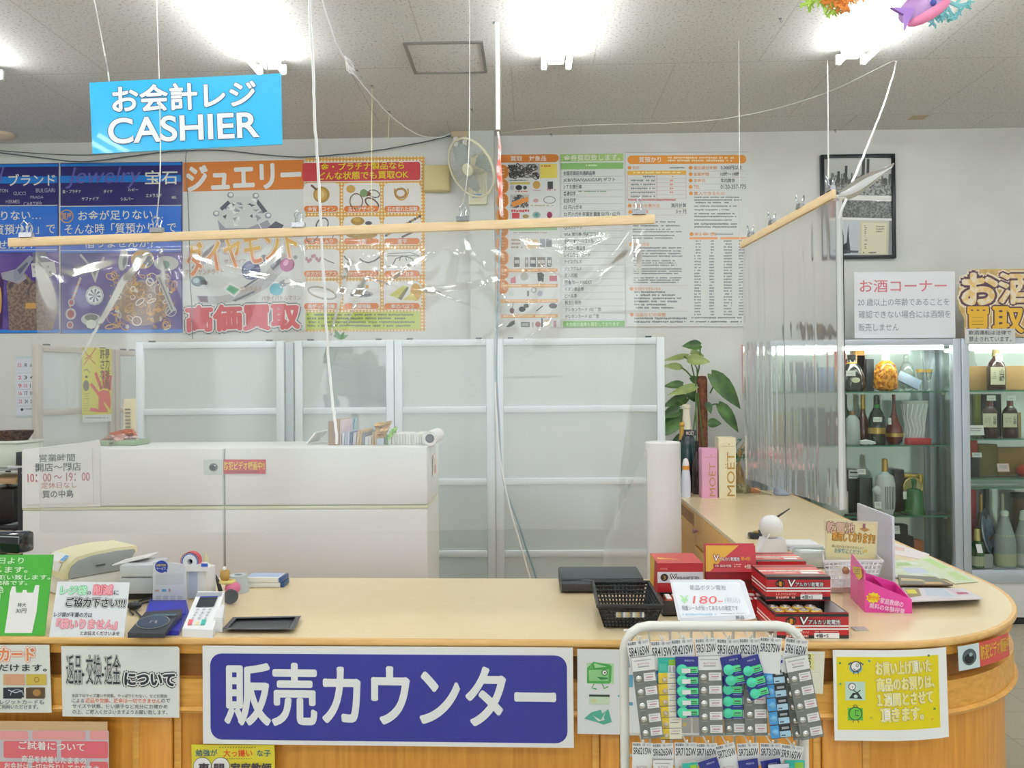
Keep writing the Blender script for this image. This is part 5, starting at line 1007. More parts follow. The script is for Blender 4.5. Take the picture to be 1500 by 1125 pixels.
def dfront(t, Y, x0, y0, x1, y1):
    """printed front; pixel rectangle of the front face"""
    s = Sign((x0, y0), (x1, y0), (x0, y1), (0, Y-.0006, 0), WN, BR_, .0003); h = y1-y0; w = x1-x0
    s.rect(x0, y0, x1, y0+h*.12, BBK); s.rect(x0, y0+h*.46, x1, y0+h*.52, WHT); s.rect(x0, y0+h*.58, x1, y0+h*.645, WHT); s.rect(x0, y0+h*.86, x1, y1, BBK)
    s.ell(x0+w*.215, y0+h*.29, w*.075, h*.17, BBK, 2); s.text('1', x0+w*.20, y0+h*.20, x0+w*.23, y0+h*.40, M('d8902c'), .05, 3); s.text('単', x0+w*.155, y0+h*.24, x0+w*.185, y0+h*.36, M('b8702c'), .0, 3); s.text('形', x0+w*.245, y0+h*.24, x0+w*.275, y0+h*.36, M('b8702c'), .0, 3)
    vlogo(s, x0+w*.33, y0+h*.12, x0+w*.88, y0+h*.42); s.rect(x0+w*.15, y0+h*.51, x0+w*.32, y0+h*.58, M('c86a2c'), 3)
    s.text('LR20/S4P/V', x0+w*.15, y0+h*.69, x0+w*.46, y0+h*.80, M('e0a098'), 0, 3); s.bars(x0+w*.15, y0+h*.84, x0+w*.45, y0+h*.97, 1, M('d8a098'), 1, 3, .9, 0); s.bars(x0+w*.52, y0+h*.68, x0+w*.86, y0+h*.74, 1, M('e09890'), 2, 3, .9, 0)
    s.rect(x0+w*.53, y0+h*.76, x0+w*.87, y0+h*.98, WHT, 3); s.text('4個×5', x0+w*.55, y0+h*.79, x0+w*.72, y0+h*.95, INK, .03, 4); s.done_part('front_print', t)
GB = 'red and black battery boxes'
ZD = .966
# open carton at the bottom
a, b = at_z(1135, 898, ZD), at_z(1243, 898, ZD); Y = a.y; xc = (a.x+b.x)/2; w = b.x-a.x; H = ZD-TOP; dp = .165
t = thing('battery_carton', 'open red and black battery box at the bottom, showing gold battery ends', 'battery box', (xc, Y, LE), 0, GB)
m = MB(); iw = M('d4d6d8', .5)
m.box((0, .002, H/2), (w, .004, H), BR_).box((0, dp-.002, H/2), (w, .004, H), BBK).box((0, dp/2, .002), (w-.002, dp-.006, .004), iw)
for sx in (-1, 1): m.box((sx*(w/2-.002), dp/2, H/2), (.004, dp-.009, H), iw)
for sx in (-1, 1):
    for z0_, z1_, c_ in ((0, .16, BBK), (.16, .36, BR_), (.36, .42, WHT), (.42, .5, BR_), (.50, .56, WHT), (.56, .88, BR_), (.88, 1, BBK)): m.add([(sx*(w/2+.0006), 0, H*z0_), (sx*(w/2+.0006), dp, H*z0_), (sx*(w/2+.0006), dp, H*z1_), (sx*(w/2+.0006), 0, H*z1_)], [(0, 1, 2, 3)], c_)
for sx in (-1, 1): m.rect(-w/2 if sx < 0 else w/2-.004, 0, -w/2+.004 if sx < 0 else w/2, dp, H+.0004, BBK)
m.rect(-w/2, 0, w/2, .004, H+.0006, BBK); part('carton', m, t); dfront(t, Y, 1135.5, 899, 1243, 935.5)
OPEN = (xc, Y, w, H)
gold = M('d8b850', .25, .7); silver = M('d0d0cc', .2, .8); redc = M('a83030', .35)
def cell():
    t = thing('battery', 'round battery standing in the open box', 'battery'); r = .0158
    part('jacket', MB().lathe([(r, .0), (r, .045), (r*.97, .047)], redc, 20), t); part('gold_collar', MB().lathe([(r*1.003, .045), (r*1.003, .0525), (r*.93, .0545), (r*.5, .055)], gold, 20), t); part('end_cap', MB().lathe([(r*.78, .0548), (r*.76, .0562), (r*.32, .0566), (r*.30, .0588), (0, .059)], silver, 20), t); return t
pc = cell(); n_ = 0
for r_ in range(2):
    for c_ in range(4):
        mx = Matrix.Translation((xc-w/2+.025+c_*.0335-.004*r_, Y+.055+r_*.034, LE+.0045))
        tt = pc if not n_ else copy_tree(pc); tt.matrix_world = mx; n_ += 1
        tt['label'] = f"battery in the open box, {['front','back'][r_]} row, {['first','second','third','fourth'][c_]} from the red trays"; tt['group'] = 'batteries in the open box'
t, Y, w, xc = dbox('closed red and black battery box stacked on the open box', 1122, 1216.5, 844.5, 878, 1.034, .145, GB, ZD+.002); dfront(t, Y, 1122.5, 845, 1216.5, 878.5)
t, Y, w, xc = dbox('rearmost red and black battery box behind the stacked one', 1109.5, 1181, 822.3, 850, 1.034, .13, GB, LE+.0)
# red display boxes
def redfront(s, x0, y0, x1, y1):
    w, h = x1-x0, y1-y0; s.rect(x0, y0+h*.28, x1, y0+h*.66, M('d8d8dc'), 1); s.ell(x0+w*.15, y0+h*.47, w*.085, h*.13, M('2a2420'), 2); s.text('3', x0+w*.125, y0+h*.41, x0+w*.175, y0+h*.54, M('d0902c'), .05, 3); vlogo(s, x0+w*.28, y0+h*.37, x0+w*.9, y0+h*.57); s.text('ALKALINE', x0+w*.06, y0+h*.13, x0+w*.22, y0+h*.2, M('e09a94'), 0, 2)
a, b = at_z(963, 825.5, 1.025), at_z(1030, 825.5, 1.025); Y = a.y; w = b.x-a.x; H = 1.025-TOP
t = thing('battery_carton', 'tall red battery box with a yellow wedge at its end, behind the price card', 'battery box', ((a.x+b.x)/2, Y, LE), 0, GB)
m = MB().box((0, .075, H/2), (w, .15, H-.001), BR_); m.rect(-w/2, 0, w/2, .15, H+.0002, M('c04848', .4)); m.poly([(-w/2+.01, .06), (w*.1, .05), (-w/2+.012, .085)], H+.0006, BYL)
m.add([(-w/2-.0005, .15, H), (-w/2-.0005, .05, H), (-w/2-.0005, .08, .03), (-w/2-.0005, .15, .02)], [(0, 1, 2, 3)], BYL); part('carton', m, t)
s = Sign((963, 826), (1030, 826), (963, 885), (0, Y-.0006, 0), WN, BR_, .0003); redfront(s, 963, 826, 1030, 868); s.done_part('front_print', t)
# open tray with a lifted lid
o = C(1078, 905); Y = o.y; xl, xr = at_y(1013, 900, Y).x, at_y(1135, 900, Y).x; H = .05; dp = .11
t = thing('battery_tray', 'red battery tray with a raised yellow-cornered lid', 'battery box', ((xl+xr)/2, Y, LE), 0, GB); w = xr-xl
m = MB().box((0, .002, H/2), (w, .004, H), BR_).box((0, dp-.002, H/2), (w, .004, H), BR_).box((0, dp/2, .002), (w-.002, dp-.006, .004), M('3a2420', .6))
for sx in (-1, 1): m.box((sx*(w/2-.002), dp/2, H/2), (.004, dp-.009, H), BR_)
part('tray', m, t)
s = Sign((1105, 878), (1135, 878), (1105, 905), (0, Y-.0006, 0), WN, BR_, .0003); s.text('単4形', 1119, 885, 1130, 889.5, M('d8902c'), .03); s.bars(1107, 900, 1119, 903, 1, M('e0a8a0'), 5); s.done_part('front_print', t)
YB2 = Y+dp+.01; a, b, c = at_y(1034, 798, YB2), at_y(1107, 798, YB2), at_y(1034, 838, YB2); hb = at_y(1034, 850, YB2).z
m = MB(); xo = (xl+xr)/2
ld = [(a.x-xo, YB2+.02-Y, a.z-LE), (b.x-xo, YB2+.02-Y, a.z-LE), (b.x-xo, YB2-Y, c.z-LE), (c.x-xo, YB2-Y, c.z-LE)]
m.add(ld+[(x, y+.012, z-.004) for x, y, z in ld], [(3, 2, 1, 0), (4, 5, 6, 7)]+[(i, (i+1) % 4, 4+(i+1) % 4, 4+i) for i in range(4)], M('b83440', .35))
m.box(((a.x+b.x)/2-xo, YB2+.012-Y, (c.z+hb)/2-LE), (b.x-a.x, .02, c.z-hb), M('8e1c22', .4)); m.box(((a.x+b.x)/2-xo, YB2+.016-Y, (hb+TOP)/2-LE), (b.x-a.x-.02, .014, hb-TOP), M('7a2c24', .5)); part('lid', m, t)
nv = Vector((0, -(a.z-c.z), .02)).normalized(); nv = Vector((0, -abs(a.z-c.z), .02)).normalized()
s = Sign((1034, 799), (1107, 799), (1034, 838), Vector((c.x, YB2, c.z))+nv*.0006, nv, M('b83440', .35), .0003)
s.poly([(1034, 799), (1082, 799), (1060, 818), (1040, 837), (1034, 837)], M('d4a43a'), 1); vlogo(s, 1045, 813, 1083, 822, 3, oc=M('8a3038')); s.text('単4形', 1085, 815.5, 1099, 821.5, M('d89a30'), .04, 4); s.rect(1045, 826, 1072, 831.5, M('9c2230'), 3); s.text('7年 保存可能', 1047, 827, 1071, 831, M('e8c8c0'), .02, 4); s.bars(1075, 826, 1086, 832, 2, M('e0b0a8'), 3, 4); s.text('4個', 1090, 827, 1099, 833, M('f0d0c8'), .04, 4); s.done_part('lid_print', t)
for i in range(5):
    for j in range(2):
        x = xr-.02-i*.022-.004*j; pk = thing('battery_pack', f"battery pack in the red tray, {['front','rear'][j]} {['first','second','third','fourth','fifth'][i]} from the black boxes", 'battery pack', (x, Y+.03+j*.045, LE+.0045), 0, 'battery packs in the red tray')
        part('cells', MB().box((0, 0, .021), (.019, .036, .042), M('b02c34', .3, coat=.6), .006), pk); part('band', MB().box((0, -.004, .0425), (.015, .022, .003), M('e0d8d0', .3), .001), pk)
o = C(1014, 906); t = thing('battery_tray', 'small black-edged tray of red and white battery packs behind the price card', 'battery box', (o.x-.035, o.y+.02, LE), 0, GB)
m = MB().box((0, .05, .002), (.088, .1, .004), BBK); [m.box((sx*.042, .05, .022), (.004, .1, .044), BBK) for sx in (-1, 1)]; [m.box((0, y, .022), (.08, .004, .044), BBK) for y in (.002, .098)]; part('tray', m, t)
for i in range(3):
    pk = thing('battery_pack', f"battery pack in the black-edged tray, {['first','second','third','fourth','fifth'][i]} from the basket", 'battery pack', (o.x-.035-.022+i*.022, o.y+.065, LE+.0045), 0, 'battery packs in the black-edged tray'); part('cells', MB().box((0, 0, .02), (.019, .07, .04), M('b85040', .3), .005), pk); part('band', MB().box((0, 0, .0405), (.015, .05, .003), WHT, .001), pk)
# price card
pl = C(1046, 912, .93); pl = at_y(1046, 909, 1.474); ln = Vector((0, -cos(radians(28)), sin(radians(28))))
s = Sign((981, 849.5), (1087, 850), (992, 912), pl, ln, M('dadce2', .25, coat=.5), .003, shape=[(981, 849.5), (1084, 849.5), (1090, 853), (1107, 906), (1100, 908), (1000, 913), (993, 908)])
s.poly([(984, 853), (1082, 853), (1099, 901), (998, 906)], M('e2e6ea', .3), 1)
s.text('新品ボタン電池', 1010, 858, 1062, 865, M('7c8a90'), .0, 2); s.text('￥', 996, 873, 1008, 884, M('a8dca0'), .02, 2); s.text('180-', 1015, 874, 1058, 885, M('d86a6a'), .0, 2, 0, shear=.2); s.text('(税込)', 1061, 876, 1083, 885, M('b8c0c4'), 0, 2); s.text('保護シールが貼ってあるもの限定です', 998, 888, 1080, 895, M('687074'), .0, 2)
s.bars(999, 899, 1048, 902, 1, M('a8c8d8'), 3, 2, 1, 0); s.bars(1055, 898.5, 1092, 899.8, 1, M('b0b0b0'), 4, 2, 1, 0); s.text('新品', 1077, 903, 1089, 908, M('50545c'), .02, 5)
s.done('price_card', 'handwritten price card with green yen mark and red figures over the rack', 'price card')
# ------------------------------------------------------------ right side of the counter
o = C(1130, 808); r_ = 19*k(o.y); t = thing('ball_ornament', 'white ball on a white box base standing behind the battery boxes', 'ornament', (o.x, o.y, LE)); q = k(o.y)
part('base', MB().prism([(-20*q, 0), (20*q, 0), (17*q, 20*q), (-14*q, 20*q)], -.03, .03, M('e4e4ea', .4), Matrix(((1, 0, 0, 0), (0, 0, -1, 0), (0, 1, 0, 0), (0, 0, 0, 1)))), t); part('ball', MB().ball((0, 0, 36*q), 17*q, M('ececf0', .35), 24), t); part('stick', MB().tube([(-22*q, -.036, 2*q), (-7*q, -.045, 28*q)], .0035, M('d8dade', .4), 8), t)
o = C(1108, 790); t = thing('counter_pen', 'black pen in a tilted holder with a black foot on the side arm', 'pen', (o.x, o.y+.02, LE)); q = k(o.y)
part('foot', MB().box((.0, 0, .013), (.055, .045, .024), BLKP, .008), t); part('pen_body', MB().tube([(.01, 0, .02), (24*q, .03, 22*q), (57*q, .06, 40*q)], [.009, .007, .0025], BLKP, 10), t); part('gold_collar', MB().lathe([(.012, 0), (.012, .006), (0, .006)], M('b89a58', .3, .6), 12, Matrix.Translation((.004, 0, .025))), t)
rope('pen_chain', 'thin pale cord from the pen holder foot', 'cord', [C(1122, 800, TOP+.004), C(1140, 796, TOP+.004), C(1165, 800, TOP+.004), C(1180, 806, TOP+.004)], .002, cord)
# paper stack and plastic wrapped pile
o = C(1180, 806); R = random.Random(6)
for i in range(3): solo('paper_sheet', ['lowest', 'middle', 'topmost'][i]+' white paper sheet in the pile behind the black and red boxes', 'paper', MB().box((0, 0, .004), (.15-.01*i, .11, .0075), M(['dfe0e4', 'd0d4dc', 'e6e6e8'][i], .45), .001), (o.x-.005*i, o.y+.04+.005*i, LE+.008*i), radians(R.uniform(-8, 10)), 'white papers behind the battery boxes')
o = C(1180, 832); solo('wrapped_papers', 'plastic wrapped pile of pale leaflets behind the battery boxes', 'leaflets', MB().box((0, 0, .03), (.125, .09, .06), M('c8d0d0', .15, coat=.7), .012), (o.x+.035, o.y+.03, LE), radians(4))
# white basket with the card
o = C(1250, 868); O = Vector((o.x, o.y, LE)); solo('leaflet_stack', 'low stack of white leaflets under the white basket', 'leaflets', MB().box((-.01, .05, .009), (.15, .11, .018), M('d4d0c4', .5), .001), O)
zb = LE+.0185; zt2 = zb+.075
top = [C(1207, 823, zt2)-O, C(1293, 822, zt2)-O, C(1277, 808, zt2)-O, C(1205, 808, zt2)-O]; zb += .003; bot = [C(1213, 861, zb)-O, C(1281, 860, zb)-O, C(1270, 847, zb)-O, C(1211, 846, zb)-O]
t = thing('plastic_basket', 'white plastic lattice basket holding the cream battery card', 'basket', O); basket(t, top, bot, M('dcdcde', .4), 13, 6, .0022, .005)
cy = (top[0].y+top[2].y)/2+O.y
s = Sign((1207, 761), (1286, 764.5), (1209, 822), (0, cy, 0), WN, M('dcd2ac', .4, coat=.4), .002, br=(1283, 824)); s.rr(1211, 767, 1281, 817, 4, M('e2d8a4'), 1)
s.text('乾電池', 1210, 765, 1251, 781, M('d8b8a0'), .03, 2, -2, out=M('604838'), out_w=.05); s.text('販売しております!!', 1219, 779, 1281, 794, M('d8a038'), .04, 2, -3, out=M('5c4020'), out_w=.07); s.text('買い忘れなどありませんか？', 1218, 799, 1264, 803, M('686450'), .0, 2, -2); s.text('お気軽にください', 1222, 804, 1264, 811, M('5a8a98'), .03, 2, -2)
s.poly([(1258, 774), (1266, 772), (1274, 776), (1266, 779)], M('b88848'), 3); s.rect(1263, 767, 1267, 774, M('985868'), 4); s.ell(1267, 807, 3, 2.5, M('d8c060'), 3)
s.done('card', 'cream battery sales card with brown outlined lettering in the white basket', 'card')
o2 = at_z(1245, 838, zb+.05); solo('wooden_toy', 'small brown wooden toy clipped to the white basket front', 'ornament', MB().ball((0, 0, .012), .012, M('9a6c48', .5), 12).ball((.012, -.004, .016), .005, WHT, 8), (o2.x, top[0].y+O.y-.014, zb+.035))
# tall white board
a, b = at_z(1257, 737, 1.13), at_z(1308.5, 757, 1.13); d = b-a; d.z = 0; t = solo('display_board', 'plain white upright board standing behind the white basket', 'board', MB().box((d.length/2, 0, (1.13-TOP)/2), (d.length, .008, 1.13-TOP), M('d0d0dc', .4), .001), (a.x, a.y, LE), atan2(d.y, d.x))
# flyers and magazines
def flat_px(name, label, cat, pts, h, mat, z=0.0, prints=(), group=None):
    P = [C(x, y, TOP+z+h) for x, y in pts]; o = sum(P, Vector())/len(P); o.z = LE+z
    m = MB().prism([(p.x-o.x, p.y-o.y) for p in P], 0, h, mat)
    for q, c_, L in prints: m.poly([(p.x-o.x, p.y-o.y) for p in (C(x, y, TOP+z+h) for x, y in q)], h+.0003*L, c_)
    return solo(name, label, cat, m, o, group=group)
fl = noisy('flyer_print', 'd8dcd0', 'b8cc98', 18, .42, .6, .4)
flat_px('flyer', 'pale pink and white flyer farthest along the arm, beside the white board', 'flyer', [(1309, 812), (1309, 795), (1362, 812), (1352, 820)], .001, M('dcd4d0', .4), 0, [([(1311, 800), (1325, 803), (1325, 808), (1311, 806)], M('d8b8b0'), 1)], 'flyers on the arm')
flat_px('flyer', 'light green flyer along the outer arm edge', 'flyer', [(1336, 822), (1360, 814), (1433, 852), (1398, 855)], .001, M('ccd4b4', .4), .0012, [([(1352, 820), (1362, 818), (1390, 832), (1378, 833)], M('b0cc88'), 1), ([(1385, 838), (1400, 838), (1422, 850), (1402, 850)], M('b4cc90'), 1)], 'flyers on the arm')
flat_px('flyer', 'white and green flyer spread behind the magazines', 'flyer', [(1309, 846), (1309, 819), (1337, 822), (1385, 848)], .001, fl, .0024, [([(1312, 824), (1330, 824), (1336, 828), (1313, 830)], M('a8c488'), 1), ([(1320, 832), (1350, 832), (1362, 840), (1330, 840)], M('c4d0dc'), 2)], 'flyers on the arm')
def mags(name, label, n, pts, z, cols, prints, group):
    for i in range(n):
        dx = (i*7 % 5)-2; flat_px('magazine', f'{label}, {"topmost" if i == n-1 else ["lowest", "second from the bottom", "third from the bottom", "fourth from the bottom", "fifth from the bottom"][i]} of its pile', 'magazine', [(x+dx*.5, y) for x, y in pts] if i < n-1 else pts, .0045, cols[i % len(cols)], z+i*.0047, prints if i == n-1 else (), group)
mags('magazine', 'magazine in the dark-covered pile', 2, [(1319, 856.5), (1316, 842), (1370, 845), (1396, 856.5)], .0036, [M('c8c4c0', .5), M('6a5640', .3)], [([(1318, 844), (1366, 846), (1386, 855.5), (1321, 855.5)], M('4c4438', .3), 1), ([(1320, 847), (1350, 849), (1356, 852), (1320, 851)], M('c8b888'), 2), ([(1352, 853), (1378, 853), (1384, 856), (1356, 856)], M('c0a070'), 2)], 'dark magazines')
mags('magazine', 'magazine in the front pile', 6, [(1332, 880), (1322, 861), (1410, 862), (1438, 876)], .0, [M('c4c0c4', .5), M('a8a0a8', .5), M('d0ccd0', .5)], [([(1324, 862), (1345, 862), (1350, 873), (1332, 876)], M('8a7a58'), 1), ([(1326, 864), (1340, 864), (1344, 870), (1330, 870)], M('ccc430'), 2), ([(1352, 861), (1380, 862), (1398, 874), (1358, 873)], M('b8c4d0'), 1), ([(1386, 863), (1404, 864), (1424, 872), (1402, 872)], M('c8b8c0'), 1), ([(1400, 868), (1416, 868), (1420, 870), (1404, 871)], M('a04868'), 2)], 'front magazines')
# pink leaflet box
PK = M('d6409a', .35); q0, q1, q2, q3 = C(1267, 897), C(1336, 899), C(1312, 876), C(1246, 876); O = Vector((q0.x, q0.y, LE)); kk = k(q0.y)
t = thing('leaflet_box', 'pink leaflet box with a yellow starburst', 'leaflet box', O); m = MB()
B_ = [Vector((p.x-O.x, p.y-O.y, 0)) for p in (q0, q1, q2, q3)]; Hs = [46*kk, 20*kk, 24*kk, 46*kk]; T_ = [b+Vector((0, 0, h)) for b, h in zip(B_, Hs)]
cen = sum(B_, Vector())/4; I_ = [p.lerp(cen+Vector((0, 0, p.z)), .05) for p in T_]; J_ = [Vector((p.x, p.y, .003)) for p in I_]
f = [(3, 2, 1, 0)]
for i in range(4): j = (i+1) % 4; f += [(i, j, 4+j, 4+i), (4+i, 4+j, 8+j, 8+i), (8+i, 8+j, 12+j, 12+i)]
f.append((12, 13, 14, 15)); m.add(B_+T_+I_+J_, f, PK); part('box_body', m, t); part('divider', MB().add([I_[0].lerp(I_[1], .5)-Vector((0, 0, .004)), I_[3].lerp(I_[2], .5)-Vector((0, 0, .004)), J_[3].lerp(J_[2], .5), J_[0].lerp(J_[1], .5)], [(0, 1, 2, 3)], PK), t)
hb = [T_[3], T_[0], T_[0]+Vector((.0, 0, .028)), T_[3]+Vector((.004, 0, .045))]; part('tall_end', MB().add(hb+[p+Vector((.003, .001, 0)) for p in hb], [(0, 1, 2, 3), (7, 6, 5, 4)]+[(i, 4+i, 4+(i+1) % 4, (i+1) % 4) for i in range(4)], M('d8589f', .35)), t)
nn = (B_[1]-B_[0]).cross(Vector((0, 0, 1))).normalized(); s = Sign((1268, 870), (1335, 880), (1268, 897), q0+nn*.0008, nn, PK, .0002, shape=[(1300, 890), (1301, 890), (1300, 891)])
s.poly([(1279+ (11 if i % 2 else 8.5)*cos(2*pi*i/20), 875.5+(8.5 if i % 2 else 6.5)*sin(2*pi*i/20)) for i in range(20)], M('e0d020'), 2); s.text('受付中', 1271, 872, 1287, 879, M('d86020'), .03, 3, 2); s.text('家庭教師の', 1289, 878, 1323, 886.5, M('f0c8e0'), .05, 3, -3); s.text('無料の体験授業', 1273, 887, 1325, 895, M('f0c8e0'), .05, 3, -2); s.done_part('front_print', t)
ne = (B_[0]-B_[3]).cross(Vector((0, 0, 1))).normalized()
s = Sign((1247, 828), (1266, 835), (1247, 850), q3+ne*.0012, ne, PK, .0002, shape=[(1256, 840), (1257, 840), (1256, 841)]); s.poly([(1249.5, 829), (1262, 832), (1264, 845), (1259, 850), (1250, 838)], M('d8c83c'), 2); s.bars(1252, 833, 1261, 842, 3, M('8a8090'), 3, 3); s.done_part('end_print', t)
# clear acrylic stand
o = C(1254, 922); t = thing('acrylic_stand', 'clear acrylic sign stand seen edge-on beside the open battery box', 'sign stand', (o.x, o.y, LE)); ac = film('acrylic', .04, .05, .12)
part('upright', MB().box((-.004, .03, .07), (.003, .10, .14), ac), t); part('foot', MB().box((.01, .0, .0015), (.036, .03, .003), M('b4b8b4', .2, coat=.5)), t)
# tall roll of wrapping film
Y = 3.0; a, b = at_y(945.5, 700, Y), at_y(997, 700, Y); zt3 = at_y(970, 647, Y).z; r_ = (b.x-a.x)/2
t = thing('film_roll', 'tall white roll of packing film standing on the floor', 'film roll', ((a.x+b.x)/2, Y, 0)); part('roll', MB().lathe([(r_*.3, 0), (r_, 0), (r_, zt3-.004), (r_-.004, zt3), (r_*.35, zt3), (r_*.35, zt3-.05), (0, zt3-.05)], M('e4e4e2', .45), 40), t)
ff = film('packing_film', .32, .25, .5); pA, pB, pC_, pD = (at_y(*q, Y)-Vector(((a.x+b.x)/2, Y, 0)) for q in ((947, 655), (947, 900), (880, 845), (889, 790)))
nx = 10; vs = []
for i in range(nx+1):
    f = i/nx; u = Vector((pA.x, -r_*.3, pA.z)).lerp(Vector((pD.x, .02, pD.z)), f); l_ = Vector((pB.x, -r_*.3, pB.z)).lerp(Vector((pC_.x, .02, pC_.z)), f); w_ = .012*sin(f*9); vs += [u+Vector((0, w_, 0)), l_+Vector((0, -w_, 0))]
part('loose_end', MB().add(vs, [(2*i, 2*i+2, 2*i+3, 2*i+1) for i in range(nx)], ff), t, 'loose translucent film end')
# ------------------------------------------------------------ far end of the arm
o = C(1012, 724); Y = o.y+.12; q = k(Y); H = 127*q; dkg = M('163638', .12, coat=.8)
t = thing('champagne_bottle', 'large dark green champagne bottle with cream foil neck at the arm end', 'bottle', (o.x, Y, LE))
R_ = 14.8*q; part('glass', MB().lathe([(R_*.9, 0), (R_, .01), (R_, H*.42), (R_*.94, H*.52), (R_*.75, H*.62), (R_*.5, H*.72), (R_*.42, H*.76)], dkg, 28), t)
part('foil', MB().lathe([(R_*.53, H*.705), (R_*.42, H*.77), (R_*.34, H*.9), (R_*.33, H*.955), (R_*.40, H*.957), (R_*.40, H*.99), (R_*.3, H)], M('ddd8c0', .4), 24), t); part('neck_label', MB().lathe([(R_*.72, H*.635), (R_*.545, H*.70)], M('2a2a30', .3), 24), t)
s = Sign((1004, 630), (1021, 630), (1004, 638), (0, Y-R_*.70, 0), WN, M('2a2a30', .3), .0005); s.text('MOËT', 1005, 631, 1017, 637, M('d8d4c8'), .02, 2); s.done_part('name_plate', t)
part('gold_emblem', MB().box((0, -R_*1.0, H*.3), (R_*.5, .004, H*.12), M('2a2a30', .3), .001), t)
o2 = at_y(1000, 640, Y-.09); tz = o2.z-.01
solo('gold_tassel', 'gold tassel hanging at the neck of the large champagne bottle', 'tassel', MB().ball((0, 0, .085), .017, M('c09a48', .35, .4), 12).tube([(.012, .03, .1), (0, 0, .085), (-.002, 0, .04), (-.012, 0, -.01)], [.006, .012, .014, .006], M('c09a48', .35, .4), 8), (o2.x, o2.y+.02, tz))
o = C(1019.5, 723.5); q = k(o.y); H = 78*q; R_ = 8*q; t = thing('wine_bottle', 'dark red slim bottle in front of the large champagne bottle', 'bottle', (o.x+.01, o.y, LE)); part('glass', MB().lathe([(R_*.9, 0), (R_, .008), (R_, H*.5), (R_*.85, H*.6), (R_*.45, H*.72), (R_*.34, H*.8)], M('2a1416', .1, coat=.8), 20), t); part('capsule', MB().lathe([(R_*.36, H*.78), (R_*.34, H*.98), (0, H)], M('1c1c20', .3), 16), t)
o = C(1005, 728); q = k(o.y); t = thing('lotion_bottle', 'slim white bottle with an orange ring at the end of the arm', 'bottle', (o.x, o.y, LE)); R_ = 6.8*q; part('body', MB().lathe([(R_, 0), (R_, 22*q), (R_*.85, 36*q), (R_*.7, 40*q)], M('d8dce8', .3), 20), t); part('orange_ring', MB().lathe([(R_*.76, 40*q), (R_*.76, 45.5*q)], M('d89038', .4), 20), t); part('cap', MB().lathe([(R_*.72, 45.5*q), (R_*.66, 50*q), (R_*.45, 55*q), (.1*R_, 56.5*q)], M('e4e4e4', .3), 20, Matrix.Translation((0, 0, 0))), t)
for (x0, x1, y0, y1, c_, gc, lab, tb) in ((1028.5, 1051, 657.5, 729.5, 'e0a4c4', 'c09060', 'pink champagne gift box with gold upright lettering', (1037, 1048, 678, 727)), (1053.5, 1078, 641.5, 729.5, 'e0d8b8', 'b08c40', 'taller cream champagne gift box with gold upright lettering', (1062.5, 1076, 662, 727))):
    o = C((x0+x1)/2, y1); q = k(o.y); w = (x1-x0)*q; H = (y1-y0)*q; t = thing('gift_box', lab, 'box', (o.x, o.y, LE), 0, 'champagne gift boxes'); part('carton', MB().box((0, w/2, H/2), (w, w, H), M(c_, .4), .003), t)
    s = Sign((x0, y0), (x1, y0), (x0, y1), (0, o.y-.0008, 0), WN, M(c_, .4), .0003); h_ = (y1-y0)
    s.text('MOËT', (tb[0]+tb[1])/2-(tb[3]-tb[2])/2, (tb[2]+tb[3])/2-(tb[1]-tb[0])/2, (tb[0]+tb[1])/2+(tb[3]-tb[2])/2, (tb[2]+tb[3])/2+(tb[1]-tb[0])/2, M(gc, .3, .3), .0, 2, 90); s.rect(x0+4, y0+12, x1-2, y0+12.6, M(gc), 2); s.ell((x0+x1)/2+2, y0+9.5, .9, .9, M(gc), 2); s.done_part('box_print', t)
# twig and glass ornament, tilted card, flowers
o = C(1090, 722); q = k(o.y); t = thing('twig_ornament', 'table ornament of twigs, leaves and clear glass beads beside the cream box', 'ornament', (o.x-.01, o.y+.03, LE)); R = random.Random(4)
part('moss_base', MB().lathe([(.055, 0), (.06, .02), (.05, .04), (.02, .06), (0, .062)], noisy('moss', '6a6848', '98906c', 60), 20), t)
tw = MB(); 
for i in range(7): tw.tube([(R.uniform(-.03, .02), R.uniform(-.02, .02), .04), (R.uniform(-.04, .02), R.uniform(-.02, .02), .12), (R.uniform(-.05, .01), R.uniform(-.02, .02), .2), (R.uniform(-.04, .03), R.uniform(-.03, .03), R.uniform(.24, .33))], [.012, .009, .006, .003], M('9a8458', .6), 6)
part('twigs', tw, t); lf = MB()
for i in range(14): p = Vector((R.uniform(-.05, .03), R.uniform(-.03, .02), R.uniform(.2, .33))); u = Vector((R.gauss(0, 1), R.gauss(0, 1), R.gauss(0, 1))).normalized()*.03; v = u.orthogonal().normalized()*.012; lf.add([p-u, p+v, p+u, p-v], [(0, 1, 2, 3)], M('3c5c38', .5))
part('leaves', lf, t)
for i, (x, z, r_) in enumerate(((.035, .2, .02), (.045, .12, .014), (.02, .03, .014), (.05, .16, .01))): part('glass_bead', MB().ball((x, -.02, z), r_, M('d0d8dc', .05, trans=.6), 14), t)
o = C(1120, 726); solo('tilted_card', 'small tilted cream card lying by the twig ornament', 'card', MB().box((0, 0, .012), (.11, .03, .004), M('d4cca0', .5), 0, Matrix.Rotation(radians(20), 4, 'Y') @ Matrix.Translation((0, 0, .008))), (o.x, o.y+.05, LE), radians(5))
o = C(1103, 722); solo('orange_box', 'flat orange-brown case beneath the tilted cream card', 'case', MB().box((0, 0, .014), (.1, .05, .028), M('b87848', .4), .004), (o.x+.0, o.y+.04, LE), radians(-12))
o = C(1150, 725); t = thing('flower_arrangement', 'pink artificial flowers in a glass vase behind the side curtain', 'flowers', (o.x-.02, o.y, LE))
part('vase', MB().lathe([(.04, 0), (.05, .01), (.035, .08), (.05, .14), (.055, .16)], M('b8c4dc', .1, trans=.4), 20), t); fm = MB(); st = MB()
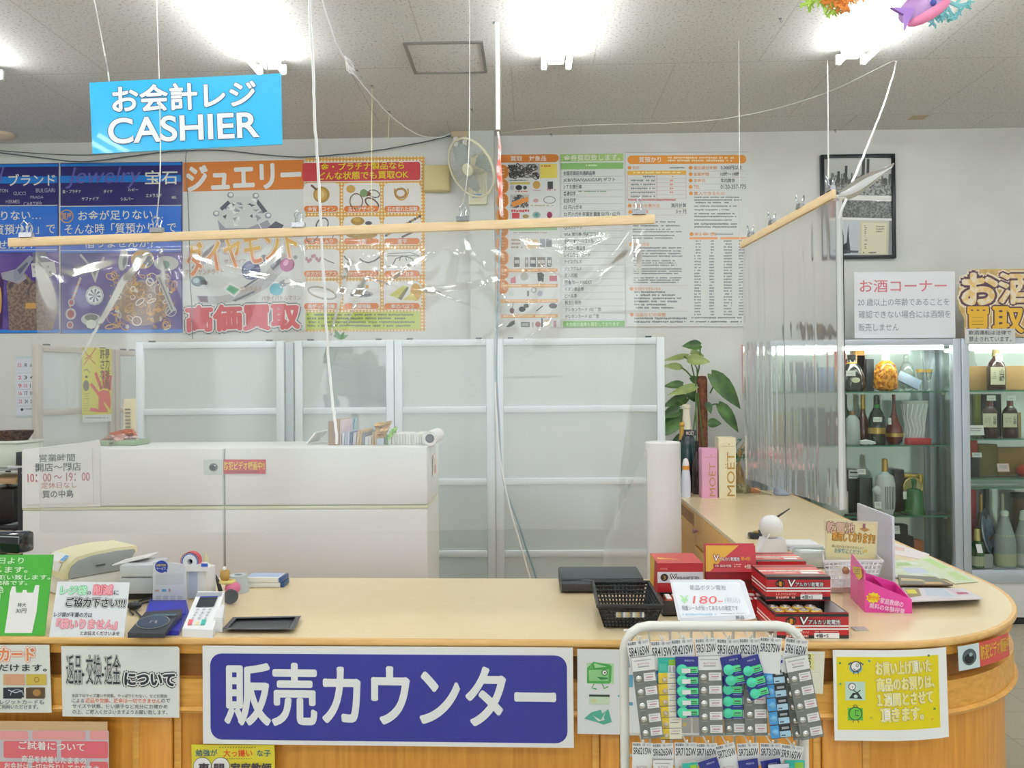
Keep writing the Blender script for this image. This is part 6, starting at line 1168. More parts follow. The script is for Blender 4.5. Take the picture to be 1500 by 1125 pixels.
for i in range(9):
    x, y, z = R.uniform(-.16, .14), R.uniform(-.05, .05), R.uniform(.16, .30); st.tube([(0, 0, .1), (x*.5, y*.5, z*.7), (x, y, z)], .003, M('586848'), 5)
    fl_ = MB()
    for j in range(7): a_ = j*2*pi/7; fl_.ball((x+.022*cos(a_), y+.02*sin(a_), z), .02, M(['d89aa0', 'e0b4b4', 'c87a80'][i % 3], .6), 8)
    fl_.ball((x, y, z+.01), .018, M('e0c8b8', .6), 8); part('blossom', fl_, t)
part('stems', st, t)
reed = MB()
for i in range(26): x = R.uniform(-.2, .22); reed.tube([(x*.4, 0, .1), (x, R.uniform(-.03, .03), R.uniform(.28, .46))], .0035, M(['9a9a88', '50604c', 'b4b0a0'][i % 3], .6), 5)
part('dried_reeds', reed, t)
# ------------------------------------------------------------ potted climbing plant behind the arm
PYL = 5.42
lfm = noisy('pothos_leaf', '2c4a22', '4a7030', 9, .4, .65, .38); lf2 = noisy('pothos_leaf_pale', '7c8c4c', '98a868', 8, .4, .65, .4); stm = M('4c6a34', .5)
pb = at_y(1030, 700, PYL); O = Vector((pb.x, PYL, 0)); t = thing('potted_plant', 'tall leafy climbing plant on a brown pole beyond the side arm', 'plant', O)
part('pot', MB().lathe([(.11, 0), (.15, .02), (.17, .26), (.18, .28), (.16, .28), (.155, .25), (0, .25)], M('8a7460', .6), 28), t)
zt4 = at_y(1030, 551, PYL).z; part('moss_pole', MB().lathe([(.032, .2), (.034, zt4-.02), (.025, zt4), (0, zt4+.003)], noisy('moss_pole', '5a3424', '7a4a32', 50, .4, .6, .9), 16), t)
def leaf(p, tip, wid, mat, parent, curl=.25, up=Vector((0, -1, .35))):
    d = tip-p; L = d.length; d.normalize(); sd = d.cross(up).normalized(); nn = sd.cross(d).normalized(); vs = []; N = 8
    pr = [(0, .30), (.06, .62), (.18, .92), (.35, 1), (.55, .84), (.75, .52), (.9, .22), (1, .0)]
    for f, w in pr:
        c_ = p+d*(L*f)+nn*(-curl*L*f*f*.5+.0); 
        for sgn in (-1, -.5, 0, .5, 1): vs.append(c_+sd*(sgn*w*wid/2)+nn*(abs(sgn)*w*wid*.16)-(d*(L*.07*(1-f)**6*abs(sgn)*1.0)))
    m = MB().add(vs, [(i*5+j, i*5+j+1, i*5+j+6, i*5+j+5) for i in range(7) for j in range(4)], mat); m.sharp = 180; return part('leaf', m, parent)
def A(x, y, dy=0): return at_y(x, y, PYL+dy)-O
LV = [((1013, 514), (1000, 505, 1030, 503), 0)]
leaves = [  # base px, tip px, width px, material, depth shift
 ((1026, 506), (1000, 506), 14, 0, -.05), ((1010, 517), (998, 505), 0, 0, 0),
 ((1012, 516), (1032, 521), 9, 1, .02), ((1008, 521), (972, 527), 8, 1, 0), ((1016, 538), (1030, 523), 0, 1, 0),
 ((1008, 527), (1041, 529), 15, 1, -.06), ((998, 538), (972, 535), 10, 1, .0), ((1000, 563), (972, 565), 11, 0, -.02), ((1020, 566), (978, 578), 12, 1, -.04),
 ((1012, 553), (1030, 566), 10, 0, .05), ((1042, 548), (1088, 598), 24, 0, -.06), ((1040, 552), (1075, 575), 14, 0, .04), ((1053, 592), (1084, 633), 17, 0, -.04), ((1006, 583), (972, 594), 16, 0, .02), ((1008, 574), (1024, 590), 14, 0, .06), ((996, 600), (968, 610), 16, 0, -.03), ((1004, 606), (966, 628), 22, 0, .05), ((996, 618), (962, 640), 16, 0, -.02), ((1038, 620), (1057, 620), 13, 0, -.02), ((1004, 640), (984, 648), 14, 0, .03), ((1036, 590), (1042, 606), 9, 0, -.03)]
for a_, b_, w_, c_, dy in leaves:
    if not w_: continue
    leaf(A(*a_, dy), A(*b_, dy-.03), w_*k(PYL)*1.15, (lfm, lf2)[c_], t)
sg = MB()
for a_, b_, c_ in (((1020, 555), (1024, 540), (1026, 506)), ((1018, 556), (1012, 530), (1002, 522)), ((1014, 553), (1005, 543), (998, 538)), ((1022, 556), (1021, 540), (1016, 530)), ((1040, 576), (1044, 568), (1048, 560)), ((1038, 596), (1046, 592), (1054, 592)), ((1008, 598), (1000, 590), (992, 586)), ((1022, 720), (1020, 640), (1019, 556)), ((1030, 720), (1030, 650), (1022, 575)), ((1016, 720), (1013, 650), (1022, 580)), ((1006, 612), (1000, 604), (996, 600))): sg.tube([A(*a_), A(*b_, -.03), A(*c_, -.04)], .005, stm, 6)
part('stems', sg, t)
# plant behind the frosted screen
PY2 = 4.62; O = Vector((at_y(520, 500, PY2).x, PY2, 0)); t = thing('potted_plant', 'leafy plant behind the frosted screens, only its top leaf tips clear', 'plant', O)
def A2(x, y, dy=0): return at_y(x, y, PY2+dy)-O
part('pot', MB().lathe([(.1, 0), (.15, .3), (.14, .3), (.12, .27), (0, .27)], M('8a8070', .6), 20), t); R = random.Random(11)
sg = MB(); sg.tube([Vector((0, 0, .25)), Vector((.02, 0, 1.0)), Vector((0, -.02, 1.75))], .02, stm, 8); part('stem', sg, t)
for a_, b_, w_ in (((497, 496), (490, 482), 7), ((498, 497), (504, 486), 6), ((494, 494), (488, 491), 4), ((500, 496), (510, 490), 6)): leaf(A2(*a_), A2(*b_), w_*k(PY2), M('3f7a38', .5), t)
for i in range(46):
    x, y = R.uniform(488, 556), R.uniform(510, 585); leaf(A2(x, y, -.34), A2(min(max(x+R.uniform(-26, 26), 474), 566), y+R.uniform(2, 22), -.36), 26*k(PY2), lfm, t, .1)
# ------------------------------------------------------------ glass display cabinets
DY, DD = 5.3, .36; ZB, ZTOP = .36, 1.862
al = M('b9c3cb', .35, .35); al2 = M('8f989c', .35, .4); gl_p = film('case_glass', 0, .02, .7, (.97, 1, .985)); shelf_face = film('shelf_glass', .02, .03, .9, (.86, .95, .9)); shelf_edge = M('2f7a58', .1, coat=.5)
mirror = M('dceae2', .08, .5, g=1.0); cl = emitter('case_tube', (1, 1, .94), 15)
def glass_case(x0, x1, label, shelves, mull):
    xc, w = (x0+x1)/2, x1-x0; t = thing('display_cabinet', label, 'display cabinet', (xc, DY, 0), 0, 'glass display cabinets'); P = .05
    m = MB()
    for sx in (-1, 1):
        m.box((sx*(w/2-P/2), P/2, (ZTOP+.02)/2), (P, P, ZTOP-.02), al, .003).box((sx*(w/2-P/2), DD-.015, (ZTOP+.02)/2), (P, .03, ZTOP-.02), al, .003)
    m.box((0, DD/2, ZTOP-.02), (w-.002, DD-.002, .04), al, .003).box((0, .02, ZB-.045), (w-2*P-.002, .04, .085), al, .003); part('case_frame', m, t)
    part('base_panel', MB().box((0, .02, .17), (w-2*P-.004, .02, .24), M('d4d6d2', .4)), t); part('plinth', MB().box((0, DD/2, .02), (w-.02, DD-.06, .04), M('26282a', .6)), t)
    part('case_floor', MB().box((0, DD/2+.02, ZB-.006), (w-2*P-.004, DD-.08, .012), M('c4ccc4', .4)), t)
    part('back_mirror', MB().box((0, DD-.035, (ZB+ZTOP-.04)/2), (w-2*P-.004, .006, ZTOP-.05-ZB), mirror), t)
    mm = MB()
    for x in mull: X = at_y(x, 600, DY+DD-.05).x-xc; mm.box((X, DD-.05, (ZB+ZTOP-.04)/2), (.035, .02, ZTOP-.06-ZB), al2, .002)
    part('door_frame', mm, t)
    part('front_pane', MB().box((0, .03, (ZB+ZTOP-.04)/2), (w-2*P-.004, .005, ZTOP-.05-ZB), gl_p), t)
    for sx in (-1, 1): part('side_pane', MB().box((sx*(w/2-P/2), DD/2+.01, (ZB+ZTOP-.04)/2), (.005, DD-P-.04, ZTOP-.05-ZB), gl_p), t)
    for z in shelves:
        m = MB().box((0, DD/2, z-.004), (w-2*P-.01, DD-.12, .008), shelf_face); m.box((0, .0592, z-.004), (w-2*P-.01, .0015, .0086), shelf_edge)
        sh = part('shelf', m, t)
        for sx in (-1, 1): part('shelf_clip', MB().box((sx*(w/2-P-.012), .10, z-.018), (.02, .014, .018), M('a8a498', .3, .5)), sh)
    lt = part('case_light', MB().box((0, .075, ZTOP-.055), (w-2*P-.06, .03, .024), cl), t)
    part('light_cap', MB().box((0, .075, ZTOP-.0415), (w-2*P-.04, .04, .003), al), lt)
    return t
SL = (1.522, 1.166, .702); SR_ = (1.522, 1.205, .945, .885)
xa, xb, xc_, xd = at_y(1123, 600, DY).x, at_y(1408.5, 600, DY).x, at_y(1409.5, 600, DY).x, at_y(1690, 600, DY).x
glass_case(xa, xb, 'glass display cabinet of spirits bottles partly behind the side curtain', SL, (1357,)); glass_case(xc_, xd, 'glass display cabinet with whisky and sake bottles at the right wall end', SR_, (1560,))
IY = 5.47
def at_s(x0, x1, z, Y=IY): a, b = at_y(x0, 600, Y), at_y(x1, 600, Y); return (a.x+b.x)/2, (b.x-a.x)
Q = k(IY)
def bottle(label, x0, x1, ytop, z, prof, mat, Y=IY, extra=(), name='bottle', tagp=None, group=None):
    """prof: (radius share, height share)"""
    x, w = at_s(x0, x1, z, Y); ym = at_y((x0+x1)/2, ytop, Y).z-z; t = thing(name, label, 'bottle', (x, Y, z+.0005), 0, group); m = MB().lathe([(r*w/2, h*ym) for r, h in prof], mat, 22); part('glass', m, t)
    for nm, pr, mt in extra: part(nm, MB().lathe([(r*w/2, h*ym) for r, h in pr], mt, 20), t)
    if tagp:
        a, b, c, d = tagp; s = Sign((a, b), (c, b), (a, d), (0, Y-w/2-.012, 0), WN, M('e4e6de', .4), .001); s.bars(a+1, (b+d)/2, c-1, (b+d)/2+1.4, 1, M('98a098'), 2); s.done_part('price_tag', t)
    return t
SLIM = [(.9, 0), (1, .03), (1, .52), (.8, .64), (.42, .74), (.36, .8), (.36, .97), (.42, .975), (.42, 1), (0, 1)]
SQ = [(.95, 0), (1, .03), (1, .66), (.85, .76), (.4, .82), (.36, .9), (.36, 1), (0, 1)]
TEAR = [(.55, 0), (.85, .05), (1, .18), (.85, .34), (.5, .48), (.25, .62), (.18, .78), (.18, .98), (.2, 1), (0, 1)]
ROUND = [(.5, 0), (.9, .06), (1, .25), (1, .45), (.8, .68), (.45, .78), (.3, .8)]
dk = M('1e1a18', .12, coat=.8); amb = noisy('amber_glass', '8a4c14', 'd89830', 45, .38, .6, .08); cog = M('5c2c1c', .1, coat=.8); grn = M('1f4a24', .12, coat=.8); foil = M('c2a050', .3, .5); lab = M('d8d4b4', .5)
def ringb(r0, h0, h1, mt, n='label'): return (n, [(r0, h0), (r0, h1)], mt)
def card(label, x0, y0, x1, y1, Y, name='price_card', col='e4e6de', lean_=12):
    s = Sign((x0, y0), (x1, y0), (x0, y1), at_y(x0, y1, Y), Vector((0, -cos(radians(lean_)), sin(radians(lean_)))), M(col, .45), .0015); s.bars(x0+2, y0+(y1-y0)*.25, x1-2, y1-(y1-y0)*.3, 2, M('a0a4a0'), 4); return s.done(name, label, 'price card')
def bx(label, x0, x1, y0, z, Y, dep, col, name='box', r=.5, group=None, cat='box'):
    if Y > IY+.06: dep = .034; Y = 5.567
    Y = min(Y, 5.602-dep)
    x, w = at_s(x0, x1, z, Y); H = at_y((x0+x1)/2, y0, Y).z-z; m = MB().box((0, dep/2, H/2), (w, dep, H), M(col, r), .002); return solo(name, label, cat, m, (x, Y, z+.0006), group=group)
z1, z2, z3, z0 = SL[0], SL[1], SL[2], ZB
# upper shelf
t = bottle('dark brandy decanter with oval gold label on the upper shelf', 1230.5, 1266.5, 520, z1, [(.8, 0), (1, .08), (.95, .4), (.7, .66), (.34, .78), (.32, .86), (.36, .87), (.36, 1), (0, 1)], dk, extra=[('collar', [(.42, .72), (.42, .78), (.36, .80)], foil)], tagp=(1239.5, 543, 1253, 551))
s = Sign((1247, 552), (1260, 552), (1247, 561), (0, IY-.088, 0), WN, lab, .001, shape=[(1253.5+6.5*cos(i*pi/8), 556.8+4*sin(i*pi/8)) for i in range(16)]); s.done_part('oval_label', t)
part('handle', MB().tube([(-.065, 0, .19), (-.085, 0, .15), (-.09, 0, .08), (-.075, 0, .04)], .008, foil, 8), t)
t = bottle('amber cut-glass carafe with a white tag round its neck, on the upper shelf', 1281.5, 1314.5, 517, z1, ROUND+[(.28, .84), (.3, .98), (0, 1)], amb, extra=[('stopper', [(.34, .80), (.32, .97), (.2, 1.0)], M('dcdcd4', .4))])
bp = MB(); R = random.Random(9)
for i in range(40): a_ = R.uniform(0, 2*pi); h = R.uniform(.02, .14); bp.ball((.068*cos(a_), .068*sin(a_), h), .011, amb, 6)
part('facets', bp, t)
x, w = at_s(1316, 1348, z1); solo('gift_case', 'flat blue-grey case leaning on the upper shelf beside the goblets', 'box', MB().box((0, 0, .0), (.15, .012, .075), M('8798a8', .4), .004, Matrix.Rotation(radians(-20), 4, 'X') @ Matrix.Rotation(radians(30), 4, 'Y')), (x-.002, IY-.005, z1+.0725))
bottle('small cut crystal decanter behind the blue-grey case', 1316, 1340, 519, z1, ROUND+[(.28, .85), (.34, .92), (.2, 1), (0, 1)], M('c0ccc4', .05, trans=.7), IY+.085)
for i, (a, b) in enumerate(((1343, 1354), (1356, 1366.5))): bottle(f"small gold-rimmed liqueur glass, {'nearer the blue-grey case' if not i else 'nearer the cabinet post'}", a, b, 541, z1, [(.6, 0), (.6, .03), (.12, .06), (.1, .4), (.5, .52), (1, .95), (1, 1), (.9, .97), (.4, .55), (0, .5)], M('d4dcd4', .04, trans=.7), IY, [('gold_rim', [(1.0, .86), (1.03, 1.0)], foil)], 'liqueur_glass', group='liqueur glasses')
for lb, x0, x1, y0, c_, dy in (('black boxed bottle carton behind the brandy decanter', 1241, 1252, 526, '2a2c30', .1), ('pale blue carton at the back of the upper shelf', 1256, 1268, 520, 'a8b8c8', .1), ('dark carton behind the amber carafe', 1270, 1281, 526, '30363a', .1), ('red gift carton at the back of the upper shelf', 1229, 1240, 513, 'b83a38', .14), ('orange gift carton at the back of the upper shelf', 1254, 1268, 512, 'd08a3c', .16), ('grey-blue carton behind the side curtain on the upper shelf', 1196, 1226, 538, '56687c', .04), ('dark carton behind the side curtain on the upper shelf', 1164, 1192, 530, '4a4c54', .04), ('white lidded carton behind the side curtain, upper shelf', 1146, 1162, 548, 'a0b0a8', .02)): bx(lb, x0, x1, y0, z1, IY+dy, .06, c_)
# middle shelf
bottle('green wine bottle partly hidden by the curtain edge, middle shelf', 1231, 1245, 578, z2, SLIM, grn, IY+.09, [('capsule', [(.4, .78), (.4, 1), (0, 1.005)], M('24302a', .3))])
bottle('frosted white bottle with a small brown label, middle shelf', 1237, 1259.5, 602, z2, [(.9, 0), (1, .05), (.95, .5), (.9, .72), (.5, .84), (.36, .88), (.36, 1), (0, 1)], M('b8c0bc', .3), IY, [('cork', [(.4, .88), (.4, 1.0), (0, 1.005)], M('8a7050', .6)), ('label', [(.4, .87), (.36, .87)], lab)], tagp=(1229.5, 612, 1238, 623))
bottle('tall red-brown cognac bottle with gold neck, middle shelf', 1254, 1274, 578, z2, [(.7, 0), (1, .12), (1, .28), (.75, .45), (.42, .6), (.3, .72), (.28, .98), (0, 1)], cog, IY+.085, [('gold_neck', [(.36, .70), (.31, .98), (.33, 1.0), (0, 1.005)], foil)])
t = bottle('black-green brandy bottle with gold waist label, middle shelf', 1272, 1296, 578, z2, [(.9, 0), (1, .04), (1, .5), (.72, .64), (.36, .74), (.34, .98), (0, 1)], M('182818', .1, coat=.8), IY-.02, [('gold_label', [(1.01, .22), (1.01, .34)], foil), ('green_neck', [(.42, .68), (.36, .8)], M('2f7a34', .2))], tagp=(1279, 611, 1292, 618))
bottle('teardrop amber cognac bottle on the middle shelf', 1296, 1322.5, 578, z2, TEAR, M('7c3418', .06, coat=.9, trans=.25), IY+.035, [('amber_core', [(.3, .50), (.2, .66), (.19, .74)], M('d08c30', .2)), ('gold_badge', [(1.005, .15), (1.005, .22)], foil), ('foot', [(.4, 0), (.42, .012), (.55, .02)], M('d8d8cc', .2))], tagp=(1301, 612, 1305.5, 622))
t = bottle('cut crystal vase on the middle shelf', 1321, 1358, 587, z2, [(.55, 0), (.62, .05), (.66, .3), (.78, .62), (1, .95), (1.04, 1), (.96, .98), (.74, .62), (.6, .3), (.5, .08), (0, .06)], M('dce6e0', .08, trans=.35), IY, name='crystal_vase')
t['category'] = 'vase'; cp = MB()
for i in range(16):
    a_ = 2*pi*i/16; cp.tube([(.052*cos(a_), .052*sin(a_), .02), (.058*cos(a_+.3), .058*sin(a_+.3), .10), (.066*cos(a_), .066*sin(a_), .18), (.082*cos(a_+.25), .082*sin(a_+.25), .27)], .004, M('e4eae6', .1), 5)
part('cut_ribs', cp, t)
bx('flat red case in front of the crystal vase', 1329, 1364, 642, z2, IY-.09, .05, 'b02c34', r=.35, cat='case')
x, w = at_s(1246, 1271, z2); solo('crumpled_paper', 'crumpled white paper on the middle shelf', 'paper', MB().ball((0, 0, .02), .05, M('e0e4e4', .6), 7, None, (1, .6, .4)).ball((.04, .01, .015), .035, M('e0e4e4', .6), 6, None, (1, .6, .4)), (x, IY-.1, z2+.001))
for lb, x0, x1, y0, c_, dy in (('brown bottle carton at the curtain edge, middle shelf', 1216, 1232, 604, '5c3a24', 0), ('dark carton behind the curtain, middle shelf', 1174, 1206, 598, '52565e', .03), ('pale carton behind the curtain, middle shelf', 1158, 1172, 600, '9aa8a0', .0), ('yellow-edged carton behind the curtain, middle shelf', 1134, 1156, 606, 'a89858', .03)): bx(lb, x0, x1, y0, z2, IY+dy, .07, c_)
# lower shelf
for lb, x0, x1, y0, c_, dy in (('black presentation box with white lettering block, lower shelf', 1231, 1258, 688, '1e1f22', .04), ('dark glossy carton on the lower shelf', 1258, 1277, 700, '35383a', .0), ('dark brown bottle carton beside the jersey bottle', 1309, 1323.5, 688, '2c1c16', .05), ('grey carton behind the curtain, lower shelf', 1150, 1186, 690, '585a60', .05)): bx(lb, x0, x1, y0, z3, IY+dy, .08, c_, r=.3)
s = Sign((1243, 688), (1258, 688), (1243, 701), (0, IY+.037, 0), WN, M('d0d2d0', .4), .001); s.rect(1245, 691, 1256, 693, BLK); s.rect(1244, 697, 1257, 698, BLK); s.done('label_card', 'white printed card on the black presentation box', 'card')
card('small white price tag over the dark glossy carton', 1256, 687, 1268, 695, IY-.02)
bx('gold horizontal ledge box behind the jersey bottle', 1288, 1322, 681, z3+.235, IY+.14, .05, 'a08440') if 0 else None
t = bottle('white novelty bottle shaped like a striped jersey, gold cap, lower shelf', 1281, 1309, 671, z3, [(.75, 0), (.95, .1), (1, .3), (1, .55), (.85, .68), (.35, .74), (.3, .76)], M('d8dcd8', .35), IY-.03, [('gold_cap', [(.3, .75), (.3, .98), (0, 1)], foil)])
for i, a_ in enumerate((-1.9, -1.72, -1.5, -1.25, -1.05)): part('stripe', MB().tube([(.0655*cos(a_), .0655*sin(a_), .04), (.0655*cos(a_), .0655*sin(a_), .19)], .0022, M('50565c', .4), 5), t)
part('sleeve', MB().ball((-.06, -.02, .16), .032, M('d8dcd8', .35), 12), t)
x, w = at_s(1325, 1358, z3); t = thing('gold_clock', 'gold framed box with a big round gold ring, lower shelf', 'clock', (x, IY+.088, z3+.0006)); H = 55*Q
part('gold_frame', MB().box((-w/2+.012, 0, H/2), (.024, .05, H), M('b8963c', .25, .6), .003).box((w/2-.012, 0, H/2), (.024, .05, H), M('c8a850', .25, .6), .003).box((0, 0, H-.012), (w-.05, .05, .024), M('c8a850', .25, .6), .003), t)
part('dark_panel', MB().box((0, .02, H/2-.01), (w-.05, .008, H-.03), M('3a2c24', .3)), t)
part('gold_ring', MB().tube([(.0+.062*cos(2*pi*i/32), -.035, H*.66+.062*sin(2*pi*i/32)) for i in range(32)], .0065, M('d8c070', .25, .5), 8, True), t); part('ring_glass', MB().lathe([(.058, 0), (.058, .004)], M('a8a868', .15), 28, Matrix.Translation((0, -.03, H*.66)) @ Matrix.Rotation(pi/2, 4, 'X')), t)
t = bottle('squat green bottle with a long bill-like foot in front of the gold ring', 1323, 1352, 700, z3, [(1, 0), (1, .05), (.92, .08), (.9, .40), (.84, .60), (.6, .69), (.2, .72), (.18, .80), (.24, .82), (.24, .96), (0, 1)], M('2c6a30', .15, coat=.7), IY-.03, tagp=(1323, 720, 1328, 731)); part('bill', MB().ball((-.06, -.02, .012), .05, M('24582a', .2), 14, None, (1, .6, .22)), t)
x, w = at_s(1280, 1304, z3); solo('silver_stand', 'small white display stand under the jersey bottle', 'stand', MB().box((0, 0, -.03), (.1, .06, .004), WHT).box((-.03, 0, -.016), (.004, .06, .028), WHT), (x, IY-.1, z3-.012)) if 0 else None
t = bottle('white china bird bottle with a red spot, behind the curtain edge', 1204, 1237, 690, z3, [(.8, 0), (1, .1), (.95, .4), (.6, .62), (.32, .74), (.3, .9), (.2, 1), (0, 1)], M('d0d2c8', .35), IY-.06); part('red_spot', MB().ball((-.02, -.062, .11), .022, M('c0484c', .4), 12, None, (1, .4, 1)), t)
fe = MB()
for i in range(15): fe.tube([(.05, -.02, .02+.011*i), (.082, -.03, .012+.010*i)], [.008, .002], M('d0d2c8', .4), 5)
part('feathers', fe, t)
card('folded white price card beneath the jersey bottle', 1281, 735, 1291, 745, IY-.1)
# cabinet floor
for lb, x0, x1, y0, c_, dy in (('tall black step box on the cabinet floor', 1306, 1328, 769, '1c1c1e', .02), ('lower black step box on the cabinet floor', 1326, 1336, 786, '1c1c1e', .02), ('orange box on the cabinet floor', 1337, 1351, 792, 'b86a40', .05), ('dark carton on the cabinet floor behind the white board', 1240, 1300, 762, '3a3a38', .1)): bx(lb, x0, x1, y0, z0, IY+dy, .08, c_)
card('slanted white price tag on the tall black step box', 1309, 770, 1318, 782, IY-.01)
# right cabinet
q1, q2, q3, q4, q0 = SR_[0], SR_[1], SR_[2], SR_[3], ZB
def whisky(label, x0, x1, yt, z, Y=IY, big=False):
    t = bottle(label, x0, x1, yt, z, [(.92, 0), (1, .03), (1, .52), (.92, .62), (.5, .74), (.36, .78), (.34, .98), (0, 1)] if big else [(.92, 0), (1, .03), (1, .62), (.85, .74), (.5, .82), (.4, .84), (.4, 1), (0, 1)], M('3c2014', .1, coat=.8), Y, [('cap', [(.42, .80), (.40, .99), (0, 1.003)], M('7a6a40' if big else '6a4030', .4))], group='whisky bottles'); return t
t = whisky('tall whisky bottle with a cream brush-lettered label on the upper right shelf', 1447, 1472.5, 510, q1, big=True)
s = Sign((1451, 537.5), (1472, 537.5), (1451, 563.5), (0, IY-.07, 0), WN, lab, .001); s.text('山\n崎', 1464, 541, 1471, 559, M('5c5848'), .02, 2); s.bars(1453.5, 545, 1460, 556, 4, M('a8a888'), 2); s.done_part('paper_label', t)
s = Sign((1458, 518), (1468, 518), (1459, 530), (0, IY-.06, 0), WN, M('e4e4d8', .4), .001, br=(1469, 530)); s.done_part('neck_tag', t)
bx('long brown cardboard box behind the tall whisky bottle', 1421, 1530, 536, q1, IY+.09, .07, '9a7c48', r=.7)
for i, (a, b) in enumerate(((1439.5, 1460.5), (1469, 1490))):
    t = whisky('small whisky bottle with cream label, '+['in front of the black carton', 'nearer the wall end of the black carton'][i], a, b, 586, q2)
    s = Sign((a+.5, 605.5), (b-.2, 605.5), (a+.5, 626), (0, IY-.062, 0), WN, lab, .001); s.text('山\n崎', b-5.5, 609, b-1.5, 622, M('606050'), .01, 2); s.bars(a+3, 612, b-8, 620, 3, M('b4b494'), 3); s.done_part('paper_label', t)
    s = Sign((a+6, 579), (a+19, 579), (a+6, 587), (0, IY-.04, 0), WN, M('dce4d8', .4), .001); s.bars(a+8, 583.5, a+17, 585, 1, M('98a898'), 3); s.done_part('neck_tag', t)
bx('tall black carton between the two small whisky bottles', 1438, 1467, 577.5, q2, IY+.09, .07, '24242c', r=.3); bx('olive carton beside the black carton', 1429, 1437.5, 577.5, q2, IY+.1, .06, '8a8a48'); bx('tan carton behind the second small whisky bottle', 1486, 1496, 604, q2, IY+.03, .06, 'a08858')
card('white price card leaning below the olive carton', 1418, 623, 1441, 637.5, IY-.08)
for lb, x0, x1, y0, c_, dy in (('red carton on the third shelf of the right cabinet', 1421, 1431.5, 645, 'b84a38', .1), ('olive box on the third shelf', 1432, 1460.5, 651, '7a703c', .08), ('wide tan box on the third shelf', 1461, 1525, 656, '94743c', .08)): bx(lb, x0, x1, y0, q3, IY+dy, .08, c_, r=.7)
bx('black boxed bottle set with silver edge, third shelf', 1419, 1434, 670, q3, IY-.02, .06, '2a2c32', r=.3); card('white price card on the black boxed set', 1424, 663, 1438, 670, IY-.03); card('pink price card at the shelf front', 1461, 679, 1478, 691, IY-.09, col='e0c8c4')
x, w = at_s(1489, 1520, q3); solo('red_teapot', 'red lacquered pot on the third shelf', 'pot', MB().lathe([(.05, 0), (.07, .02), (.072, .05), (.05, .075), (.02, .08), (.018, .095), (0, .1)], M('b83428', .25, coat=.5), 20), (x, IY, q3+.001))
for lb, x0, x1, y0, c_, dy in (('red carton under the third shelf', 1420, 1429, 713, 'a83434', .1), ('dark upright carton under the third shelf', 1441.5, 1448, 713, '2c2c34', .1)): bx(lb, x0, x1, y0, q0, IY+dy, .06, c_)
bottle('small gold-topped bottle standing behind the blue plate', 1430, 1440, 722, q0, SLIM, M('6a6a4c', .3), IY+.08, [('gold_top', [(.5, .72), (.42, .98), (0, 1)], foil)]); bottle('white-capped bottle behind the blue plate', 1462.5, 1471, 722, q0, SLIM, M('8c8a74', .3), IY+.08, [('cap', [(.55, .72), (.5, .98), (0, 1)], M('c8c4a4', .4))])
x, w = at_s(1480, 1524, q0); t = thing('sake_barrel', 'small brown wooden barrel behind the sake bottles', 'barrel', (x, IY+.075, q0+.001)); H = at_y(1490, 722, IY+.075).z-q0
part('staves', MB().lathe([(.05, 0), (.058, H*.5), (.05, H)], wood('barrel_wood', '4c3820', '6a5228'), 20), t); part('hoop', MB().lathe([(.0525, H*.93), (.055, H*.93), (.055, H), (.0525, H)], M('2c2a28', .5), 20), t)
x, w = at_s(1388, 1466, q0); r_ = .138; zc_ = ZB+.20; t = thing('porcelain_plate', 'large blue and white porcelain plate standing on the cabinet floor', 'plate', (at_y(1440, 700, IY+.02).x, IY+.02, q0+.001))
pm = Matrix.Translation((0, 0, zc_-q0)) @ Matrix.Rotation(radians(48), 4, 'Z') @ Matrix.Rotation(radians(80), 4, 'X'); part('dish', MB().lathe([(0, 0), (r_*.6, .002), (r_, .028), (r_*.99, .034), (r_*.6, .008), (0, .006)], noisy('plate_glaze', '7c98b4', 'b4c8d4', 9, .4, .6, .15), 40, pm), t)
m = MB(); nb = M('2a3a78', .15, coat=.5); gb = M('30505c', .15, coat=.5)
for pts, mt in ((((-.08, .16), (.02, .17), (.04, .12), (-.02, .09), (-.07, .13)), gb), (((-.14, -.02), (-.06, .03), (-.05, .10), (-.10, .06), (-.16, -.05)), nb), (((.10, .02), (.13, .04), (.13, -.03), (.09, -.01)), nb), (((-.06, -.10), (.12, -.07), (.10, -.12), (-.04, -.15)), nb), (((-.06, -.03), (.06, -.01), (.05, -.035), (-.05, -.045)), M('9a6050', .2))): m.add([pm @ Vector((x_, y_, .038)) for x_, y_ in pts], [tuple(range(len(pts)))], mt)
part('painted_pattern', m, t); part('plate_stand', MB().box((0, .0, .018), (.10, .05, .036), M('3a2c20', .5), .004, Matrix.Rotation(radians(42), 4, 'Z')), t)
t = bottle('green sake bottle with gold foil neck on the cabinet floor', 1419, 1438.5, 773, q0, [(.95, 0), (1, .03), (1, .50), (.85, .60), (.46, .68), (.36, .72), (.33, .98), (0, 1)], M('2c5a28', .12, coat=.8), IY-.092, [('gold_foil', [(.47, .68), (.39, .97), (0, 1.003)], M('d8c478', .3, .3)), ('paper_label', [(1.01, .06), (1.01, .30)], M('b8b898', .5))]); s = Sign((1429, 797), (1437, 797), (1432, 810), (0, IY-.165, 0), WN, M('dce0e0', .4), .001, br=(1440, 810)); s.done_part('price_tag', t)
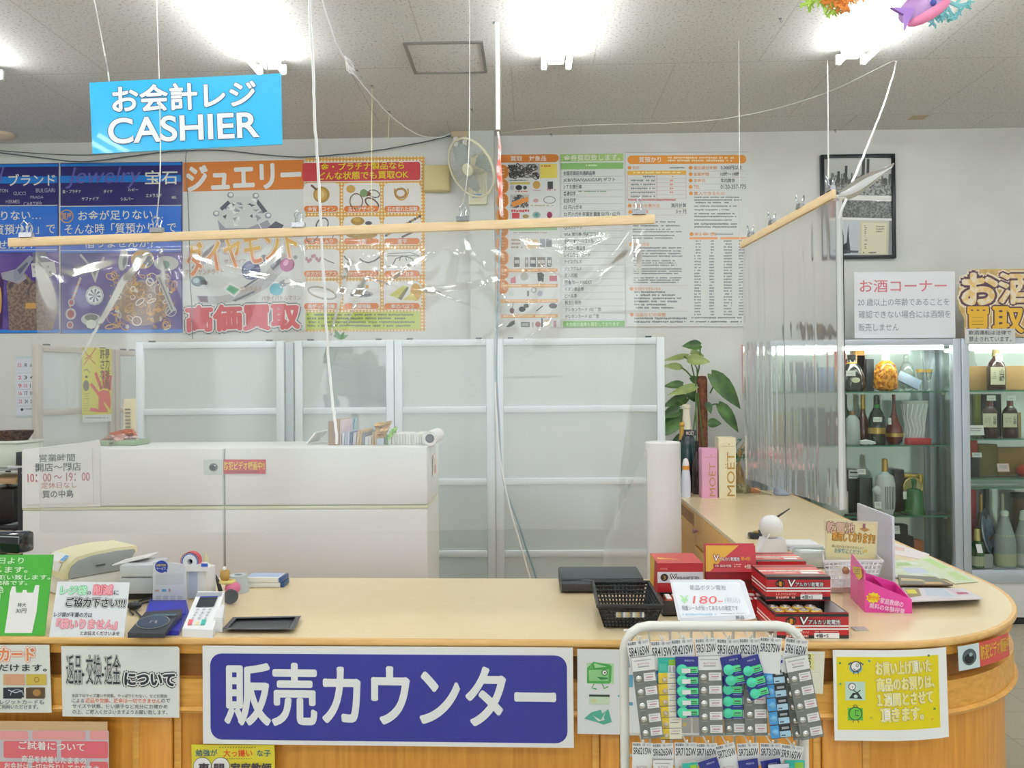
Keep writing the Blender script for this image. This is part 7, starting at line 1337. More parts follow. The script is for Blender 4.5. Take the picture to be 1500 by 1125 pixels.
for i, (a, b) in enumerate(((1455, 1484), (1484.5, 1513))):
    t = bottle('large frosted sake bottle with white cap, '+['beside the green sake bottle', 'farther along with a draped white cap'][i], a, b, 747.5, q0, [(.95, 0), (1, .02), (1, .45), (.9, .55), (.6, .74), (.38, .86), (.33, .9), (.3, .93)], M('98a4a0', .35), IY-.066+.003*i, [('white_top', [(.34, .90), (.38, .93), (.36, .98), (.2, 1), (0, 1.002)] if not i else [(.5, .83), (.42, .93), (.4, .98), (.2, 1), (0, 1.002)], M('d8e0d4', .4)), ('yellow_band', [(.90, .555), (.80, .60)], M('c8cca8', .4)), ('paper_label', [(1.01, .04), (1.01, .24)], M('b4b890' if not i else 'c8c4bc', .5))], group='frosted sake bottles')
bx('small patterned label box between green and frosted sake bottles', 1438.5, 1452, 812, q0, IY-.125, .02, '9aa0a0')
# signs on top of the cabinets
s = Sign((1251, 398.5), (1398.5, 397.5), (1251.5, 495.5), (0, DY+.03, 0), WN, M('d9dbe0', .35, coat=.3), .003)
s.text('お酒コーナー', 1259, 410, 1386, 428, M('c8727c'), .006, 2); G_ = M('8a8e98', .5)
for tx, b in (('20 歳以上の年齢であることを', (1256, 437, 1390, 448)), ('確認できない場合には酒類を', (1257, 455, 1392, 466)), ('販売しません', (1257, 474, 1316, 485))): s.text(tx, *b, G_, .0, 2)
s.done('notice', 'white liquor corner notice with pink heading standing on the display cabinet', 'notice')
KR = noisy('kraft', 'b89a62', 'c4a872', 30, .4, .6, .8)
s = Sign((1403, 394), (1590, 394), (1413, 493.5), (0, DY+.03, 0), WN, KR, .004, shape=[(1428, 394.5), (1590, 393), (1590, 493.5), (1412, 493.5), (1412, 466), (1405, 454), (1402, 438), (1404, 421), (1412, 407)])
BR2 = M('58404c', .5); CRM2 = noisy('cream_stripe', 'd8b878', 'dcd0b4', 26, .45, .55, .5); YEL2 = M('d8ac38', .45)
s.text('お', 1410, 402, 1459, 445, CRM2, .05, 2, 0, out=BR2, out_w=.07, out2=M('dcd0b4')); s.text('酒', 1463, 401, 1520, 444, CRM2, .035, 2, 0, out=BR2, out_w=.055, out2=M('dcd0b4')); s.text('買', 1415, 450, 1449, 486, YEL2, .035, 2, 0, out=BR2, out_w=.05, out2=M('dcd0b4')); s.text('取', 1454, 450, 1498, 487, YEL2, .035, 2, 0, out=BR2, out_w=.05, out2=M('dcd0b4')); s.text('中', 1503, 450, 1545, 487, YEL2, .035, 2, 0, out=BR2, out_w=.05) if 0 else None
s.done('cutout_sign', 'brown kraft cutout sign with fat outlined lettering on the display cabinet', 'sign')
s = Sign((1413, 481.5), (1486.5, 481.5), (1414, 503), (0, DY-.003, 0), WN, M('c8cac8', .45), .0015); s.text('飲酒運転は法律で', 1418.5, 484, 1481, 490.5, M('585c60'), .012, 2); s.text('禁止されています。', 1419, 493, 1481, 500.5, M('585c60'), .012, 2)
s.done('notice', 'small grey strip notice taped across the cabinet top rail', 'notice')
x = at_y(1196, 490, DY+.15).x; t = thing('carved_ornament', 'dark carved wooden bird ornament on top of the cabinet', 'ornament', (x, DY+.17, ZTOP+.0006)); wd = M('4a3a30', .6)
part('carved_body', MB().ball((0, 0, .06), .06, wd, 14, None, (1.6, .8, .95)), t); part('tail', MB().tube([(.07, 0, .08), (.14, 0, .05), (.19, 0, .012)], [.03, .02, .006], wd, 8), t); part('head', MB().ball((-.09, 0, .1), .035, wd, 12), t)
# ------------------------------------------------------------ hanging cashier sign
CB = M('27b4f0', .3, coat=.3); CW = M('e6eaee', .35); CE = M('2a4a78', .5)
s = Sign((132.5, 122), (412, 108.5), (137, 226), (0, 2.4, 0), WN, CB, .006, br=(414, 212))
s.rect(133, 121, 416, 125, M('40c8f4', .3), 1) if 0 else None
s.text('お会計レジ', 167, 123.5, 375, 161.5, CW, .03, 2, 0, out=CE, out_w=.022, res=6); s.text('CASHIER', 161, 170.5, 379, 206.5, CW, .02, 2, 0, out=CE, out_w=.022, res=8)
s.done('cashier_sign', 'light blue hanging sign with white outlined characters and letters', 'sign')
rope('hanging_string', 'string holding the near corner of the blue hanging sign', 'string', [at_y(160, 119, 2.4), (158, 105, 2.4), (150, 62, 2.42), at_z(136, -10, CEIL-.003)], .0022, M('dcdcd4', .5)); rope('hanging_string', 'second string holding the blue hanging sign below the ceiling light', 'string', [at_y(392, 111, 2.4), (390, 60, 2.4), at_z(388, -30, CEIL-.003)], .0015, M('dcdcd4', .5))
# ------------------------------------------------------------ clear curtains on wooden bars
pine = wood('pine_bar', 'd8bc8c', 'e4cda2', (3, 30, 30), .5, 0)
def clip(label, p, ang, sc=1.0):
    t = thing('bulldog_clip', label, 'clip', p, ang, 'bulldog clips'); st = M('70767c', .25, .8); w = .016*sc
    part('jaw', MB().add([(x, y, z) for x in (-w, w) for y, z in ((-.009, -.010), (.009, -.010), (.006, .004), (-.006, .004))], [(0, 1, 2, 3), (7, 6, 5, 4), (0, 4, 5, 1), (1, 5, 6, 2), (2, 6, 7, 3), (3, 7, 4, 0)], M('a4a8ac', .25, .7)), t)
    for sy in (-1, 1): part('wire_handle', MB().tube([(-.007*sc, sy*.006, .003), (-.005*sc, sy*.009, .012*sc), (-.008*sc, sy*.011, .022*sc), (0, sy*.012, .031*sc), (.008*sc, sy*.011, .022*sc), (.005*sc, sy*.009, .012*sc), (.007*sc, sy*.006, .003)], .0017, M('b8bcc0', .2, .9), 6), t)
    return t
BL, BRt = at_y(13, 355.5, 2.285), at_y(959, 321, 2.235); bd = BRt-BL; BLEN = bd.length; bang = atan2(bd.y, bd.x); btilt = math.asin(bd.z/BLEN)
bmx = Matrix.Translation((BL+BRt)/2) @ Matrix.Rotation(bang, 4, 'Z') @ Matrix.Rotation(-btilt, 4, 'Y')
solo('curtain_bar', 'long pale wooden bar holding the clear curtain over the counter', 'bar', MB().box((0, 0, 0), (BLEN, .012, .025), pine, .002), mx=bmx)
clab = ['over the silver handbags', 'over the heap of gold jewellery', 'between the white and red jewellery posters', 'beneath the wall fan', 'over the terms poster']
for i, px in enumerate((40, 237, 447, 686, 937)):
    f = (px-13)/(959-13); p = BL.lerp(BRt, f)+Vector((0, 0, .0232)); clip('bulldog clip on the long bar '+clab[i], p, bang, 1.15)
    if i in (1, 3): rope('hanging_string', 'string holding the long bar '+['at the gold jewellery poster', 'beneath the wall fan'][i == 3], 'string', [p+Vector((0, 0, .035)), at_y((235, 0, 687.5)[i-1], 200, 2.26), at_z((228, 0, 687)[i-1], -40, CEIL-.003)], .0016, M('dcdcd4', .4))
vin = film('clear_vinyl', .12, .11, 2.2); vin2 = film('side_vinyl', .10, .2, .22, (1, 1, 1), 1, .09)
Rr = random.Random(21)
clips_u = [(px-13)/(959-13) for px in (40, 237, 447, 686, 937)]
def pu(px, py): return ((px-13)/(959-13)*1.83, (py-352+(px-13)*.0365)/F_PX*2.26)
CREASE = [[pu(*q) for q in c] for c in (((560, 338), (520, 380), (498, 470)), ((600, 335), (575, 360), (590, 400), (640, 420)), ((625, 338), (680, 352), (740, 345)), ((268, 358), (330, 385), (450, 412), (540, 425), (620, 424), (700, 412), (770, 392)), ((957, 338), (900, 372), (850, 420), (812, 462)), ((930, 345), (880, 400), (800, 470)), ((770, 340), (810, 390), (790, 430), (740, 470)), ((445, 340), (500, 352), (560, 338)), ((690, 335), (720, 380), (740, 420)), ((700, 334), (750, 350), (830, 345)), ((238, 350), (300, 372), (360, 352)), ((40, 370), (110, 392), (200, 372)), ((240, 355), (190, 400), (150, 470)), ((660, 345), (610, 380), (640, 350)), ((520, 345), (545, 400), (530, 440)), ((880, 345), (830, 362), (790, 350)), ((935, 350), (948, 450), (930, 560), (910, 700)))]
def seg_s(x, y, a, b):
    vx, vy = b[0]-a[0], b[1]-a[1]
    if vx < 0: vx, vy, a, b = -vx, -vy, b, a
    return seg_d(x, y, a, b), (1 if vx*(y-a[1])-vy*(x-a[0]) > 0 else -1)
def seg_d(x, y, a, b):
    vx, vy = b[0]-a[0], b[1]-a[1]; t = max(0, min(1, ((x-a[0])*vx+(y-a[1])*vy)/(vx*vx+vy*vy))); ex, ey = x-a[0]-t*vx, y-a[1]-t*vy; return ex*ex+ey*ey
def vdisp(u, v):
    """u along the bar 0..1, v downwards 0..1 : out-of-plane folds and creases below the clips"""
    d = .010*sin(u*7.1+v*2.0)*v+.006*sin(u*17+1.3)*(.3+.7*v); X, Z = u*1.83, v*.86
    for i, c in enumerate(clips_u):
        x, y = (u-c)*1.83, v*.86+.02; r = sqrt(x*x+y*y); th = atan2(x, y)
        d += .008*exp(-r*3.0)*sin(th*9+i*1.7)
    if v < .5 or u > .93:
        for k_, c in enumerate(CREASE):
            m, sg = min(seg_s(X, Z, c[i], c[i+1]) for i in range(len(c)-1)); w = .012+.004*(k_ % 3); s_ = sqrt(m)*sg
            if -w < s_ < .2:
                t_ = min(1, (s_+w)/(2*w)); d -= w*(.45 if k_ in (4, 5, 12) else .75)*t_*t_*(3-2*t_)*exp(-max(0, s_-w)/.05)
    return d
nu, nv = 380, 190; vs = []; zb_l = at_y(60, 783, 2.28).z; zb_r = at_y(915, 776, 2.236).z
for j in range(nv+1):
    v = j/nv
    for i in range(nu+1):
        u = i/nu; ue = .04+u*(.947-.035*v**.8) ; p = BL.lerp(BRt, ue); zt_ = p.z-.006; zb_ = zb_l+(zb_r-zb_l)*ue; z = zt_+(zb_-zt_)*v
        dd = vdisp(ue, v)*min(1, v*7)**1.5; vs.append((p.x, p.y+.0085+(max(dd, 0) if v < .03 else dd), z))
m = MB().add(vs, [(j*(nu+1)+i, j*(nu+1)+i+1, (j+1)*(nu+1)+i+1, (j+1)*(nu+1)+i) for j in range(nv) for i in range(nu)], vin); m.sharp = 180
solo('clear_curtain', 'wide clear plastic curtain sheet hanging from the long bar over the counter', 'curtain', local(m, (BL+BRt)/2), (BL+BRt)/2)
# side curtain
SA, SB_ = at_z(1222, 284, 2.1), at_z(1086, 359, 2.1); sd = SA-SB_; SLEN = sd.length; sang = atan2(sd.y, sd.x)
solo('curtain_bar', 'short pale wooden bar running back over the side arm', 'bar', MB().box((0, 0, 0), (SLEN, .012, .026), pine, .002), mx=Matrix.Translation((SA+SB_)/2) @ Matrix.Rotation(sang, 4, 'Z'))
for i, f in enumerate((.03, .30, .60, .87)): clip('bulldog clip on the short bar, '+['at its near end', 'second from its near end', 'third from its near end', 'at its far end'][i], SA.lerp(SB_, f)+Vector((0, 0, .0236)), sang, 1.1 if i == 0 else 1)
nu, nv = 110, 40; vs = []
for j in range(nv+1):
    v = j/nv
    for i in range(nu+1):
        u = i/nu; p = SA.lerp(SB_, u); zb_ = 1.205; z = 2.092+(zb_-2.092)*v
        d = .0012*sin(u*61+v*.8)+.004*sin(u*23+1)+.0006*sin(u*120+v*1.5)*(.4+.6*v); d += .01*(1-u)**8
        vs.append((p.x+.0085+(max(d*.05, 0) if v < .03 else d*min(1, v*8)), p.y, z))
cur = []  # near edge rolled up
m = MB().add(vs, [(j*(nu+1)+i, j*(nu+1)+i+1, (j+1)*(nu+1)+i+1, (j+1)*(nu+1)+i) for j in range(nv) for i in range(nu)], vin2); m.sharp = 180
m.add([(x+.003, y, z) for x, y, z in vs], [((j+1)*(nu+1)+i, (j+1)*(nu+1)+i+1, j*(nu+1)+i+1, j*(nu+1)+i) for j in range(nv) for i in range(nu)], vin2)
ro = film('rolled_vinyl', .8, .12, .9); vs = []  # heavy white haze stands in for reflections on the rolled film
for j in range(21):
    z = 2.085+(1.205-2.085)*j/20
    for i in range(9): a_ = i/8*5.2; r_ = .011-.0006*i; vs.append((SA.x+.02+r_*cos(a_)-.011, SA.y-.006+r_*sin(a_), z))
m.add(vs, [(j*9+i, j*9+i+1, (j+1)*9+i+1, (j+1)*9+i) for j in range(20) for i in range(8)], ro)
solo('clear_curtain', 'narrow clear plastic curtain hanging from the short bar over the side arm', 'curtain', local(m, SA), SA)
# loose curl of film at the bar end
vs = []; A0 = [(1221, 284), (1232, 296), (1240, 292), (1262, 282), (1284, 270), (1306, 244)]
n1 = 14
for i in range(n1+1):
    f = i/n1; px = 1224+80*f; yc = 288-42*f**1.2; hw_ = 7+10*sin(pi*min(f*1.1, 1))*(1-f*.4)
    for j in range(9): g_ = j/8; a_ = -1.3+2.6*g_; p = at_y(px+4*sin(a_), yc-hw_*sin(a_), 2.275-.02*f); vs.append((p.x, p.y-.035*cos(a_)*(1-.5*f), p.z))
m = MB().add(vs, [(i*9+j, i*9+j+1, (i+1)*9+j+1, (i+1)*9+j) for i in range(n1) for j in range(8)], ro); m.sharp = 180
o = Vector(vs[0]); solo('film_curl', 'curled loose end of clear film at the end of the short bar', 'curtain film', local(m, o), o)
# ------------------------------------------------------------ files on the white cabinets
def file(name, label, x0, x1, yt, col, Y=3.36, dep=.22, slant=0, cat='file', r=.5, z=ZT+.0005):
    a, b = at_y(x0, 640, Y), at_y(x1, 640, Y); w = b.x-a.x; H = at_y((x0+x1)/2, yt, Y).z-z; return solo(name, label, cat, MB().box((0, dep/2, H/2), (max(w-.001, .002), dep, H), M(col, r), .0008, Matrix(((1, 0, slant, 0), (0, 1, 0, 0), (0, 0, 1, 0), (0, 0, 0, 1)))), ((a.x+b.x)/2, Y, z), group='files on the white cabinet')
FL = [('folder', 'thick brown folder at the cord', 480.5, 491.5, 617, '8a6c48', 0), ('folder', 'second brown folder behind the cord', 492, 497.5, 614, '9a7e58', 0), ('folder', 'thin pink-edged folder beside the brown folders', 498, 500, 615, 'c8b4b8', 0), ('file', 'pale grey file beside the pink-edged folder', 500.5, 504, 634, 'c0c4c8', .05), ('file', 'grey-blue file, third past the brown folders', 504.2, 508, 633, '9aa4b4', .05), ('file', 'pale lilac file before the navy one', 508.2, 511.5, 632, 'b4b4c4', .05), ('file', 'narrow navy file', 512, 516, 632.5, '3c5474', .06), ('file', 'light grey file past the navy one', 516.5, 521, 634, 'b8b4bc', .06), ('folder', 'beige cardboard folder with slanted top', 521.5, 525, 630, 'c0a474', .14), ('folder', 'second beige cardboard folder', 525.5, 528.5, 631, 'b89c68', .14), ('file', 'dark grey file among the beige folders', 529, 534, 634, '6a7074', .05), ('file', 'white file with black marks', 534.5, 539, 640, 'd0d0d0', 0), ('file', 'white striped file beside the tan envelopes', 539.5, 544, 641, 'c4c0bc', 0), ('envelope', 'tan envelope standing under the yellow packet', 544.5, 547.5, 633, 'b09468', .05), ('envelope', 'second tan envelope beside the white-blue box file', 548, 551, 633, 'c0a87c', .05), ('file', 'white and blue box file under the yellow packet', 551.5, 562.5, 638, 'c4ccd8', 0), ('file', 'dark green file', 563, 567.5, 637, '4c7c4c', .04), ('file', 'light file beside the dark green one', 568, 573, 640, 'c8ccc4', 0)]
for nm, lb, x0, x1, yt, c_, sl in FL: file(nm, lb+' on the cabinet', x0, x1, yt, c_, slant=sl)
R = random.Random(5)
for i in range(12): file('booklet', f"white booklet in the row left of the paper tube, {['first','second','third','fourth','fifth','sixth','seventh','eighth','ninth','tenth','eleventh','twelfth'][i]} from the green file", 574+i*4, 577.8+i*4, 637-R.uniform(0, 1.2), ['d4d2ca', 'c8c6c0', 'd8d6d2'][i % 3], cat='booklet')
pt_ = at_y(623, 646, 3.34); t = thing('paper_tube', 'white paper tube lying at the end of the files', 'tube', (pt_.x-.083, 3.42, ZT+.031)); mxr = Matrix.Rotation(radians(-90), 4, 'Z') @ Matrix.Rotation(pi/2, 4, 'Y')
part('tube_body', MB().lathe([(.018, -.12), (.030, -.12), (.030, .145), (.018, .145)], M('dcdcda', .4), 24, Matrix.Translation((.11, 0, 0)) @ mxr), t); part('tube_core', MB().lathe([(.018, .1455), (.012, .1455), (.012, .10), (0, .10)], M('50565c', .6), 20, Matrix.Translation((.11, 0, 0)) @ mxr), t)
def crumple(name, label, quad, col, Y, seed, cat='packet', z=None):
    R = random.Random(seed); n = 6; P = [at_y(*q, Y) for q in quad]; vs = []
    for i in range(n+1):
        for j in range(n+1): u, v = i/n, j/n; p = P[0].lerp(P[1], u).lerp(P[3].lerp(P[2], u), v); vs.append((p.x+R.gauss(0, .003), p.y+R.gauss(0, .012), p.z+R.gauss(0, .003)))
    vs2 = [(x, y+.02, z_) for x, y, z_ in vs]; N = (n+1)**2; f = [(i*(n+1)+j, i*(n+1)+j+1, (i+1)*(n+1)+j+1, (i+1)*(n+1)+j) for i in range(n) for j in range(n)]
    ed = [i for i in range(n+1)]+[i*(n+1)+n for i in range(1, n+1)]+[n*(n+1)+i for i in range(n-1, -1, -1)]+[i*(n+1) for i in range(n-1, 0, -1)]
    m = MB().add(vs+vs2, f+[tuple(N+q for q in reversed(x)) for x in f]+[(ed[i], ed[(i+1) % len(ed)], N+ed[(i+1) % len(ed)], N+ed[i]) for i in range(len(ed))], M(col, .45)); o = sum((Vector(p) for p in P), Vector())/4; return solo(name, label, cat, local(m, o), o)
crumple('yellow_packet', 'crumpled yellow packet sticking up from the files', ((550, 619), (573, 617), (566, 632), (549, 634)), 'c8a45c', 3.61, 1); crumple('yellow_packet', 'lower fold of yellow paper among the files', ((551, 630), (570, 626), (562, 641), (552, 642)), 'c09850', 3.335, 7); crumple('cyan_sheet', 'translucent cyan sheet sticking up behind the folders', ((505, 616), (521, 613), (517, 640), (504, 640)), '80bcc8', 3.62, 2, 'sheet'); crumple('cyan_sheet', 'smaller cyan sheet behind the beige folders', ((534, 634), (548, 628), (545, 644), (535, 644)), '90c0c4', 3.62, 3, 'sheet'); crumple('green_packet', 'bright lime packet on the dark green file', ((570, 631), (580, 625), (579, 634), (568, 644)), '8cc83c', 3.335, 4)
a = at_y(475, 655, 3.5); solo('leaning_board', 'white board leaning against the first brown folder', 'board', MB().box((0, 0, .022), (.006, .2, .06), WHT, 0, Matrix.Rotation(radians(40), 4, 'Y')), (a.x-.045, 3.5, ZT+.012))
# snack bags at the far end of the cabinet
a = at_y(174, 655, 3.42); solo('green_tray', 'shallow green tray of snack bags on the cabinet', 'tray', MB().box((0, 0, .012), (.15, .14, .024), M('88a080', .5), .004), (a.x, 3.48, ZT+.0006))
crumple('snack_bag', 'orange-red snack bag on the green tray', ((163, 634), (193, 627), (198, 639), (170, 641)), 'c8603c', 3.50, 5, 'snack bag'); crumple('snack_bag', 'pink printed snack bag at the tray front', ((148, 642), (178, 637), (180, 650), (148, 650)), 'd0a098', 3.42, 6, 'snack bag'); crumple('snack_bag', 'pale printed snack bag behind the pink one', ((176, 642), (199, 638), (199, 650), (178, 651)), 'd0b8b0', 3.44, 8, 'snack bag')
p = at_y(190, 600, 4.5); t = thing('fan_heater', 'cream slim fan heater behind the partition gap', 'heater', (p.x, 4.5, 0)); part('housing', MB().box((0, .06, .76), (.09, .1, 1.52), M('e0d4ac', .4), .01), t); g = MB()
for i in range(16): g.box((-.015, .008, 1.16+i*.02), (.03, .004, .008), M('7a705c', .5))
part('vent_grille', g, t)
p = at_y(177, 588, 4.3); solo('door_latch', 'small dark latch on the angled screen post', 'latch', MB().box((0, 0, 0), (.016, .02, .03), M('5c5c58', .4), .003), at_y(176, 600, 4.78)) if 0 else None
# wire shelf at the far left with planter, basket and dark gear
p0, p1 = at_y(-60, 690, 3.55), at_y(30, 690, 3.55); w = p1.x-p0.x; xc = (p0.x+p1.x)/2; t = thing('wire_shelf', 'black metal shelf rack beyond the white cabinets', 'shelf rack', (xc, 3.72, 0)); blk = M('2a2a2e', .4)
zA, zB_ = at_y(15, 686, 3.55).z, at_y(15, 702, 3.55).z
for sx in (-1, 1):
    for sy in (-1, 1): part('upright', MB().tube([(sx*(w/2-.012), sy*.15, 0), (sx*(w/2-.012), sy*.15, zA+.0)], .012, blk, 10), t)
sh = MB()
for i in range(12): sh.tube([(-w/2+.02, -.15+.026*i, zA-.01), (w/2-.02, -.15+.026*i, zA-.01)], .003, M('a8acb0', .3, .6), 6)
for sy in (-1, 1): sh.tube([(-w/2, sy*.155, zA-.022), (w/2, sy*.155, zA-.022)], .004, M('a8acb0', .3, .6), 6)
part('wire_deck', sh, t); part('wooden_shelf', MB().box((0, 0, zB_-.012), (w-.06, .3, .022), M('b09068', .5), .002), t)
for z in (.95, .6, .25): part('lower_shelf', MB().box((0, 0, z), (w-.06, .3, .016), blk, .002), t)
for i, (x0, x1, yt, zz, c_, lb) in enumerate(((-40, 28, 712, .96, '1c1a1e', 'black case on the shelf rack below the wooden shelf'), (-40, 30, 765, .61, '18161c', 'black case on the lower shelf rack level'))): 
    a, b = at_y(x0, 700, 3.62), at_y(x1, 700, 3.62); H = min(at_y(0, yt, 3.62).z-zz, .16 if i == 0 else .32); solo('black_case', lb, 'case', MB().box((0, .1, max(H, .05)/2), (b.x-a.x-.03, .2, max(H, .05)-.002), M(c_, .35), .006), ((a.x+b.x)/2-.01, 3.62, zz-.0+.0005))
solo('silver_strip', 'grey bent metal strip on the black case', 'strip', MB().tube([(0, 0, 0), (.06, 0, .015), (.11, .0, .025)], .008, M('8c9094', .3, .6), 8), at_y(5, 772, 3.60))
a, b = at_y(-40, 660, 3.62), at_y(25, 660, 3.62); H = at_y(0, 648, 3.62).z-zA; t = thing('planter_box', 'white planter box on the shelf rack', 'planter', ((a.x+b.x)/2, 3.72, zA-.0065)); part('planter_body', MB().box((0, 0, H/2), (b.x-a.x, .2, H), M('ccd2c4', .5), .008), t); part('planter_rim', MB().box((0, 0, H+.004), (b.x-a.x+.008, .21, .012), M('ccd2c4', .5), .004), t)
solo('woven_basket', 'dark brown woven basket on the white planter', 'basket', MB().lathe([(.06, 0), (.08, .03), (.085, .045), (.075, .045), (.05, .02), (0, .02)], noisy('dark_weave', '2c201c', '5a463a', 90, .4, .6, .8), 24), ((a.x+b.x)/2+.02, 3.72, zA+H+.004))
a = at_y(38, 652, 3.62); solo('black_box', 'small black device box at the shelf rack end', 'device', MB().box((0, 0, .03), (.05, .08, .06), M('34363c', .4), .004).box((-.03, -.03, -.008), (.07, .02, .012), M('c8c8cc', .4), .002), (at_y(12, 652, 3.62).x+.085, 3.62, zA+.01))
# ------------------------------------------------------------ hanging sea ornaments
def coral(parent, name, col, base, seed, size, n=5):
    R = random.Random(seed); m = MB(); mt = M(col, .45)
    def br(p, d, L, r, lv):
        q = p+d*L; m.tube([p, q], [r, r*.75], mt, 6)
        if lv: 
            for i in range(3): dd = (d+Vector((R.gauss(0, .75), R.gauss(0, .2), R.gauss(0, .6)))).normalized(); br(p.lerp(q, R.uniform(.4, 1)), dd, L*.68, r*.72, lv-1)
    for i in range(n): a_ = -pi/2+(i-(n-1)/2)*.55; br(Vector(base), Vector((cos(a_), 0, sin(a_))), size*.36, size*.06, 3)
    return part(name, m, parent)
o = at_y(1218, -12, 2.6); t = thing('coral_ornament', 'hanging plastic coral ornament, lime green and orange, by the ceiling light', 'ornament', o); coral(t, 'green_coral', 'b4d860', (-.01, .01, .02), 3, .14); coral(t, 'orange_coral', 'f09848', (.025, -.012, .01), 5, .125); part('hanger', MB().tube([(0, 0, 0), (0, 0, CEIL-o.z)], .0012, cord, 5), t)
o = at_y(1352, 8, 2.6); t = thing('fish_ornament', 'hanging pink and purple plastic fish ornament with turquoise coral', 'ornament', o); vi = M('b890c8', .35); pkf = M('e888b0', .35)
part('fish_body', MB().ball((0, 0, .0), .075, vi, 18, Matrix.Rotation(radians(-32), 4, 'Y'), (1.2, .35, .62)), t); part('belly_fin', MB().ball((.0, -.006, -.03), .07, pkf, 14, Matrix.Rotation(radians(-30), 4, 'Y'), (1.15, .25, .35)), t); part('tail', MB().prism([(-.02, 0), (-.085, .04), (-.06, 0), (-.08, -.045)], -.006, .006, M('9868c0', .4), Matrix.Translation((-.02, -.02, -.01)) @ Matrix.Rotation(pi/2, 4, 'X') @ Matrix.Rotation(.5, 4, 'Z')), t)
part('eye', MB().ball((.02, -.026, -.004), .010, M('4c58b0', .3), 10), t); part('mouth', MB().tube([(.045, -.02, .03), (.075, -.016, .034)], .006, pkf, 6), t); coral(t, 'turquoise_coral', '8cd0d4', (.08, .04, .04), 8, .13); part('hanger', MB().tube([(0, 0, .03), (0, 0, CEIL-o.z)], .0012, cord, 5), t)
o = at_y(1316, -24, 2.75); t = thing('shell_ornament', 'hanging orange plastic shell ornament at the light tube', 'ornament', o); part('shell', MB().ball((0, 0, 0), .05, M('ee8858', .35), 16, None, (1, .5, .8)).ball((.02, 0, -.022), .03, M('f0a890', .35), 12, None, (1, .6, .7)), t); part('hanger', MB().tube([(0, 0, .03), (0, 0, CEIL-o.z)], .0012, cord, 5), t)
# ------------------------------------------------------------ wire rack of button batteries
RY = 1.45; wt = M('dadad0', .35, coat=.3); kr = k(RY)
def RP(x, y, Y=RY): return at_y(x, y, Y)
O = Vector((RP(1046, 1000).x, RY, 0)); t = thing('battery_rack', 'white tubular wire rack standing before the counter', 'rack', O)
pts = []; x0, x1, yt, rad = 914.5, 1176.5, 916.5, 36
xl, xr, ztt = RP(x0, 1000).x-O.x, RP(x1, 1000).x-O.x, RP(1046, yt).z; rr_ = rad*kr
pts = [(xl, 0, .02), (xl, 0, .6), (xl, 0, ztt-rr_)]+[(xl+rr_-rr_*cos(a), 0, ztt-rr_+rr_*sin(a)) for a in (pi/8, pi/4, 3*pi/8)]+[(xl+rr_, 0, ztt)]
pts += [(-x, y, z) for x, y, z in reversed([(p[0], p[1], p[2]) for p in pts])] if abs(xl+xr) < 1e-9 else [(xr-rr_, 0, ztt)]+[(xr-rr_+rr_*sin(a), 0, ztt-rr_+rr_*cos(a)) for a in (pi/8, pi/4, 3*pi/8)]+[(xr, 0, ztt-rr_), (xr, 0, .6), (xr, 0, .02)]
part('tube_frame', MB().tube(pts, .0085, wt, 12), t)
gw = MB(); zg0 = RP(1046, 924).z; zlow = .35
for i in range(8): x = RP(952+31*i, 1000).x-O.x; x = min(x, xr-.004); gw.tube([(x, .006, zg0), (x, .006, zlow)], .0024, wt, 6)
for y in (924, 1077, 1108): gw.tube([(xl, .003, RP(1046, y).z), (xr, .003, RP(1046, y).z)], .0024, wt, 6)
for i in range(6): z = RP(1046, 1108).z-.16*(i+1); gw.tube([(xl, .003, z), (xr, .003, z)], .0024, wt, 6)
part('wire_grid', gw, t)
for x in (xl, xr): part('foot', MB().tube([(x, -.14, .012), (x, .14, .012)], .011, wt, 10), t)
NV, MT, GYC, WC = M('28307c', .35), M('4cc8a0', .35), M('70746e', .45), M('dcdcd8', .4); TK = M('4a5058', .5)
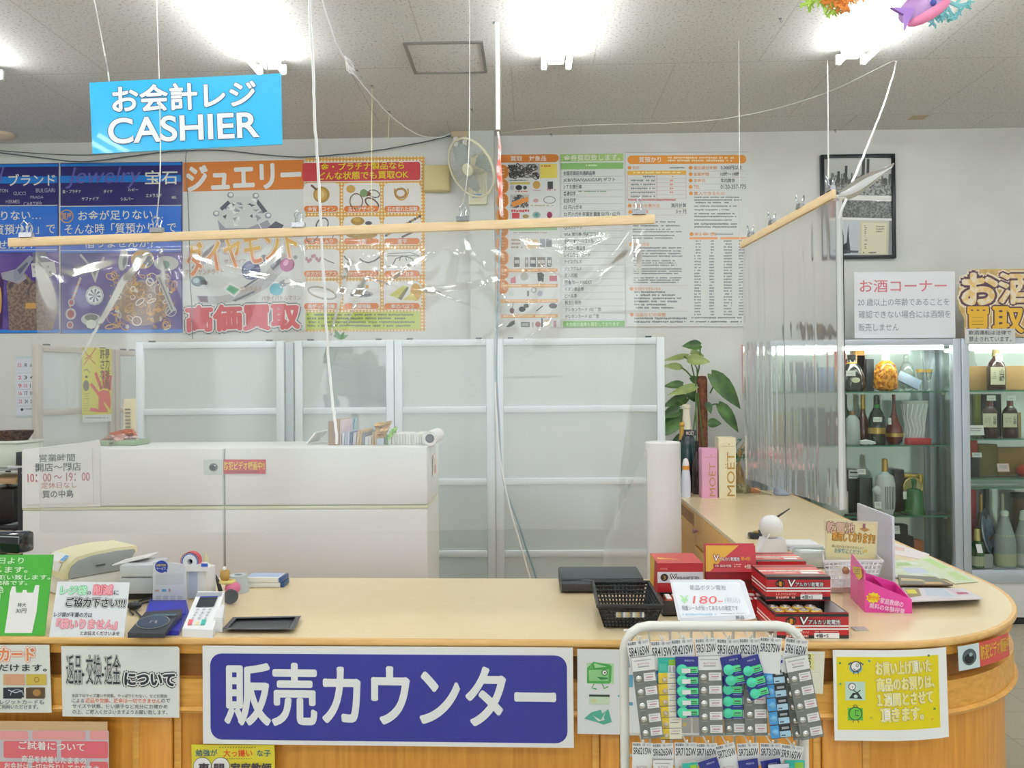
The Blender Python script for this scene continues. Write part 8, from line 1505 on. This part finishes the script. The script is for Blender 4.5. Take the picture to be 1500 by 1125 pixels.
def strip_card(label, x, y, wpx, lpx, tilt, style, n, dy=0, sticker=False):
    Y = RY-.024+dy; q = k(Y); o = at_y(x, y, Y); w, L = wpx*q, lpx*q
    mx = Matrix.Translation(o) @ Matrix.Rotation(radians(tilt), 4, 'Y') @ Matrix(((1, 0, 0, 0), (0, 0, -1, 0), (0, 1, 0, 0), (0, 0, 0, 1)))
    t = thing('battery_strip', label, 'battery strip', group='button battery strips on the rack', mx=mx); R = random.Random(int(x*7+y)); h = 0.0009
    hd = {'grey': 20, 'navy': 11, 'yellow': 22, 'blue': 20}[style]*q; bodyc = {'grey': GYC, 'navy': NV, 'yellow': M('b8b098'), 'blue': M('3a3c40', .4)}[style]
    m = MB().box((0, -L/2, 0), (w, L, .0014), bodyc); bl = []
    c = (L-hd)/n
    if style == 'grey':
        m.rect(-w/2, -hd, w/2, 0, h, WC); m.text('BUTTON', 0, -hd*.5, w*.5, hd*.14, h+.0003, M('a87880'), .0); m.rect(-w*.4, -hd*.28, w*.35, -hd*.2, h+.0003, M('b0b0b0')); m.rect(-w*.25, -hd*.75, w*.25, -hd*.66, h+.0003, M('a0a0a0'))
    elif style == 'navy': m.text('micro', w*.1, -hd*.45, w*.4, hd*.3, h+.0003, M('c0c8e0'), 0)
    elif style == 'yellow':
        m.rect(-w/2, -hd, w/2, 0, h, M('30a898', .35)); m.rect(0, -hd*.55, w*.42, -hd*.15, h+.0003, M('88b838')); m.rect(-.02*w, -hd*.95, w*.46, -hd*.52, h+.0004, WC); m.rect(-w*.45, -hd*.9, -w*.1, -hd*.4, h+.0003, M('50b8a0'))
        for i in range(7): m.rect(w*(.02+.06*i), -hd*.92, w*(.04+.06*i), -hd*.58, h+.0008, TK)
    else:
        m.rect(-w/2, -hd, w/2, 0, h, M('c8ccd0')); m.rect(-w/2, -hd*.5, w/2, -hd*.3, h+.0003, M('2c4c98'))
        for i in range(8): m.rect(w*(-.3+.08*i), -hd*.95, w*(-.27+.08*i), -hd*.6, h+.0004, TK)
    for i in range(n):
        y1 = -hd-c*i; y0 = y1-c; ym = (y0+y1)/2
        if style == 'grey':
            m.rect(-w*.05, ym-c*.30, w*.46, ym+c*.30, h, WC); m.rect(.05*w, ym-c*.06, w*.36, ym+c*.03, h+.0003, M('b88890')); m.rect(.0*w, ym+c*.14, w*.38, ym+c*.2, h+.0003, M('a8a8a8')); m.rect(-.0*w, ym-c*.2, w*.3, ym-c*.15, h+.0003, M('b0a8a8')); bl.append((-w*.28, ym-c*.02, w*.14, silver))
            m.rect(-w*.4, ym-c*.42, -w*.16, ym-c*.36, h, M('98988c'))
        elif style == 'navy':
            m.rect(-w*.15, ym-c*.30, w*.47, ym+c*.28, h, M('58d488', .35)); m.rect(w*.1, ym-c*.04, w*.4, ym+c*.06, h+.0003, TK); m.rect(w*.05, ym-c*.2, w*.42, ym-c*.13, h+.0003, M('3a7850')); m.rect(w*.05, y0+c*.03, w*.45, y0+c*.09, h+.0003, M('8890c8')); bl.append((-w*.22, ym, w*.25, MT))
            if sticker: m.rect(-w*.25, ym-c*.22, w*.12, ym+c*.2, .0055, WC)
        elif style == 'yellow':
            m.rect(-w/2, y0+c*.06, w/2, y1, h, M('dcc030', .4)); m.rect(-w*.08, y0+c*.06, w/2, y1, h+.0003, M('d8d4c0', .4)); m.rect(-w/2, y0, w/2, y0+c*.06, h+.0003, TK); m.rect(-w*.02, ym+c*.0, w*.38, ym+c*.07, h+.0006, M('88867c')); m.rect(w*.05, ym+c*.22, w*.44, ym+c*.36, h+.0006, M('c4b8b4')); bl.append((-w*.22, ym-c*.12, w*.12, M('b8a890', .3)))
        else:
            m.rect(-w/2, y0+c*.05, -w*.08, y1-c*.03, h, M('4898d0', .35)); m.rect(-w*.05, y0+c*.05, w*.47, ym, h, M('a8ccdc', .4)); m.rect(-w*.05, ym+c*.04, w*.47, y1-c*.05, h+.0002, M('24262a', .35)); m.rect(.05*w, ym+c*.15, w*.4, y1-c*.18, h+.0005, M('a0a4a8')); m.rect(0, y0+c*.15, w*.2, y0+c*.24, h+.0004, TK); bl.append((-w*.28, ym, w*.16, M('70b0d8', .3)))
    part('card', m, t)
    for x_, y_, r_, mt in bl: part('blister', MB().lathe([(r_, .0008), (r_*.95, .003), (r_*.6, .0045), (0, .005)], mt, 14, Matrix.Translation((x_, y_, 0))), t)
    return t
def ptag(code, x0, y0, x1, y1, rot, dy=0, y_bot=None, cut=1):
    Y = RY-.031+dy; q = k(Y); cx = (x0+x1)/2; o = at_y(cx, (y0+y1)/2, Y); w, H = (x1-x0+3)*q, (y1-y0+2)*q; E = ((y_bot or y1+14)-y1)*q
    mx = Matrix.Translation(o) @ Matrix.Rotation(radians(rot), 4, 'Y') @ Matrix(((1, 0, 0, 0), (0, 0, -1, 0), (0, 1, 0, 0), (0, 0, 0, 1)))
    m = MB().box((0, -E/2, 0), (w, H+E, .0008), M('dcdcda', .45)); m.text(code, 0, -H*.12, w*.9, H*.50, .0008, M('2c3036', .5), .012); m.text('新品電池', -w*.28, H*.36, w*.36, H*.19, .0008, TK, .012); m.text('1個', w*.06, H*.36, w*.12, H*.19, .0008, TK, .0); m.text('180円', w*.31, H*.36, w*.24, H*.17, .0008, M('90949a'), 0)
    solo('price_tag', f'white {code} price tag on the wire rack', 'price tag', m, mx=mx, group='price tags on the rack')
    tp = at_y(cx, y0, Y); hk = MB().tube([(0, RY-tp.y+.003, .002), (0, 0, .002), (0, -.012, .006), (0, -.014, .012)], .0016, wt, 6)
    solo('rack_hook', f'white wire hook carrying the {code} price tag', 'hook', hk, tp+Vector((0, 0, .0)), group='wire hooks on the rack')
for a in (('SR416SW', 921, 939, 951, 962, -8, 0, 985), ('SR41SW', 955, 940, 984, 963, -2, .002, 980), ('SR421SW', 985, 937, 1015, 960, -4, -.001, 978), ('SR512SW', 1020, 936, 1048, 957, -3, 0, 985), ('SR516SW', 1051, 937, 1082, 960, 2, .001, 982), ('SR521SW', 1084, 936, 1113, 960, 1, .0, 985), ('SR527SW', 1114, 935, 1143, 957, 4, -.001, 985), ('SR616SW', 1151, 937, 1181, 960, 8, 0, 985),
          ('SR621SW', 928, 1089, 954, 1106, 1, 0, 1120), ('SR626SW', 957, 1090, 985, 1108, -2, .001, 1120), ('SR712SW', 990, 1089, 1019, 1108, 0, 0, 1120), ('SR716SW', 1021, 1090, 1049, 1108, 0, .001, 1120), ('SR721SW', 1051, 1091, 1076, 1110, -13, 0, 1120), ('SR726SW', 1082, 1090, 1110, 1108, -3, .0, 1120), ('SR731SW', 1115, 1090, 1143, 1108, 1, .001, 1120), ('SR916SW', 1145, 1093, 1174, 1112, 8, 0, 1122)): ptag(*a)
strip_card('grey strip of five batteries under the SR416SW tag', 941, 962, 33, 119, -6.5, 'grey', 5, -.012)
strip_card('pale blue strip half hidden behind the SR41SW yellow strip', 967, 961, 30, 40, -8, 'blue', 1, .004)
strip_card('yellow and teal strip under the SR41SW tag', 979, 963, 31, 119, -1.5, 'yellow', 6, -.008)
strip_card('navy strip with mint cells under the SR421SW tag', 1006, 962, 33, 88, -.5, 'navy', 5, -.014, True)
strip_card('grey strip of five batteries under the SR512SW tag', 1039, 961, 35, 115, -1, 'grey', 5, -.010)
strip_card('grey strip behind the straight navy strip, SR516SW', 1074, 975, 31, 100, -1, 'grey', 4, .006); strip_card('straight navy strip under the SR516SW tag', 1072, 990, 30, 62, 0, 'navy', 3, -.002); strip_card('slanted two-cell navy strip under the SR516SW tag', 1070, 961, 31, 42, -11, 'navy', 2, -.013)
t_ = strip_card('grey strip behind the slanted navy strip, SR521SW', 1105, 972, 33, 104, -1, 'grey', 4, .003); strip_card('three-cell navy strip slanting across under the SR521SW tag', 1096, 962, 29, 62, -16, 'navy', 3, -.016)
strip_card('blue and black strip under the SR527SW tag', 1131, 962, 30, 118, -6, 'blue', 5, -.006)
strip_card('grey strip hidden behind the SR616SW strip', 1160, 964, 33, 118, -8.5, 'grey', 5, .003); strip_card('slanted grey strip under the SR616SW tag', 1166, 962, 33, 120, -11, 'grey', 5, -.014)
s = Sign((1137, 985), (1150, 985), (1133, 1046), (0, RY-.02, 0), WN, M('d0d2d4', .45), .001, br=(1152, 1046)); s.text('L', 1141, 1006, 1147, 1020, TK, .03, 2, 90); s.rect(1144, 1030, 1150, 1034, TK, 2); s.done('slip', 'white slip with black marks behind the SR616SW strips', 'slip')
for code, x, st, dx in (('SR621SW', 940, 'grey', 0), ('SR626SW', 971, 'grey', 0), ('SR712SW', 1002, 'grey', 0), ('SR716SW', 1036, 'navy', -18), ('SR721SW', 1066, 'grey', -6), ('SR726SW', 1095, 'navy', -8), ('SR731SW', 1128, 'navy', -10), ('SR916SW', 1164, 'yellow', 0)): strip_card(f'{ {"grey":"white-headed grey","navy":"navy","yellow":"teal-headed"}[st]} strip hanging under the {code} tag', x, 1113, 28.5, 118, dx, st, 5, {'SR621SW': -.004, 'SR626SW': -.012, 'SR712SW': -.004, 'SR716SW': -.021, 'SR721SW': -.006, 'SR726SW': -.014, 'SR731SW': -.024, 'SR916SW': -.010}[code])
strip_card('teal-headed strip between the SR712SW and SR716SW tags', 1010, 1117, 22, 100, -6, 'yellow', 5, -.032); strip_card('blue strip beside the teal-headed strip, SR916SW', 1140, 1119, 30, 110, -4, 'blue', 5, -.034)
